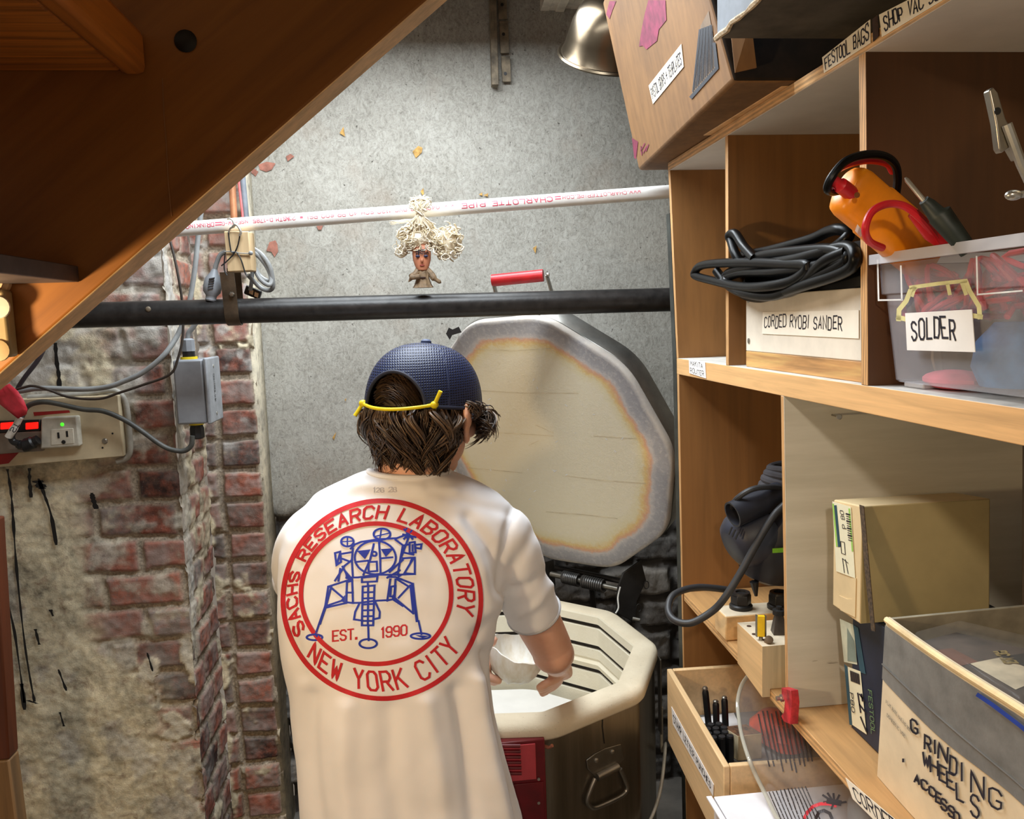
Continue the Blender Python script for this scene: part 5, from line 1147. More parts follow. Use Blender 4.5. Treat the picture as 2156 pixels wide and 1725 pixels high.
for a, b in [((1748, 1685), (1734, 1676)), ((1752, 1684), (1744, 1672)), ((1757, 1686), (1756, 1673)), ((1762, 1688), (1768, 1676)), ((1748, 1690), (1736, 1690)), ((1757, 1690), (1752, 1704)), ((1765, 1692), (1782, 1690))]: ink2d(g, [[a, b]], fG, 4.5)
ink2d(g, [[(1746, 1688), (1768, 1692)]], fG, 12)
g.build('black_symbol_print', mat('black brown print', (44, 34, 34), .5), fg, smooth=False)
mc = thing('round_metal_guard', 'round metal disc edge showing under the corded label', 'disc', P(1790, 1720, X=.60))
c = P(1826, 1752, X=.60); G().lathe([(.001, .002), (.052, .002), (.0555, 0), (.0555, -.004), (.05, -.006), (.001, -.006)], c, (-1, 0, 0), 40).build('disc', STEEL, mc)
# ------------------------------------------------------------------ kiln
KC, KA, ZK = V3((.1405, 1.9132, 0)), .5209, .82
def kv(k, R, z, rnd_=0): a = KA-k*math.pi/5; return V3((KC[0]+R*math.cos(a), KC[1]+R*math.sin(a), z))
def dring(R, z, round_=.10, per=8):
    """decagon with rounded corners"""
    out = []
    for k in range(10):
        a, b, c = kv(k-1, R, z), kv(k, R, z), kv(k+1, R, z)
        p0 = b+(a-b)*round_; p1 = b+(c-b)*round_
        for i in range(per):
            t = i/(per-1); out.append(p0*(1-t)**2+b*2*t*(1-t)+p1*t*t)
    return out
kl = thing('pottery_kiln', 'ten-sided top-loading pottery kiln with its thick lid swung open', 'kiln', (KC[0], KC[1], 0))
def kbrick(name, c1, c2, spk):
    t = NT(name); f = t.noise(9, 4, .6); n = t.noise(260, 3, .6); n2 = t.noise(60, 4, .7)
    c = t.ramp(f, [(.3, c1), (.7, c2)]); c = t.mix(t.ramp(n, [(.66, (0, 0, 0)), (.76, (200, 200, 200))]), c, spk); t.base(c); t.set(Roughness=.85, Specular_IOR_Level=.25); t.bump(t.math('ADD', n2, t.math('MULTIPLY', n, .6)), .25, .003); return t.m
M_FB = kbrick('firebrick', (236, 226, 200), (244, 236, 214), (196, 176, 140))
M_FBW = kbrick('worn firebrick edge', (220, 206, 178), (238, 226, 200), (120, 104, 84))
ZG = [P(1258, y, Y=2.086)[2] for y in (1320, 1365, 1415)]
z1, z2, z3 = ZG; zs = P(1258, 1391, Y=2.086)[2]; z4 = z3-(z1-z2); zf = z4-.022
RI = .339
g = G(); rings = [dring(RI+.002, ZK, .03), dring(RI, ZK-.004, .03)]
gh = .0065
def groove(z): return [dring(RI, z+gh, .03), dring(RI+.016, z+gh*.8, .03), dring(RI+.016, z-gh*.8, .03), dring(RI-.0005, z-gh, .03)]
for z in (z1, z2): rings += groove(z)
rings += [dring(RI, zs+.003, .03), dring(RI+.003, zs, .03), dring(RI+.003, zs-.004, .03), dring(RI-.004, zs-.012, .03)]
for z in (z3, z4): rings += groove(z)
rings += [dring(RI, zf-.20, .03), dring(.01, zf-.20, .03)]
g.loft(rings, cap=False); g.build('chamber_wall', M_FB, kl, ang=25)
M_EL = mat('dark heating element', (34, 26, 22), .7, .3)
for z in (z1, z2, z3, z4):
    g = G(); g.loft([dring(RI+.0155, z+gh*.78, .03), dring(RI+.006, z+gh*.7, .03), dring(RI+.006, z-gh*.7, .03), dring(RI+.0155, z-gh*.78, .03)], closed=True); g.build('heating_element', M_EL, kl)
g = G(); RO = .4015
g.loft([dring(RI+.002, ZK, .03), dring(RI+.006, ZK+.002, .04), dring(RO-.014, ZK+.002, .10), dring(RO-.004, ZK-.004, .11), dring(RO, ZK-.014, .12), dring(RO-.001, ZK-.028, .12), dring(RO-.006, ZK-.034, .12), dring(RO-.03, ZK-.034, .1)], cap=False)
g.build('rim', M_FBW, kl, ang=60)
t = NT('dark stainless jacket'); f = t.noise((40, 40, 3), 5, .6); f2 = t.noise((9, 9, 2), 4, .6)
t.base(t.mix(.4, t.ramp(f, [(.3, (120, 112, 98)), (.7, (160, 150, 134))]), t.ramp(f2, [(.3, (70, 64, 56)), (.7, (150, 140, 122))]))); t.set(Metallic=.85, Roughness=.36); M_JK = t.m
g = G(); g.loft([dring(RO-.010, ZK-.034, .05), dring(RO-.010, .22, .05)], cap=False); jk_ = g.build('steel_jacket', M_JK, kl, ang=20)
G().loft([dring(RO-.02, .22, .05), dring(RO-.02, .16, .05)]).build('floor_slab', M_FBW, kl)
for k in (0, 2.5, 5, 7.5):
    a = kv(k, .33, 0); g = G(); g.tube([a, a+V3((0, 0, .165))], .014, 10); g.build('stand_leg', IRON, kl)
SJ = onto(jk_)
g = G(); 
for s__, h_ in (((.30, zf-.018)), ((.30, zf))): pass
g.loft([dring(.302, zf-.018, .2), dring(.305, zf-.015, .2), dring(.305, zf-.002, .2), dring(.302, zf, .2)]); ks = g.build('kiln_shelf', mat('white kiln shelf', (246, 244, 240), .6, var=.02, sc=12)); tag(ks, 'white round kiln shelf lying inside the open kiln', 'kiln shelf'); ks.location = (0, 0, 0)
for a in (.3, 2.4, 4.5):
    o = G().lathe([(.02, 0), (.02, .1825)], (KC[0]+.2*math.cos(a), KC[1]+.2*math.sin(a), zf-.2005), n=14).build('kiln_post', M_FB); tag(o, 'stubby firebrick post under the white kiln shelf', 'kiln post', 'posts under the kiln shelf')

# lid
LC = V3((.3149, 2.1942, 1.261)); LN = unit((-.6602, -.6648, -.3495)); LU = unit(np.cross((0, 0, 1.), LN)); LW = np.cross(LN, LU); LA, RL = 1.9279, .400
def lring(sc, off, round_=.2, per=8):
    pts = [LC+RL*sc*(math.cos(LA-k*math.pi/5)*LU+math.sin(LA-k*math.pi/5)*LW) for k in range(10)]; out = []
    for k in range(10):
        a, b, c = pts[k-1], pts[k], pts[(k+1) % 10]; p0 = b+(a-b)*round_; p1 = b+(c-b)*round_
        for i in range(per):
            t = i/(per-1); out.append(p0*(1-t)**2+b*2*t*(1-t)+p1*t*t)
    return [p-LN*off for p in out]
M_LID = NT('stained lid firebrick'); t = M_LID
a = t.attr('edge'); n = t.noise(14, 5, .6); n2 = t.noise(90, 4, .65); n3 = t.noise(320, 3, .6)
d = t.math('ADD', a.outputs['Fac'], t.math('ADD', t.math('MULTIPLY', t.math('SUBTRACT', n, .5), .035), t.math('MULTIPLY', t.math('SUBTRACT', n2, .5), .012)))
e = t.math('MULTIPLY', d, 8.0)
c = t.ramp(e, [(.0, (198, 190, 180)), (.10, (158, 156, 158)), (.30, (172, 170, 172)), (.395, (200, 194, 190)), (.46, (222, 172, 140)), (.55, (230, 200, 138)), (.66, (232, 220, 182)), (.85, (236, 226, 198))])
c = t.mix(t.math('MULTIPLY', t.ramp(n2, [(.5, (0, 0, 0)), (.7, (255, 255, 255))]), .22), c, (236, 230, 220))
c = t.mix(t.ramp(n3, [(.70, (0, 0, 0)), (.8, (170, 170, 170))]), c, (244, 240, 230))
t.base(c); t.set(Roughness=.85, Specular_IOR_Level=.25); t.bump(t.math('ADD', n2, t.math('MULTIPLY', n3, .6)), .22, .003)
g = G(); ap = RL*math.cos(math.pi/10); scs = [0.002]+[i/36 for i in range(1, 35)]+[.965, .985]
rings = [lring(s_, 0, .06+.16*s_) for s_ in scs]+[lring(.996, .003, .22), lring(1.0, .012, .22), lring(1.0, .020, .22)]
g.loft(rings, cap=False); lo = g.build('lid', M_LID.m, kl, ang=60)
at = lo.data.attributes.new('edge', 'FLOAT', 'POINT'); n_ = len(rings[0]); vals = []
ctr = LC
for ri, r in enumerate(rings):
    s_ = scs[ri] if ri < len(scs) else 1.0
    for p in r: vals.append((1-s_)*ap)
at.data.foreach_set('value', vals)
M_BAND = mat('brushed steel band', (150, 148, 142), .34, .85, var=.14, sc=10)
g = G(); g.loft([lring(1.003, .018, .22), lring(1.005, .019, .22), lring(1.005, .074, .22), lring(.99, .076, .22), lring(.02, .076, .22)], cap=False); g.build('lid_band', M_BAND, lo, ang=50)
def on_lid(px, py, lift=.0006): return plane_fn(LC, LN)(px, py, lift)
g = G()
for pts in [[(930, 818), (1000, 822), (1100, 828), (1218, 828)], [(960, 905), (1060, 912), (1166, 918)], [(1250, 918), (1340, 924)], [(1190, 1002), (1270, 1012), (1360, 1018)], [(1150, 1078), (1230, 1084), (1300, 1092)], [(985, 985), (1060, 992), (1100, 996)], [(1000, 735), (1080, 738), (1160, 734)], [(1128, 895), (1166, 912)], [(1114, 938), (1134, 928)]]: ink2d(g, [pts], lambda a, b: on_lid(a, b, .0006), 1.1, 0, 20)
g.build('scratch_lines', mat('faint scratch', (218, 204, 172), .9), lo, smooth=False)
g = G(); r_ = random.Random(8)
for i in range(26):
    x, y = 1000+r_.random()*330, 760+r_.random()*330; ink2d(g, [[(x, y), (x+r_.uniform(-5, 5), y+r_.uniform(-4, 4))]], lambda a, b: on_lid(a, b, .0008), 1.6)
g.build('white_flecks', mat('white fleck', (250, 248, 244), .8), lo, smooth=False)
# handle
h0, h1 = P(1036, 591, Y=2.125), P(1144, 580, Y=2.085)
G().tube([h0, h1], .0155, 24).build('handle_grip', RED, lo)
bt = unit(P(1050, 660, Y=2.15)-P(1034, 600, Y=2.13))
for (pa1, pa2) in ((P(1038, 592, Y=2.125), P(1052, 650, Y=2.16)), (P(1151, 579, Y=2.082), P(1172, 650, Y=2.13))):
    d = unit(pa2-pa1); w_ = unit(np.cross(d, (0, 1, 0))); hx = unit(h1-h0)
    g = G(); g.obox((pa1+pa2)/2+d*.0, hx*.0022, unit(np.cross(d, hx))*.0125, d*np.linalg.norm(pa2-pa1)*.55); g.build('handle_bracket', STEEL, lo, bevel=.001)
G().lathe([(.0065, 0), (.0065, .004), (.003, .0055)], h1+unit(h1-h0)*.010, unit(h1-h0), 12).build('handle_bolt', ZINC, lo)
g = G(); g.prism([P(x, y, Y=2.24) for x, y in [(939, 703), (945, 690), (953, 694), (966, 688), (972, 700), (952, 706), (947, 716)]], (.0, .004, 0)); g.build('latch_tab', mat('blackened tab', (40, 38, 38), .5, .4), lo)
g = G(); g.prism([P(x, y, Y=2.02) for x, y in [(1403, 900), (1416, 884), (1420, 925), (1412, 930)]], (0, .003, 0)); g.build('latch_plate', STEEL, lo)
# hinge
hx = unit(V3((-.172, .177, 0))); M_HG = mat('black hinge steel', (44, 42, 40), .5, .4, var=.2, sc=30)
g = G(); g.prism([P(x, y, Y=2.175) for x, y in [(1313, 1207), (1350, 1180), (1361, 1223), (1341, 1267), (1338, 1312), (1298, 1290), (1302, 1237)]], hx*.005); g.build('hinge_plate', M_HG, kl, bevel=.001)
g = G(); g.prism([P(x, y, Y=2.40) for x, y in [(1130, 1190), (1166, 1180), (1170, 1230), (1160, 1290), (1130, 1280)]], hx*.005); g.build('hinge_plate', M_HG, kl, bevel=.001)
r0, r1 = P(1160, 1209, Y=2.36), P(1314, 1244, Y=2.195); G().tube([r0, r1], .0085, 14).build('hinge_rod', STEEL, kl)
G().tube([P(1170, 1195, Y=2.39), P(1318, 1226, Y=2.215)], .0085, 14).build('hinge_rod', IRON, kl)
for t0, t1 in ((.18, .40), (.45, .74)):
    ds = unit(r1-r0); u_, w_, _ = frame(ds); Lr = np.linalg.norm(r1-r0); nt = 9 if t1 < .5 else 10
    pts = [r0+ds*Lr*(t0+(t1-t0)*i/(nt*14))+.0165*(math.cos(2*math.pi*i/14)*u_+math.sin(2*math.pi*i/14)*w_) for i in range(nt*14+1)]
    G().tube(pts, .0034, 6).build('hinge_spring', mat('dull spring steel', (92, 90, 88), .4, .7), kl)
g = G(); g.tube(catmull([P(1306, 1236, Y=2.16), P(1301, 1258, Y=2.15), P(1302, 1280, Y=2.14), P(1296, 1292, Y=2.13)], 5), .0022, 6); g.build('white_wire', mat('white wire', (226, 224, 216), .5), kl)
for c in ((1361, 1232), (1345, 1280)):
    q = P(*c, Y=2.17); g = G(); g.tube([q+V3((.007*math.cos(a), 0, .011*math.sin(a))) for a in np.linspace(0, 2*math.pi, 16, False)], .0012, 6, True); g.build('cotter_ring', M_HG, kl)
q = P(1337, 1303, Y=2.17); G().tube([q+V3((-.006, 0, 0)), q+V3((.012, -.01, -.002))], .006, 10).build('hinge_pin', STEEL, kl)
g = G(); g.tube([P(1246, 1240, Y=2.33), P(1252, 1300, Y=2.33)], .008, 8); g.build('support_strut', M_HG, kl)
# side handle on the jacket
nJ = unit((kv(2.5, 1, 0)-KC)*V3((1, 1, 0))); fJ = plane_fn(kv(2, RO-.010, .5), nJ)
FJ = lambda px, l=.001: [fJ(x, y, l) for x, y in px]
hd_ = G().prism(FJ([(1233, 1600), (1250, 1587), (1273, 1575), (1305, 1566), (1309, 1580), (1313, 1597), (1294, 1616), (1253, 1637), (1235, 1618)], .0005), nJ*.003).build('handle_plate', STEEL, kl, bevel=.001)
G().tube(FJ([(1252, 1634), (1272, 1624), (1296, 1612)], .007), .008, 12).build('handle_sleeve', STEEL, kl)
G().tube(catmull(FJ([(1248, 1636), (1238, 1660), (1231, 1682), (1236, 1694), (1248, 1698), (1278, 1686), (1306, 1671), (1315, 1656), (1310, 1638), (1300, 1616)], .008), 6), .0048, 10).build('handle_ring', STEEL, kl)
for a in ((1253, 1600), (1287, 1582)): G().lathe([(.005, 0), (.0045, .0025), (.002, .0035)], fJ(*a, .0035), nJ, 12).build('rivet', ZINC, kl)
g = G(); ink2d(g, [[(1269, 1495), (1268, 1530), (1272, 1565)]], lambda a, b: fJ(a, b, .0006), 2.4, 0, 8); g.build('jacket_seam', BLACK, kl, smooth=False)
pj = kv(1, RO-.006, 0); e0, e1 = V3((pj[0], pj[1], ZK-.03)), V3((pj[0], pj[1], .60))
G().obox((e0+e1)/2+V3((.004, -.01, 0)), V3((.002, 0, 0)), V3((0, .012, 0)), (e0-e1)/2).build('side_strip', STEEL, kl, bevel=.001)
pts = [kv(1.0, RO+.004, P(1388, 1580, X=.535)[2]), kv(1.3, RO+.006, .60), kv(1.7, RO+.004, .535), kv(2.1, RO+.004, .50), kv(2.5, RO-.004, .478)]
G().tube(catmull([kv(1.0, RO+.004, .66)]+pts, 6), .0062, 10, flat=.6).build('white_cord', mat('ivory cord', (200, 192, 172), .5), kl)
G().tube([pts[-1], kv(2.75, RO-.002, .468)], [.012, .014], 12).build('cord_socket', BLACK, kl)
# red control box
nR = unit((kv(3.5, 1, 0)-KC)*V3((1, 1, 0)))
cx0, cx1 = P(1000, 1560, Y=1.512)[0], P(1129, 1560, Y=1.512)[0]
zt_ = .797
M_DR = mat('dark red enamel', (104, 14, 24), .4, var=.12)
cbx = G().box((cx0+.02, 1.5135, .34), (cx1+.017, 1.575, zt_)).build('control_box', M_DR, kl, bevel=.002)
G().box((cx0+.02, 1.510, P(1100, 1643, Y=1.512)[2]), (cx1-.002, 1.5135, zt_-.006)).build('control_panel', mat('light red panel', (188, 66, 74), .4, var=.06), cbx, bevel=.001)
for i in range(6):
    y = 1571+i*11.5; a, b = P(1040, y, Y=1.509), P(1095+i*.6, y, Y=1.509); G().tube([a, b], .0038, 8).build('vent_louver', M_DR, cbx)
G().box((cx0+.02, 1.510, .36), (cx1+.012, 1.5135, P(1100, 1650, Y=1.512)[2])).build('lower_panel', M_DR, cbx, bevel=.001)
G().tube(catmull([P(1147, 1572, Y=1.525), P(1156, 1574, Y=1.52), P(1163, 1570, Y=1.515)], 4), .0035, 8).build('copper_lever', mat('copper lever', (186, 120, 96), .4, .5), cbx)
for y in (1640, 1690): G().lathe([(.003, 0), (.003, .003)], P(1134, y, Y=1.512), (0, -1, 0), 10).build('corner_screw', ZINC, cbx)

# bowl
bw = P(1092, 1366, Y=1.745); ba = unit(V3((.30, -.10, .95)))
def bowlprof():
    o = [(.012, -.0745), (.030, -.071), (.046, -.058), (.058, -.038), (.064, -.016), (.0655, 0)]; i_ = [(.063, .001), (.0605, -.016), (.0545, -.036), (.043, -.054), (.028, -.066), (.001, -.069)]
    return [(.001, -.075)]+o+i_
g = G(); u_, w_, d_ = frame(ba); rings = []
for r, h in bowlprof():
    rings.append([bw+d_*(h+.0022*math.sin(5*a)+.0012*math.sin(11*a+1))+r*(1+.012*math.sin(3*a)+.008*math.sin(7*a+h*90))*(math.cos(a)*u_+math.sin(a)*w_) for a in np.linspace(0, 2*math.pi, 48, False)])
g.loft(rings); t = NT('milky porcelain'); f = t.noise((50, 50, 18), 5, .6)
t.base(t.ramp(f, [(.3, (220, 210, 190)), (.6, (240, 238, 232))])); t.set(Roughness=.5); t.bump(t.noise(35, 4), .25, .003)
bo = g.build('bowl', t.m); tag(bo, 'lumpy white porcelain bowl held over the open kiln', 'bowl')
# ------------------------------------------------------------------ person
pe = thing('person', 'person seen from behind in printed white t-shirt and navy cap, bending over the kiln', 'person', (-.07, 1.36, 0))
M_SKIN = NT('skin'); t = M_SKIN; f = t.noise(30, 4, .6); t.base(t.ramp(f, [(.3, (214, 160, 132)), (.7, (226, 176, 150))])); t.set(Roughness=.5, Subsurface_Weight=.12, Subsurface_Scale=.008); t.bump(t.noise(400, 3), .06, .0006); M_SKIN = t.m
HC = P(893, 862, Y=1.42); yaw, pit = math.radians(32), math.radians(8)
hf = V3((math.sin(yaw)*math.cos(pit), math.cos(yaw)*math.cos(pit), -math.sin(pit))); hr = unit(np.cross(hf, (0, 0, 1))); hu = np.cross(hr, hf)
HR = np.stack([hr, hf, hu], 1)
def H(x, y, z): return HC+hr*x+hf*y+hu*z
g = G()
g.ball(H(0, 0, .018), (.076, .095, .092), 32, 20, rot=HR)
g.ball(H(0, .028, -.055), (.058, .066, .058), 26, 16, rot=HR)
g.ball(H(0, .066, -.092), (.030, .028, .026), 18, 12, rot=HR)
g.ball(H(0, .098, -.022), (.012, .020, .026), 16, 10, rot=HR)
g.ball(H(0, .112, -.034), (.014, .011, .010), 16, 10, rot=HR)
g.ball(H(0, .088, -.066), (.022, .010, .006), 16, 8, rot=HR); g.ball(H(0, .087, -.075), (.020, .010, .006), 16, 8, rot=HR)
g.ball(H(0, .078, .014), (.052, .018, .012), 20, 10, rot=HR)
for s_ in (-1, 1):
    ea = math.radians(28*s_); er = HR@np.array([[math.cos(ea), -math.sin(ea), 0], [math.sin(ea), math.cos(ea), 0], [0, 0, 1]])
    g.ball(H(.090*s_, -.012, -.014), (.008, .020, .033), 18, 12, rot=er); g.ball(H(.086*s_, -.002, -.046), (.007, .010, .012), 12, 8, rot=er); g.ball(H(.082*s_, .0, -.016), (.012, .012, .02), 12, 8, rot=er)
    g.ball(H(.046*s_, .068, -.03), (.022, .018, .02), 16, 10, rot=HR)
nk = P(868, 1000, Y=1.405)
g.tube([H(0, -.012, -.02), H(0, -.016, -.06), nk*.45+H(0, -.02, -.08)*.55, nk, nk+V3((-.01, .012, -.05))], [.056, .055, .056, .060, .055], 24)
ch = P(850, 1160, Y=1.39); pel = P(866, 1800, Y=1.36)
g.tube(catmull([nk+V3((-.01, 0, -.02)), ch, P(840, 1400, Y=1.375), pel], 4), [.05, .056, .062, .07, .075, .08, .08, .08, .08, .08, .08, .08, .08], 20)
# arms
sR, eR, wR = P(1052, 1150, Y=1.405), P(1163, 1368, Y=1.505), P(1172, 1402, Y=1.675)
sL, eL, wL = P(655, 1150, Y=1.41), V3((-.215, 1.60, 1.01)), V3((.025, 1.735, .872))
g.tube([ch, sR], .036, 16); g.tube([ch, sL], .034, 16)
g.tube([sR, sR*.6+eR*.4, sR*.25+eR*.75, eR, eR+unit(eR-sR)*.006], [.036, .041, .043, .040, .030], 22)
g.ball(eR+V3((.0, -.004, -.006)), (.040, .040, .038), 20, 14)
g.tube([eR, eR*.75+wR*.25, eR*.4+wR*.6, wR], [.039, .042, .034, .026], 20, flat=.92)
g.tube([sL, sL*.5+eL*.5, eL], [.032, .040, .038], 20); g.ball(eL, .038, 16, 12); g.tube([eL, eL*.7+wL*.3, wL], [.038, .041, .026], 20)
# right hand: palm beside the bowl, fingers curled underneath, thumb over the rim
def hand(wr, palm, knk, mids, tips, thumb, spread):
    g.tube([wr, wr*.5+palm*.5, palm, sum(knk)/4], [.026, .027, .031, .026], 18, flat=.62)
    for a, b, c in zip(knk, mids, tips):
        g.tube(catmull([palm*.55+a*.45, a, (a+b)/2+(a+b-2*palm)*.05, b, (b+c)/2, c], 3), [.0122]*4+[.0114]*4+[.0108]*4+[.0102]*3+[.0080], 12)
        g.ball(a, .0124, 12, 8); g.ball(c, .0088, 12, 8)
    g.tube(catmull([palm*.7+wr*.3]+thumb, 4), [.015, .0145, .014, .0135]+[.0125]*4+[.0115]*(4*(len(thumb)-2))+[.009], 12); g.ball(thumb[-1], .0088, 12, 8)
hand(wR, P(1176, 1408, Y=1.715), [P(1190-5*i, 1406+9*i, Y=1.715+.016*i) for i in range(4)], [P(1174-6*i, 1428+7*i, Y=1.712+.017*i) for i in range(4)], [P(1136+2*i, 1448+4*i, Y=1.705+.018*i) for i in range(4)],
     [P(1166, 1396, Y=1.70), P(1150, 1392, Y=1.695), P(1133, 1396, Y=1.69)], 0)
hand(wL, P(1018, 1392, Y=1.755), [P(1016+1*i, 1404+3*i, Y=1.74+.019*i) for i in range(4)], [P(1024+2*i, 1424+2*i, Y=1.735+.019*i) for i in range(4)], [P(1050-3*i, 1434+1*i, Y=1.73+.019*i) for i in range(4)],
     [P(1020, 1372, Y=1.745), P(1028, 1358, Y=1.74), P(1040, 1347, Y=1.735)], 0)
body = g.build('body', M_SKIN, pe)
m = body.modifiers.new('r', 'REMESH'); m.mode = 'VOXEL'; m.voxel_size = .0036
m = body.modifiers.new('s', 'SMOOTH'); m.iterations = 5; m.factor = .5
bake(body); body.data.polygons.foreach_set('use_smooth', [True]*len(body.data.polygons))
M_NAIL = mat('finger nail', (232, 186, 172), .3)
for s_ in (-1, 1):
    e = G().ball(H(.032*s_, .084, -.008), .0115, 16, 10).build('eye', mat('eye white', (236, 232, 226), .2), pe); G().ball(H(.033*s_, .0935, -.009), (.0052, .003, .0052), 12, 8, rot=HR).build('iris', mat('brown iris', (70, 48, 32), .2), e)
# ---- t-shirt
rows = [(990, 782, 940, 1.405, .060), (998, 752, 962, 1.405, .066), (1018, 706, 1014, 1.405, .075), (1042, 660, 1054, 1.405, .085), (1078, 624, 1082, 1.40, .096), (1120, 600, 1088, 1.395, .105), (1170, 586, 1082, 1.39, .112),
        (1230, 583, 1066, 1.385, .115), (1300, 585, 1046, 1.375, .115), (1360, 591, 1039, 1.37, .113), (1440, 606, 1042, 1.365, .112), (1520, 614, 1052, 1.36, .112), (1620, 624, 1077, 1.36, .115), (1725, 633, 1109, 1.355, .12), (1830, 640, 1132, 1.35, .124), (1872, 641, 1136, 1.35, .122)]
ra = np.array(rows, float); tt = np.arange(len(rows)); ts = np.linspace(0, len(rows)-1, 46)
g = G(); rings = []
for s_ in ts:
    y, xl, xr, Yc, hd = [np.interp(s_, tt, ra[:, k]) for k in range(5)]
    a, b = P(xl, y, Y=Yc), P(xr, y, Y=Yc); c = (a+b)/2; hw = (b-a)/2; ring = []
    for k in range(56):
        th = 2*math.pi*k/56; cs, sn = math.cos(th), math.sin(th); e = 2/2.35
        ring.append(c+hw*math.copysign(abs(cs)**e, cs)+V3((0, 1, 0))*hd*math.copysign(abs(sn)**e, sn))
    rings.append(ring)
g.loft(rings)
def sleeve(px):
    q = [P(x, y, Y=yy) for x, y, yy, r in px]; r = [p[3] for p in px]
    pth = catmull(q, 5); rr = np.interp(np.linspace(0, len(r)-1, len(pth)), range(len(r)), r); g.tube(pth, list(rr), 30)
    return pth, rr
slR = sleeve([(990, 1108, 1.40, .052), (1030, 1114, 1.40, .056), (1060, 1140, 1.402, .058), (1083, 1186, 1.415, .053), (1102, 1238, 1.44, .051), (1125, 1292, 1.468, .050)])
slL = sleeve([(700, 1110, 1.40, .05), (662, 1128, 1.405, .053), (642, 1158, 1.42, .053), (630, 1194, 1.46, .050), (634, 1216, 1.52, .049)])
M_TEE = NT('white cotton'); t = M_TEE; n = t.noise(700, 2, .5); t.base(t.ramp(t.noise(6, 4), [(.3, (236, 236, 238)), (.7, (244, 244, 246))])); t.set(Roughness=.9, Sheen_Weight=.15, Specular_IOR_Level=.2); t.bump(n, .10, .0006); M_TEE = t.m
tee = g.build('t_shirt', M_TEE, pe)
m = tee.modifiers.new('r', 'REMESH'); m.mode = 'VOXEL'; m.voxel_size = .0058
m = tee.modifiers.new('s', 'SMOOTH'); m.iterations = 14; m.factor = .5
bake(tee)
# creases and soft folds of the cloth
me = tee.data; nv = len(me.vertices); co = np.empty(nv*3); me.vertices.foreach_get('co', co); co = co.reshape(-1, 3); no = np.empty(nv*3); me.vertices.foreach_get('normal', no); no = no.reshape(-1, 3)
cc = (co-CAM)@RM; px = CX+FPX*cc[:, 0]/-cc[:, 2]; py = CY-FPX*cc[:, 1]/-cc[:, 2]
dsp = np.zeros(nv)
def crease(pts, w, d):
    global dsp
    best = np.full(nv, 1e9); 
    for (x0, y0), (x1, y1) in zip(pts[:-1], pts[1:]):
        vx, vy = x1-x0, y1-y0; L2 = vx*vx+vy*vy; tq = np.clip(((px-x0)*vx+(py-y0)*vy)/L2, 0, 1); best = np.minimum(best, np.hypot(px-x0-tq*vx, py-y0-tq*vy))
    dsp = dsp+d*np.exp(-(best/w)**2)
for pts, w, d in [([(1084, 1062), (1066, 1120), (1059, 1185), (1058, 1248)], 9, -.0045), ([(985, 1092), (1030, 1150), (1052, 1235)], 16, -.005), ([(965, 1105), (1010, 1190), (1036, 1290)], 18, .003), ([(1075, 1200), (1110, 1150), (1128, 1110)], 14, -.003),
    ([(1082, 1240), (1120, 1230), (1150, 1205)], 11, -.0035), ([(1095, 1290), (1130, 1270), (1160, 1232)], 10, .003), ([(600, 1250), (618, 1225), (630, 1190)], 12, -.002), ([(612, 1120), (640, 1085), (690, 1058)], 12, -.002),
    ([(640, 1062), (760, 1040), (880, 1048)], 12, -.0022), ([(740, 1020), (850, 1024), (960, 1036)], 9, .0018), ([(900, 1030), (1000, 1062), (1070, 1080)], 11, -.002),
    ([(1030, 1380), (1045, 1480), (1075, 1600), (1105, 1730)], 15, -.006), ([(1005, 1430), (1020, 1530), (1040, 1640), (1066, 1740)], 17, .006), ([(965, 1460), (985, 1580), (1000, 1730)], 20, -.005), ([(900, 1480), (920, 1600), (935, 1735)], 24, .004), ([(820, 1500), (822, 1620), (840, 1740)], 26, -.004),
    ([(730, 1490), (722, 1600), (735, 1740)], 24, .004), ([(655, 1470), (650, 1600), (668, 1740)], 20, -.004), ([(620, 1340), (640, 1420)], 14, -.003), ([(1040, 1300), (1000, 1340)], 12, -.003)]: crease(pts, w, d*(1.7 if min(p[1] for p in pts) < 1350 else 2.6))
dsp += (fbm(co[:, 0]*14+3, co[:, 2]*9+co[:, 1]*6, 77, 3)-.5)*.010
dsp *= np.clip((no@V3((0, -1, 0)))*1.5+.6, 0, 1)
co = co+no*dsp[:, None]; me.vertices.foreach_set('co', co.ravel()); me.update(); me.polygons.foreach_set('use_smooth', [True]*len(me.polygons))
# collar and hems
g = G(); y, xl, xr, Yc, hd = 991, 780, 942, 1.405, .0605; a, b = P(xl, y, Y=Yc), P(xr, y, Y=Yc); c = (a+b)/2; hw = (b-a)/2
g.tube([c+hw*math.cos(th)+V3((0, hd*math.sin(th), .0+(-.02*max(0, math.sin(th))))) for th in np.linspace(0, 2*math.pi, 40, False)], .0075, 10, True, flat=.6); g.build('collar', M_TEE, tee)
def hem(pth, rr, nm):
    d = unit(pth[-1]-pth[-2]); g = G(); e = pth[-1]; u_, w_, _ = frame(d); r = rr[-1]-.0008
    for off in (0, .0): g.tube([e+d*(-.004-off)+r*(math.cos(a)*u_+math.sin(a)*w_) for a in np.linspace(0, 2*math.pi, 36, False)], .0042, 8, True)
    g.build(nm, M_TEE, tee)
hem(*slR, 'sleeve_hem'); hem(*slL, 'sleeve_hem')
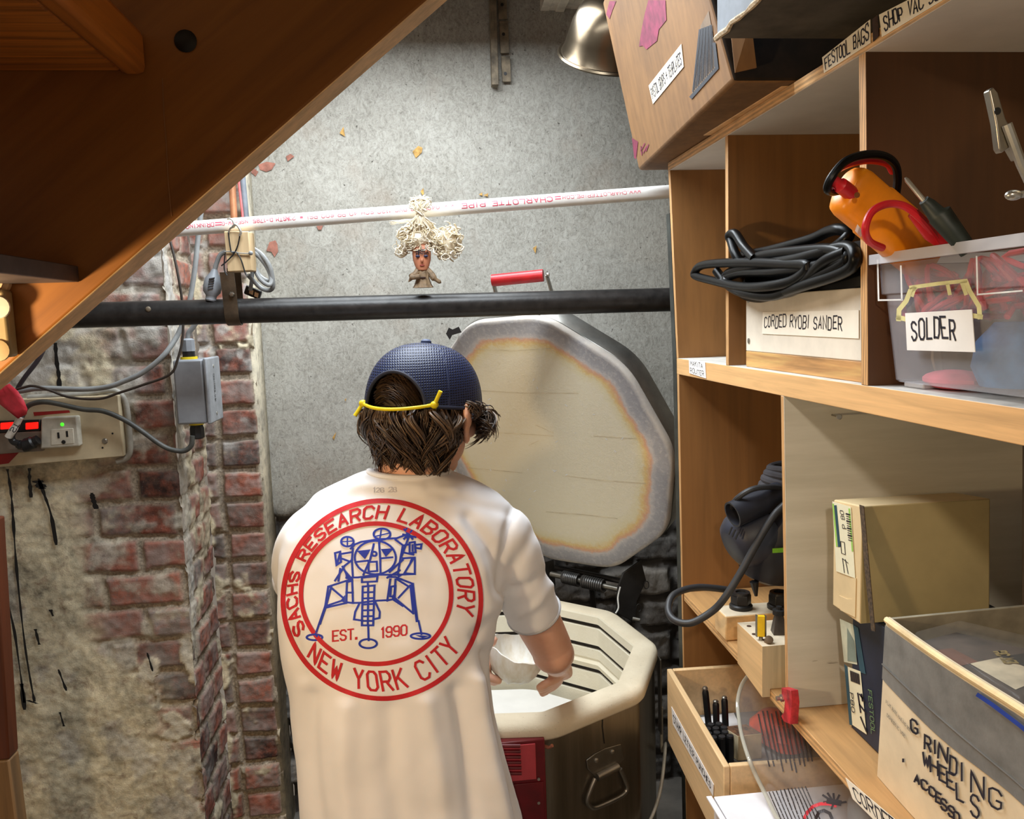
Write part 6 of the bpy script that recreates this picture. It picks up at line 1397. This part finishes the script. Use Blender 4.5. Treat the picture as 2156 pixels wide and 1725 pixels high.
# ---- print on the back
ST = onto(tee); M_PR = mat('red shirt print', (200, 34, 44), .7, var=.05, sc=60); M_PB = mat('blue shirt print', (30, 56, 178), .7, var=.05, sc=60)
fs_ = lambda a, b: ST(a, b, .0012)
def ell(cx, cy, rx, ry, n=90, a0=0, rot=0):
    out = []
    for k in range(n+1):
        a = a0+2*math.pi*k/n; x, y = rx*math.cos(a), -ry*math.sin(a); out.append((cx+x*math.cos(rot)-y*math.sin(rot), cy+x*math.sin(rot)+y*math.cos(rot)))
    out[-1] = out[0]; return out
OUT, INN = (804.5, 1263, 207.5, 207.5), (792, 1250.5, 157.5, 147.5)
g = G(); ink2d(g, [ell(*OUT, 120)], fs_, 10, 0, 6); pr_ = g.build('outer_ring_print', M_PR, tee, smooth=False)
g = G(); ink2d(g, [ell(*INN, 110)], fs_, 9.5, 0, 6); g.build('inner_ring_print', M_PR, tee, smooth=False)
def ringpt(a, t): # a angle, t 0 inner ring .. 1 outer ring
    q = [(INN[i]*(1-t)+OUT[i]*t) for i in range(4)]; return q[0]+q[2]*math.cos(a), q[1]-q[3]*math.sin(a)
def ringtext(txt, a0, a1, inside, nm):
    pls, wid = strokes(txt, 0, 1.9); g = G()
    for pl in pls:
        q = resample([(x, y) for x, y in pl], .7); pts = []
        for x, y in q:
            a = math.radians(a0+(a1-a0)*x/wid); v = y/6; t = .24+.53*v if not inside else .77-.54*v; pts.append(ringpt(a, t))
        ink2d(g, [pts], fs_, 5.2, 0, 5)
    g.build(nm, M_PR, tee, smooth=False)
ringtext('SACHS RESEARCH LABORATORY', 205, -11, False, 'upper_lettering'); ringtext('NEW YORK CITY', 219, 327, True, 'lower_lettering')
g = G()
for txt, (x0, y0, x1, y1, h) in (('EST.', (701, 1350, 752, 1345, 21)), ('1990', (803, 1343, 856, 1337, 21))):
    pls, wid = strokes(txt, 0, 1.5); ink2d(g, [[(x0+(x1-x0)*x/wid, y0+(y1-y0)*x/wid-y/6*h) for x, y in pl] for pl in pls], fs_, 3.3, 0, 4)
g.build('date_lettering', M_PR, tee, smooth=False)
def cp(x, y): return 560+x/3.194, 960+y/3.194
LEM = '590,600 640,580 760,562 880,555|585,625 578,700 585,820|595,600 570,625|725,595 700,700 655,800|760,580 768,700 770,785|690,715 745,712 748,775 690,780 690,715|600,715 690,705|775,690 850,683|540,820 620,818 740,800 870,800 1000,795|465,655 500,645 505,715 475,735 465,655|500,650 480,722|510,660 580,648|505,690 560,710|530,740 465,840|515,745 560,830|580,700 530,740|500,760 488,842|880,555 960,525|930,495 985,560|980,505 928,560|946,490 952,562|922,530 1005,548|870,565 920,602 905,680 885,800|960,545 905,690|965,585 1000,580 1005,650 965,655 965,585|1000,600 1045,595 1040,625 1005,620|985,600 985,640|920,605 965,595|920,650 990,665|920,690 1000,685 1000,795 930,790 990,690|830,782 920,700|815,820 900,770|420,880 560,835 580,830|420,880 400,1010 355,1140 335,1200|440,880 402,1020 365,1130|430,880 525,960|525,970 400,1012|400,1022 540,990|545,850 580,840 585,990 540,985 545,850|540,920 585,920|645,820 750,810 745,845 645,850 645,820|685,850 685,872|650,880 730,872 720,1140 645,1140 650,880|688,872 684,1140|648,920 727,916|648,960 726,956|648,1000 724,996|647,1040 723,1038|646,1080 722,1078|646,1110 721,1110|630,990 600,1050 592,1100 650,1108|735,985 765,1050 762,1090 720,1100|585,990 640,988 730,975 820,970|687,1140 690,1240|820,815 870,815 985,860|835,830 815,975|870,830 860,960|840,880 870,875 865,950 835,945 840,880|1025,1110 1045,1200|970,870 990,1060|880,830 960,880 890,955|870,960 990,1060|860,970 920,1010|815,972 862,962'
g = G()
for pl in LEM.split('|'): ink2d(g, [[cp(*map(float, q.split(','))) for q in pl.split()]], fs_, 4.1, 0, 5)
for c in [(548, 578, 42, 32), (780, 528, 56, 37), (735, 685, 138, 112), (728, 660, 16, 14), (328, 1220, 52, 19), (687, 1262, 58, 30), (1038, 1212, 65, 19)]:
    x, y = cp(c[0], c[1]); ink2d(g, [ell(x, y, c[2]/3.194, c[3]/3.194, 40)], fs_, 4.1, 0, 4)
for pl in ['548,548 548,608', '510,580 588,574', '740,542 825,522', '775,495 765,560']: ink2d(g, [[cp(*map(float, q.split(','))) for q in pl.split()]], fs_, 2.6, 0, 5)
ink2d(g, [[cp(985, 862), cp(1000, 1000), cp(1015, 1110)]], fs_, 6, 0, 5)
for tri in ['612,640 705,630 665,695', '772,628 860,622 805,680', '528,760 585,828 540,830', '500,976 532,936 530,988', '330,1205 380,1205 350,1230', '1000,1205 1100,1210 1050,1225', '975,690 995,690 940,780', '850,930 870,960 845,972', '880,800 940,790 890,820']:
    q = [cp(*map(float, w.split(','))) for w in tri.split()]
    rows_ = 6; v = []; 
    for i in range(rows_+1):
        for j in range(i+1):
            s_ = i/rows_; u_ = j/max(i, 1); a = (q[0][0]*(1-s_)+(q[1][0]*(1-u_)+q[2][0]*u_)*s_, q[0][1]*(1-s_)+(q[1][1]*(1-u_)+q[2][1]*u_)*s_); v.append(fs_(*a))
    if any(x is None for x in v): continue
    ix = lambda i, j: i*(i+1)//2+j; f = []
    for i in range(rows_):
        for j in range(i+1):
            f.append((ix(i, j), ix(i+1, j), ix(i+1, j+1)))
            if j < i: f.append((ix(i, j), ix(i+1, j+1), ix(i, j+1)))
    g.add(v, f)
g.build('lander_print', M_PB, tee, smooth=False)
g = G(); pls, wid = strokes('126 26', .4); ink2d(g, [[(786+x/wid*48, 1036-y/6*9) for x, y in pl] for pl in pls], fs_, 1.8, 0, 4); g.build('faint_label', mat('faint grey print', (196, 196, 204), .8), tee, smooth=False)
# ---- trousers and shoes (below the frame)
g = G()
hipL, hipR = V3((-.135, 1.355, .78)), V3((.015, 1.355, .78))
g.loft([[V3((-.06+.165*math.cos(a)*w_, 1.352+.112*math.sin(a)*w_, z)) for a in np.linspace(0, 2*math.pi, 28, False)] for z, w_ in ((.80, .84), (.76, .88), (.72, .9), (.66, .9))])
for hx_ in (hipL, hipR):
    g.tube([hx_+V3((0, 0, -.02)), hx_+V3((0, .0, -.18)), hx_+V3((.0, .01, -.32)), hx_+V3((0, -.01, -.54)), hx_+V3((0, -.02, -.715))], [.076, .078, .066, .060, .062], 20)
tr2 = g.build('trousers', mat('dark jeans', (44, 52, 72), .85, var=.15, sc=40), pe); m = tr2.modifiers.new('r', 'REMESH'); m.mode = 'VOXEL'; m.voxel_size = .009; m = tr2.modifiers.new('s', 'SMOOTH'); m.iterations = 6; bake(tr2)
for hx_ in (hipL, hipR):
    g = G(); b_ = V3((hx_[0], 1.33, 0)); g.loft([[b_+V3((.045*w_*math.cos(a), .03+.135*math.sin(a)*(1 if math.sin(a) > 0 else .62)*w_, z)) for a in np.linspace(0, 2*math.pi, 24, False)] for z, w_ in ((.0005, .95), (.02, 1.0), (.045, .95), (.07, .75), (.09, .5))]); g.build('shoe', mat('dark shoe', (50, 46, 44), .7), pe)

# ---- hair
M_HAIR = NT('brown curly hair'); t = M_HAIR; gi = t.n('NewGeometry'); f = t.noise(420, 3, .6)
k = t.math('ADD', t.math('MULTIPLY', gi.outputs['Random Per Island'], .8), t.math('MULTIPLY', t.math('SUBTRACT', f, .5), .5))
t.base(t.ramp(k, [(.05, (44, 34, 27)), (.5, (76, 58, 44)), (.85, (118, 94, 70)), (1, (158, 128, 96))])); t.set(Roughness=.42, Specular_IOR_Level=.5); M_HAIR = t.m
g = G(); r_ = random.Random(21)
def scalp(al, z, k=1.0): # al: 0 back, + to the right
    c = math.sqrt(max(.05, 1-((z-.018)/.10)**2)); return H(.084*k*math.sin(al)*c, -.104*k*math.cos(al)*c, z)
def outward(al): return hr*math.sin(al)-hf*math.cos(al)
def clump(al, z, ln, curl, flick, lat, n=5, wid=.006):
    o = outward(al); tn = hr*math.cos(al)+hf*math.sin(al); ph = r_.uniform(0, 6.28); fq = r_.uniform(.55, 1.35); tw = r_.choice((-1, 1)); N = 15
    for c_ in range(n):
        dz, da = r_.uniform(-wid, wid), r_.uniform(-wid, wid); l2 = ln*r_.uniform(.8, 1.12); rad = r_.uniform(.0010, .0026); pts = []; e1, e2 = r_.uniform(-.5, .5), r_.uniform(.8, 1.2)
        for i in range(N):
            s_ = i/(N-1); zz = z+dz-l2*s_*(1-.15*s_); a2 = al+da*11+lat*s_; surf = scalp(a2, max(zz, -.066), 1.03); below = max(0, -.066-zz); grow = min(1, s_*1.6); th = fq*6.28*s_*e2+ph+e1*.6
            conv = 1-.55*s_ if below == 0 else 1-.55*s_
            pts.append(surf-V3((0, 0, 1))*below+o*(-below*.55+.004+.008*math.sin(math.pi*s_)+curl*grow*(.9+math.sin(th))+flick*s_**2.6)+tn*(tw*curl*1.7*grow*math.cos(th)+da*conv*.3)+hu*(curl*1.0*grow*math.sin(th+1.2)))
        g.tube(pts, [rad*(.6+.4*math.sin(math.pi*min(1, .25+.6*i/(N-1))))*(1-.7*(i/(N-1))**2.5) for i in range(N)], 5, flat=.6)
for i in range(300):
    al = r_.uniform(-2.1, 1.30); z = r_.uniform(-.066, .008)
    if -1.85 < al < -1.25: ln = r_.uniform(.035, .06)
    elif abs(al) <= 1.3: ln = r_.uniform(.050, .100)
    else: ln = r_.uniform(.035, .06)
    side = max(0, -al-.5)
    clump(al, min(z, -.004) if abs(al) < .75 else z, ln*1.2, r_.uniform(.004, .013), r_.uniform(-.004, .018)+.016*side*r_.random(), r_.uniform(-.16, .16), 7, .0045)
for i in range(44): clump(r_.uniform(-1.5, -.3), r_.uniform(-.07, -.025), r_.uniform(.05, .085), r_.uniform(.006, .013), r_.uniform(.014, .036), r_.uniform(-.25, .1), 5)
for i in range(46): clump(r_.uniform(1.0, 1.36), r_.uniform(-.055, .0), r_.uniform(.04, .075), r_.uniform(.004, .010), r_.uniform(-.002, .010), r_.uniform(-.25, .02), 5)
for i in range(34): clump(r_.uniform(1.88, 2.35), r_.uniform(-.014, .016), r_.uniform(.035, .062), r_.uniform(.006, .013), r_.uniform(.010, .034), r_.uniform(-.05, .3), 5)   # tuft in front of the right ear
for i in range(12): clump(r_.uniform(1.4, 1.8), r_.uniform(.006, .014), r_.uniform(.012, .022), .004, .004, .1, 4)
hair = g.build('hair', M_HAIR, pe, ang=80)
g = G(); rings = []
for i in range(14):
    z = -.070+.168*i/13; zz = z
    c = math.sqrt(max(.003, 1-((z-.018)/.094)**2)); rings.append([H(.0795*math.sin(a)*c, -.0985*math.cos(a)*c, z) for a in np.linspace(-2.2, 2.2, 40)]+[H(.04*c*math.sin(a), .06*c, z) for a in np.linspace(1.4, -1.4, 6)])
g.loft(rings); sc2 = NT('hair under cap'); t = sc2; f = t.noise((60, 60, 260), 4, .6, dist=1.2); t.base(t.ramp(f, [(.3, (34, 25, 20)), (.62, (74, 56, 42)), (.8, (112, 88, 64))])); t.set(Roughness=.4); g.build('scalp_hair', sc2.m, hair)
g = G()
for i in range(170): # smooth swept hair in the opening of the cap
    a0 = r_.uniform(-.62, .55); z0 = r_.uniform(.012, .075); pts = []
    for k in range(8):
        s_ = k/7; zz = z0-.02*s_+.012*math.sin(3*s_+a0*3); c = math.sqrt(max(.01, 1-((zz-.018)/.094)**2)); al = a0+.45*(s_-.3); pts.append(H(.0825*math.sin(al)*c, -.1015*math.cos(al)*c, zz))
    g.tube(pts, [.0008+.0014*math.sin(math.pi*k/7) for k in range(8)], 4, flat=.5)
g.build('swept_hair', M_HAIR, hair, ang=80)
# ---- cap
M_CAP = NT('navy mesh cap'); t = M_CAP; w1 = t.n('TexWave', wave_type='BANDS', bands_direction='Z'); t.l(t.co, w1.inputs[0]); w1.inputs['Scale'].default_value = 75; w1.inputs['Distortion'].default_value = 1.5
w2 = t.n('TexWave', wave_type='BANDS', bands_direction='X'); t.l(t.co, w2.inputs[0]); w2.inputs['Scale'].default_value = 75; w2.inputs['Distortion'].default_value = 1
mm_ = t.math('MULTIPLY', w1.outputs['Fac'], w2.outputs['Fac']); t.base(t.ramp(mm_, [(.15, (30, 40, 74)), (.6, (8, 11, 26))])); t.set(Roughness=.45, Specular_IOR_Level=.3); t.bump(mm_, .5, .0015); M_CAP = t.m
g = G(); NA, NZ = 120, 26; rx, ry, rz = .0935, .1125, .112; wop, hop = .62, .058; cols = []
def cap_pt(al, z, k=1.0):
    q = min(.9999, max(0, z/rz)); c = (1-q**2.35)**(1/2.35); return H(rx*k*math.sin(al)*c, -ry*k*math.cos(al)*c, z*k+.0)
aoff = .04
for i in range(NA):
    al = 2*math.pi*i/NA; da = (al-aoff+math.pi) % (2*math.pi)-math.pi; zm = hop*math.sqrt(max(0, 1-(da/wop)**2)) if abs(da) < wop else 0
    cols.append([cap_pt(al, zm+(rz-zm)*(1-(1-j/NZ)**1.6)) for j in range(NZ+1)])
g.loft([[cols[i][j] for i in range(NA)] for j in range(NZ+1)], cap=False)
cap = g.build('cap', M_CAP, pe, ang=80); so = cap.modifiers.new('t', 'SOLIDIFY'); so.thickness = .0022; so.offset = 1
g = G(); g.tube([cap_pt(aoff+wop*math.cos(s_), hop*max(0, math.sin(s_))**1.0, 1.012) for s_ in np.linspace(0, math.pi, 40)], .0032, 8); g.build('opening_binding', mat('navy binding', (22, 28, 52), .7), cap)
g = G(); g.tube([cap_pt(al, .003, 1.008) for al in np.linspace(aoff+wop, aoff-wop+2*math.pi, 60)], .0034, 8); g.build('sweat_band', mat('navy binding', (22, 28, 52)), cap)
for al in (-1.05, 1.05, 2.1, -2.1, 3.14):
    g = G(); g.tube([cap_pt(al, z, 1.012) for z in np.linspace(.004, rz*.985, 22)], .0016, 6); g.build('seam', mat('navy seam', (30, 40, 72), .6), cap)
G().lathe([(.0095, -.002), (.0092, .003), (.006, .006), (.001, .0068)], H(0, 0, rz+.003), hu, 18).build('button', mat('navy button', (40, 54, 88), .6), cap)
g = G(); br = []
for k, off in ((0, 0), (1, .0035)):
    for i in range(25):
        a = -1.15+2.3*i/24; inner = H(rx*1.0*math.sin(a), ry*1.0*math.cos(a), .004+off-.0); ou = H(rx*1.06*math.sin(a)*1.02, ry*math.cos(a)*.9+.085*math.cos(a*1.1)**.6 if math.cos(a*1.1) > 0 else ry*math.cos(a), .0-.018+off-.012*(math.sin(a)**2)); br.append((inner, ou))
v = [q for p in br for q in p]; f = []
for k in range(2):
    for i in range(24): o_ = k*50+2*i; f.append((o_, o_+1, o_+3, o_+2))
for i in range(24): f.append((2*i+1, 50+2*i+1, 50+2*i+3, 2*i+3)); f.append((2*i, 2*i+2, 50+2*i+2, 50+2*i))
g.add(v, f); g.build('brim', mat('navy brim', (30, 38, 66), .7), cap)
M_YC = mat('yellow bungee cord', (226, 206, 20), .5, var=.05)
g = G(); g.tube([cap_pt(aoff+wop*1.05*s_, .004-.003*math.cos(s_*1.57), 1.03)-hu*.004*(1-s_*s_) for s_ in np.linspace(-1, 1, 26)], .0029, 10); yc_ = g.build('yellow_cord', M_YC, cap)
for s_, tl_ in ((1, V3((.011, -.004, .022))), (-1, V3((-.014, -.004, -.02)))):
    k0 = cap_pt(aoff+wop*1.22*s_, .006, 1.05); g = G(); g.ball(k0, (.0068, .0062, .0062), 14, 10); g.tube([k0, k0+tl_*.5, k0+tl_], [.0034, .0032, .0034], 10); g.tube([cap_pt(aoff+wop*1.05*s_, .004, 1.03), k0], .003, 8); g.build('cord_knot', M_YC, yc_)
    G().lathe([(.0078, 0), (.0062, .0015), (.005, .0015)], k0-unit(k0-HC)*.004, unit(k0-HC), 18, cap=False).build('brass_eyelet', mat('brass', (180, 150, 70), .3, .9), cap)

# ------------------------------------------------------------------ hanging doll ornament
dl = thing('doll_ornament', 'small doll head with big pale curly hair and brown robe hanging from the white pipe', 'doll', P(890, 600, Y=1.92))
YD_ = 1.925; sd = YD_/FPX
hc = P(888, 540, Y=YD_)
M_DF = mat('doll vinyl', (196, 128, 96), .45, var=.05)
g = G(); g.loft([[hc+V3((w_*math.cos(a), w_*.92*math.sin(a)+o_, z)) for a in np.linspace(0, 2*math.pi, 24, False)] for z, w_, o_ in ((-.034, .004, -.006), (-.031, .011, -.005), (-.022, .0165, -.002), (-.008, .0205, 0), (.006, .0215, 0), (.018, .020, 0), (.027, .014, 0), (.031, .004, 0))])
g.ball(hc+V3((0, -.0215, -.011)), (.0035, .005, .005), 10, 8); g.tube([hc+V3((0, 0, -.02)), hc+V3((0, 0, -.052))], .008, 12); g.build('head', M_DF, dl)
for s_ in (-1, 1):
    e = G().ball(hc+V3((.0092*s_, -.0192, -.001)), (.0050, .0022, .0032), 12, 8).build('eye_shadow', mat('dark blue eyeshadow', (44, 50, 84), .5), dl); G().ball(hc+V3((.0092*s_, -.0212, -.0015)), (.0024, .0010, .0018), 10, 6).build('pupil', mat('doll eye', (24, 28, 46), .2), e)
    G().tube([hc+V3((.005*s_, -.0205, .0055)), hc+V3((.0125*s_, -.0178, .0065))], .0008, 6).build('eyebrow', mat('brown brow', (110, 60, 40), .6), dl)
G().ball(hc+V3((0, -.0175, -.0215)), (.0058, .0022, .0016), 12, 6).build('lips', mat('doll lips', (170, 72, 64), .4), dl)
g = G(); pls, wd = strokes('HASTA', .5, 1.2); ink2d(g, [[(876+x/wd*26, 535-y/6*10) for x, y in pl] for pl in pls], lambda a, b: P(a, b, Y=YD_-.0225+.00003*(a-889)**2), 1.5); g.build('forehead_lettering', INK, dl, smooth=False)
M_ROBE = mat('brown robe plastic', (128, 106, 80), .6, var=.18, sc=90)
rc = P(890, 582, Y=YD_)
g = G(); z_b = P(890, 606, Y=YD_)[2]; z_t = P(890, 563, Y=YD_)[2]
rg = []
for z, w_, d_ in ((z_b, 21*sd, .017), (z_b+.008, 17*sd, .015), (z_b+.022, 13*sd, .013), (z_b+.034, 14*sd, .013), (z_t-.004, 11*sd, .011), (z_t+.002, 7*sd, .008)):
    rg.append([V3((rc[0], YD_, z))+V3((w_*math.cos(a)*(1+.05*math.sin(9*a)), d_*math.sin(a)*(1+.08*math.sin(9*a)), 0)) for a in np.linspace(0, 2*math.pi, 44, False)])
g.loft(rg)
for pts in ([(880, 566), (868, 580), (872, 586)], [(900, 566), (914, 582), (926, 597)]): pass
g.tube(catmull([P(881, 567, Y=YD_), P(874, 578, Y=YD_-.008), P(866, 584, Y=YD_-.014), P(884, 582, Y=YD_-.017)], 4), [.007]*5+[.0075]*4+[.006]*3+[.005], 10)
g.tube(catmull([P(898, 567, Y=YD_), P(908, 577, Y=YD_-.006), P(914, 586, Y=YD_-.010), P(929, 596, Y=YD_-.010)], 4), [.007]*5+[.0075]*4+[.0045]*3+[.001], 10)
g.tube(catmull([P(872, 580, Y=YD_-.010), P(864, 589, Y=YD_-.011), P(860, 594, Y=YD_-.010)], 4), [.006, .006, .005, .004, .0035, .003, .002, .001, .001], 8)
g.build('robe', M_ROBE, dl)
G().box((rc[0]-.0065, YD_-.0155, rc[2]-.005), (rc[0]+.0065, YD_-.012, rc[2]-.002)).build('belt', mat('dark belt', (58, 34, 24), .5), dl, bevel=.0005)
g = G(); r_ = random.Random(33)
g.ball(P(884, 500, Y=YD_+.002), (.036, .024, .022), 20, 12); g.ball(P(942, 508, Y=YD_), (.022, .02, .030), 18, 12); g.ball(P(885, 470, Y=YD_-.008), (.016, .012, .022), 14, 10)
def lock(pts, rad, n=6, flat=.7): g.tube(catmull(pts, 4), [rad*(.5+.5*math.sin(math.pi*min(1, .2+.7*i/(4*(len(pts)-1))))) for i in range(4*(len(pts)-1)+1)], n, flat=flat)
def D(x, y, dy=0): return P(x, y, Y=YD_+dy)
for i in range(430):
    side = r_.random()
    if side < .60: cx_, cy_, rx_, ry_ = 882, 496, 40, 27
    elif side < .95: cx_, cy_, rx_, ry_ = 942, 508, 27, 36
    else: cx_, cy_, rx_, ry_ = 846, 520, 12, 12
    a = r_.uniform(0, 6.28); q = math.sqrt(r_.random()); x, y = cx_+rx_*q*math.cos(a), cy_+ry_*q*math.sin(a); dy = r_.uniform(-.032, .018); r1_ = r_.uniform(3, 13); ph = r_.uniform(0, 6.28); tw = r_.choice((-1, 1))
    lock([D(x+r1_*math.cos(ph+tw*k*.75)*(1-.07*k)+1.5*k*r_.uniform(-1, 1), y+r1_*math.sin(ph+tw*k*.75)*(1-.07*k)+1.2*k, dy+.0025*k) for k in range(6)], r_.uniform(.0010, .0029))
for i in range(70): # strands gathered up to the knot on the pipe
    x = r_.uniform(850, 922); y = r_.uniform(470, 505); lock([D(x, y, r_.uniform(-.02, .01)), D((x+885)/2+r_.uniform(-4, 4), (y+452)/2, -.020), D(884+r_.uniform(-7, 7), 447, -.024), D(884+r_.uniform(-10, 12), 432, -.024), D(886+r_.uniform(-22, 18), 418+r_.uniform(-8, 8), -.014)], r_.uniform(.0009, .0026))
for i in range(22): lock([D(872+r_.uniform(-4, 8), 462, .01), D(850+r_.uniform(-6, 6), 466+r_.uniform(-3, 4), .0), D(826+r_.uniform(-8, 8), 468+r_.uniform(-4, 6), -.004)], .0012)
for i in range(40): lock([D(885+r_.uniform(-9, 10), 440+r_.uniform(-6, 14), -.026), D(878+r_.uniform(-18, 26), 430+r_.uniform(-10, 14), -.03), D(884+r_.uniform(-24, 26), 424+r_.uniform(-10, 16), -.022)], r_.uniform(.0012, .003))
t = NT('pale doll hair'); gi = t.n('NewGeometry'); t.base(t.ramp(gi.outputs['Random Per Island'], [(.0, (190, 172, 138)), (.4, (228, 214, 186)), (1, (244, 236, 218))])); t.set(Roughness=.5); g.build('hair', t.m, dl, ang=80)
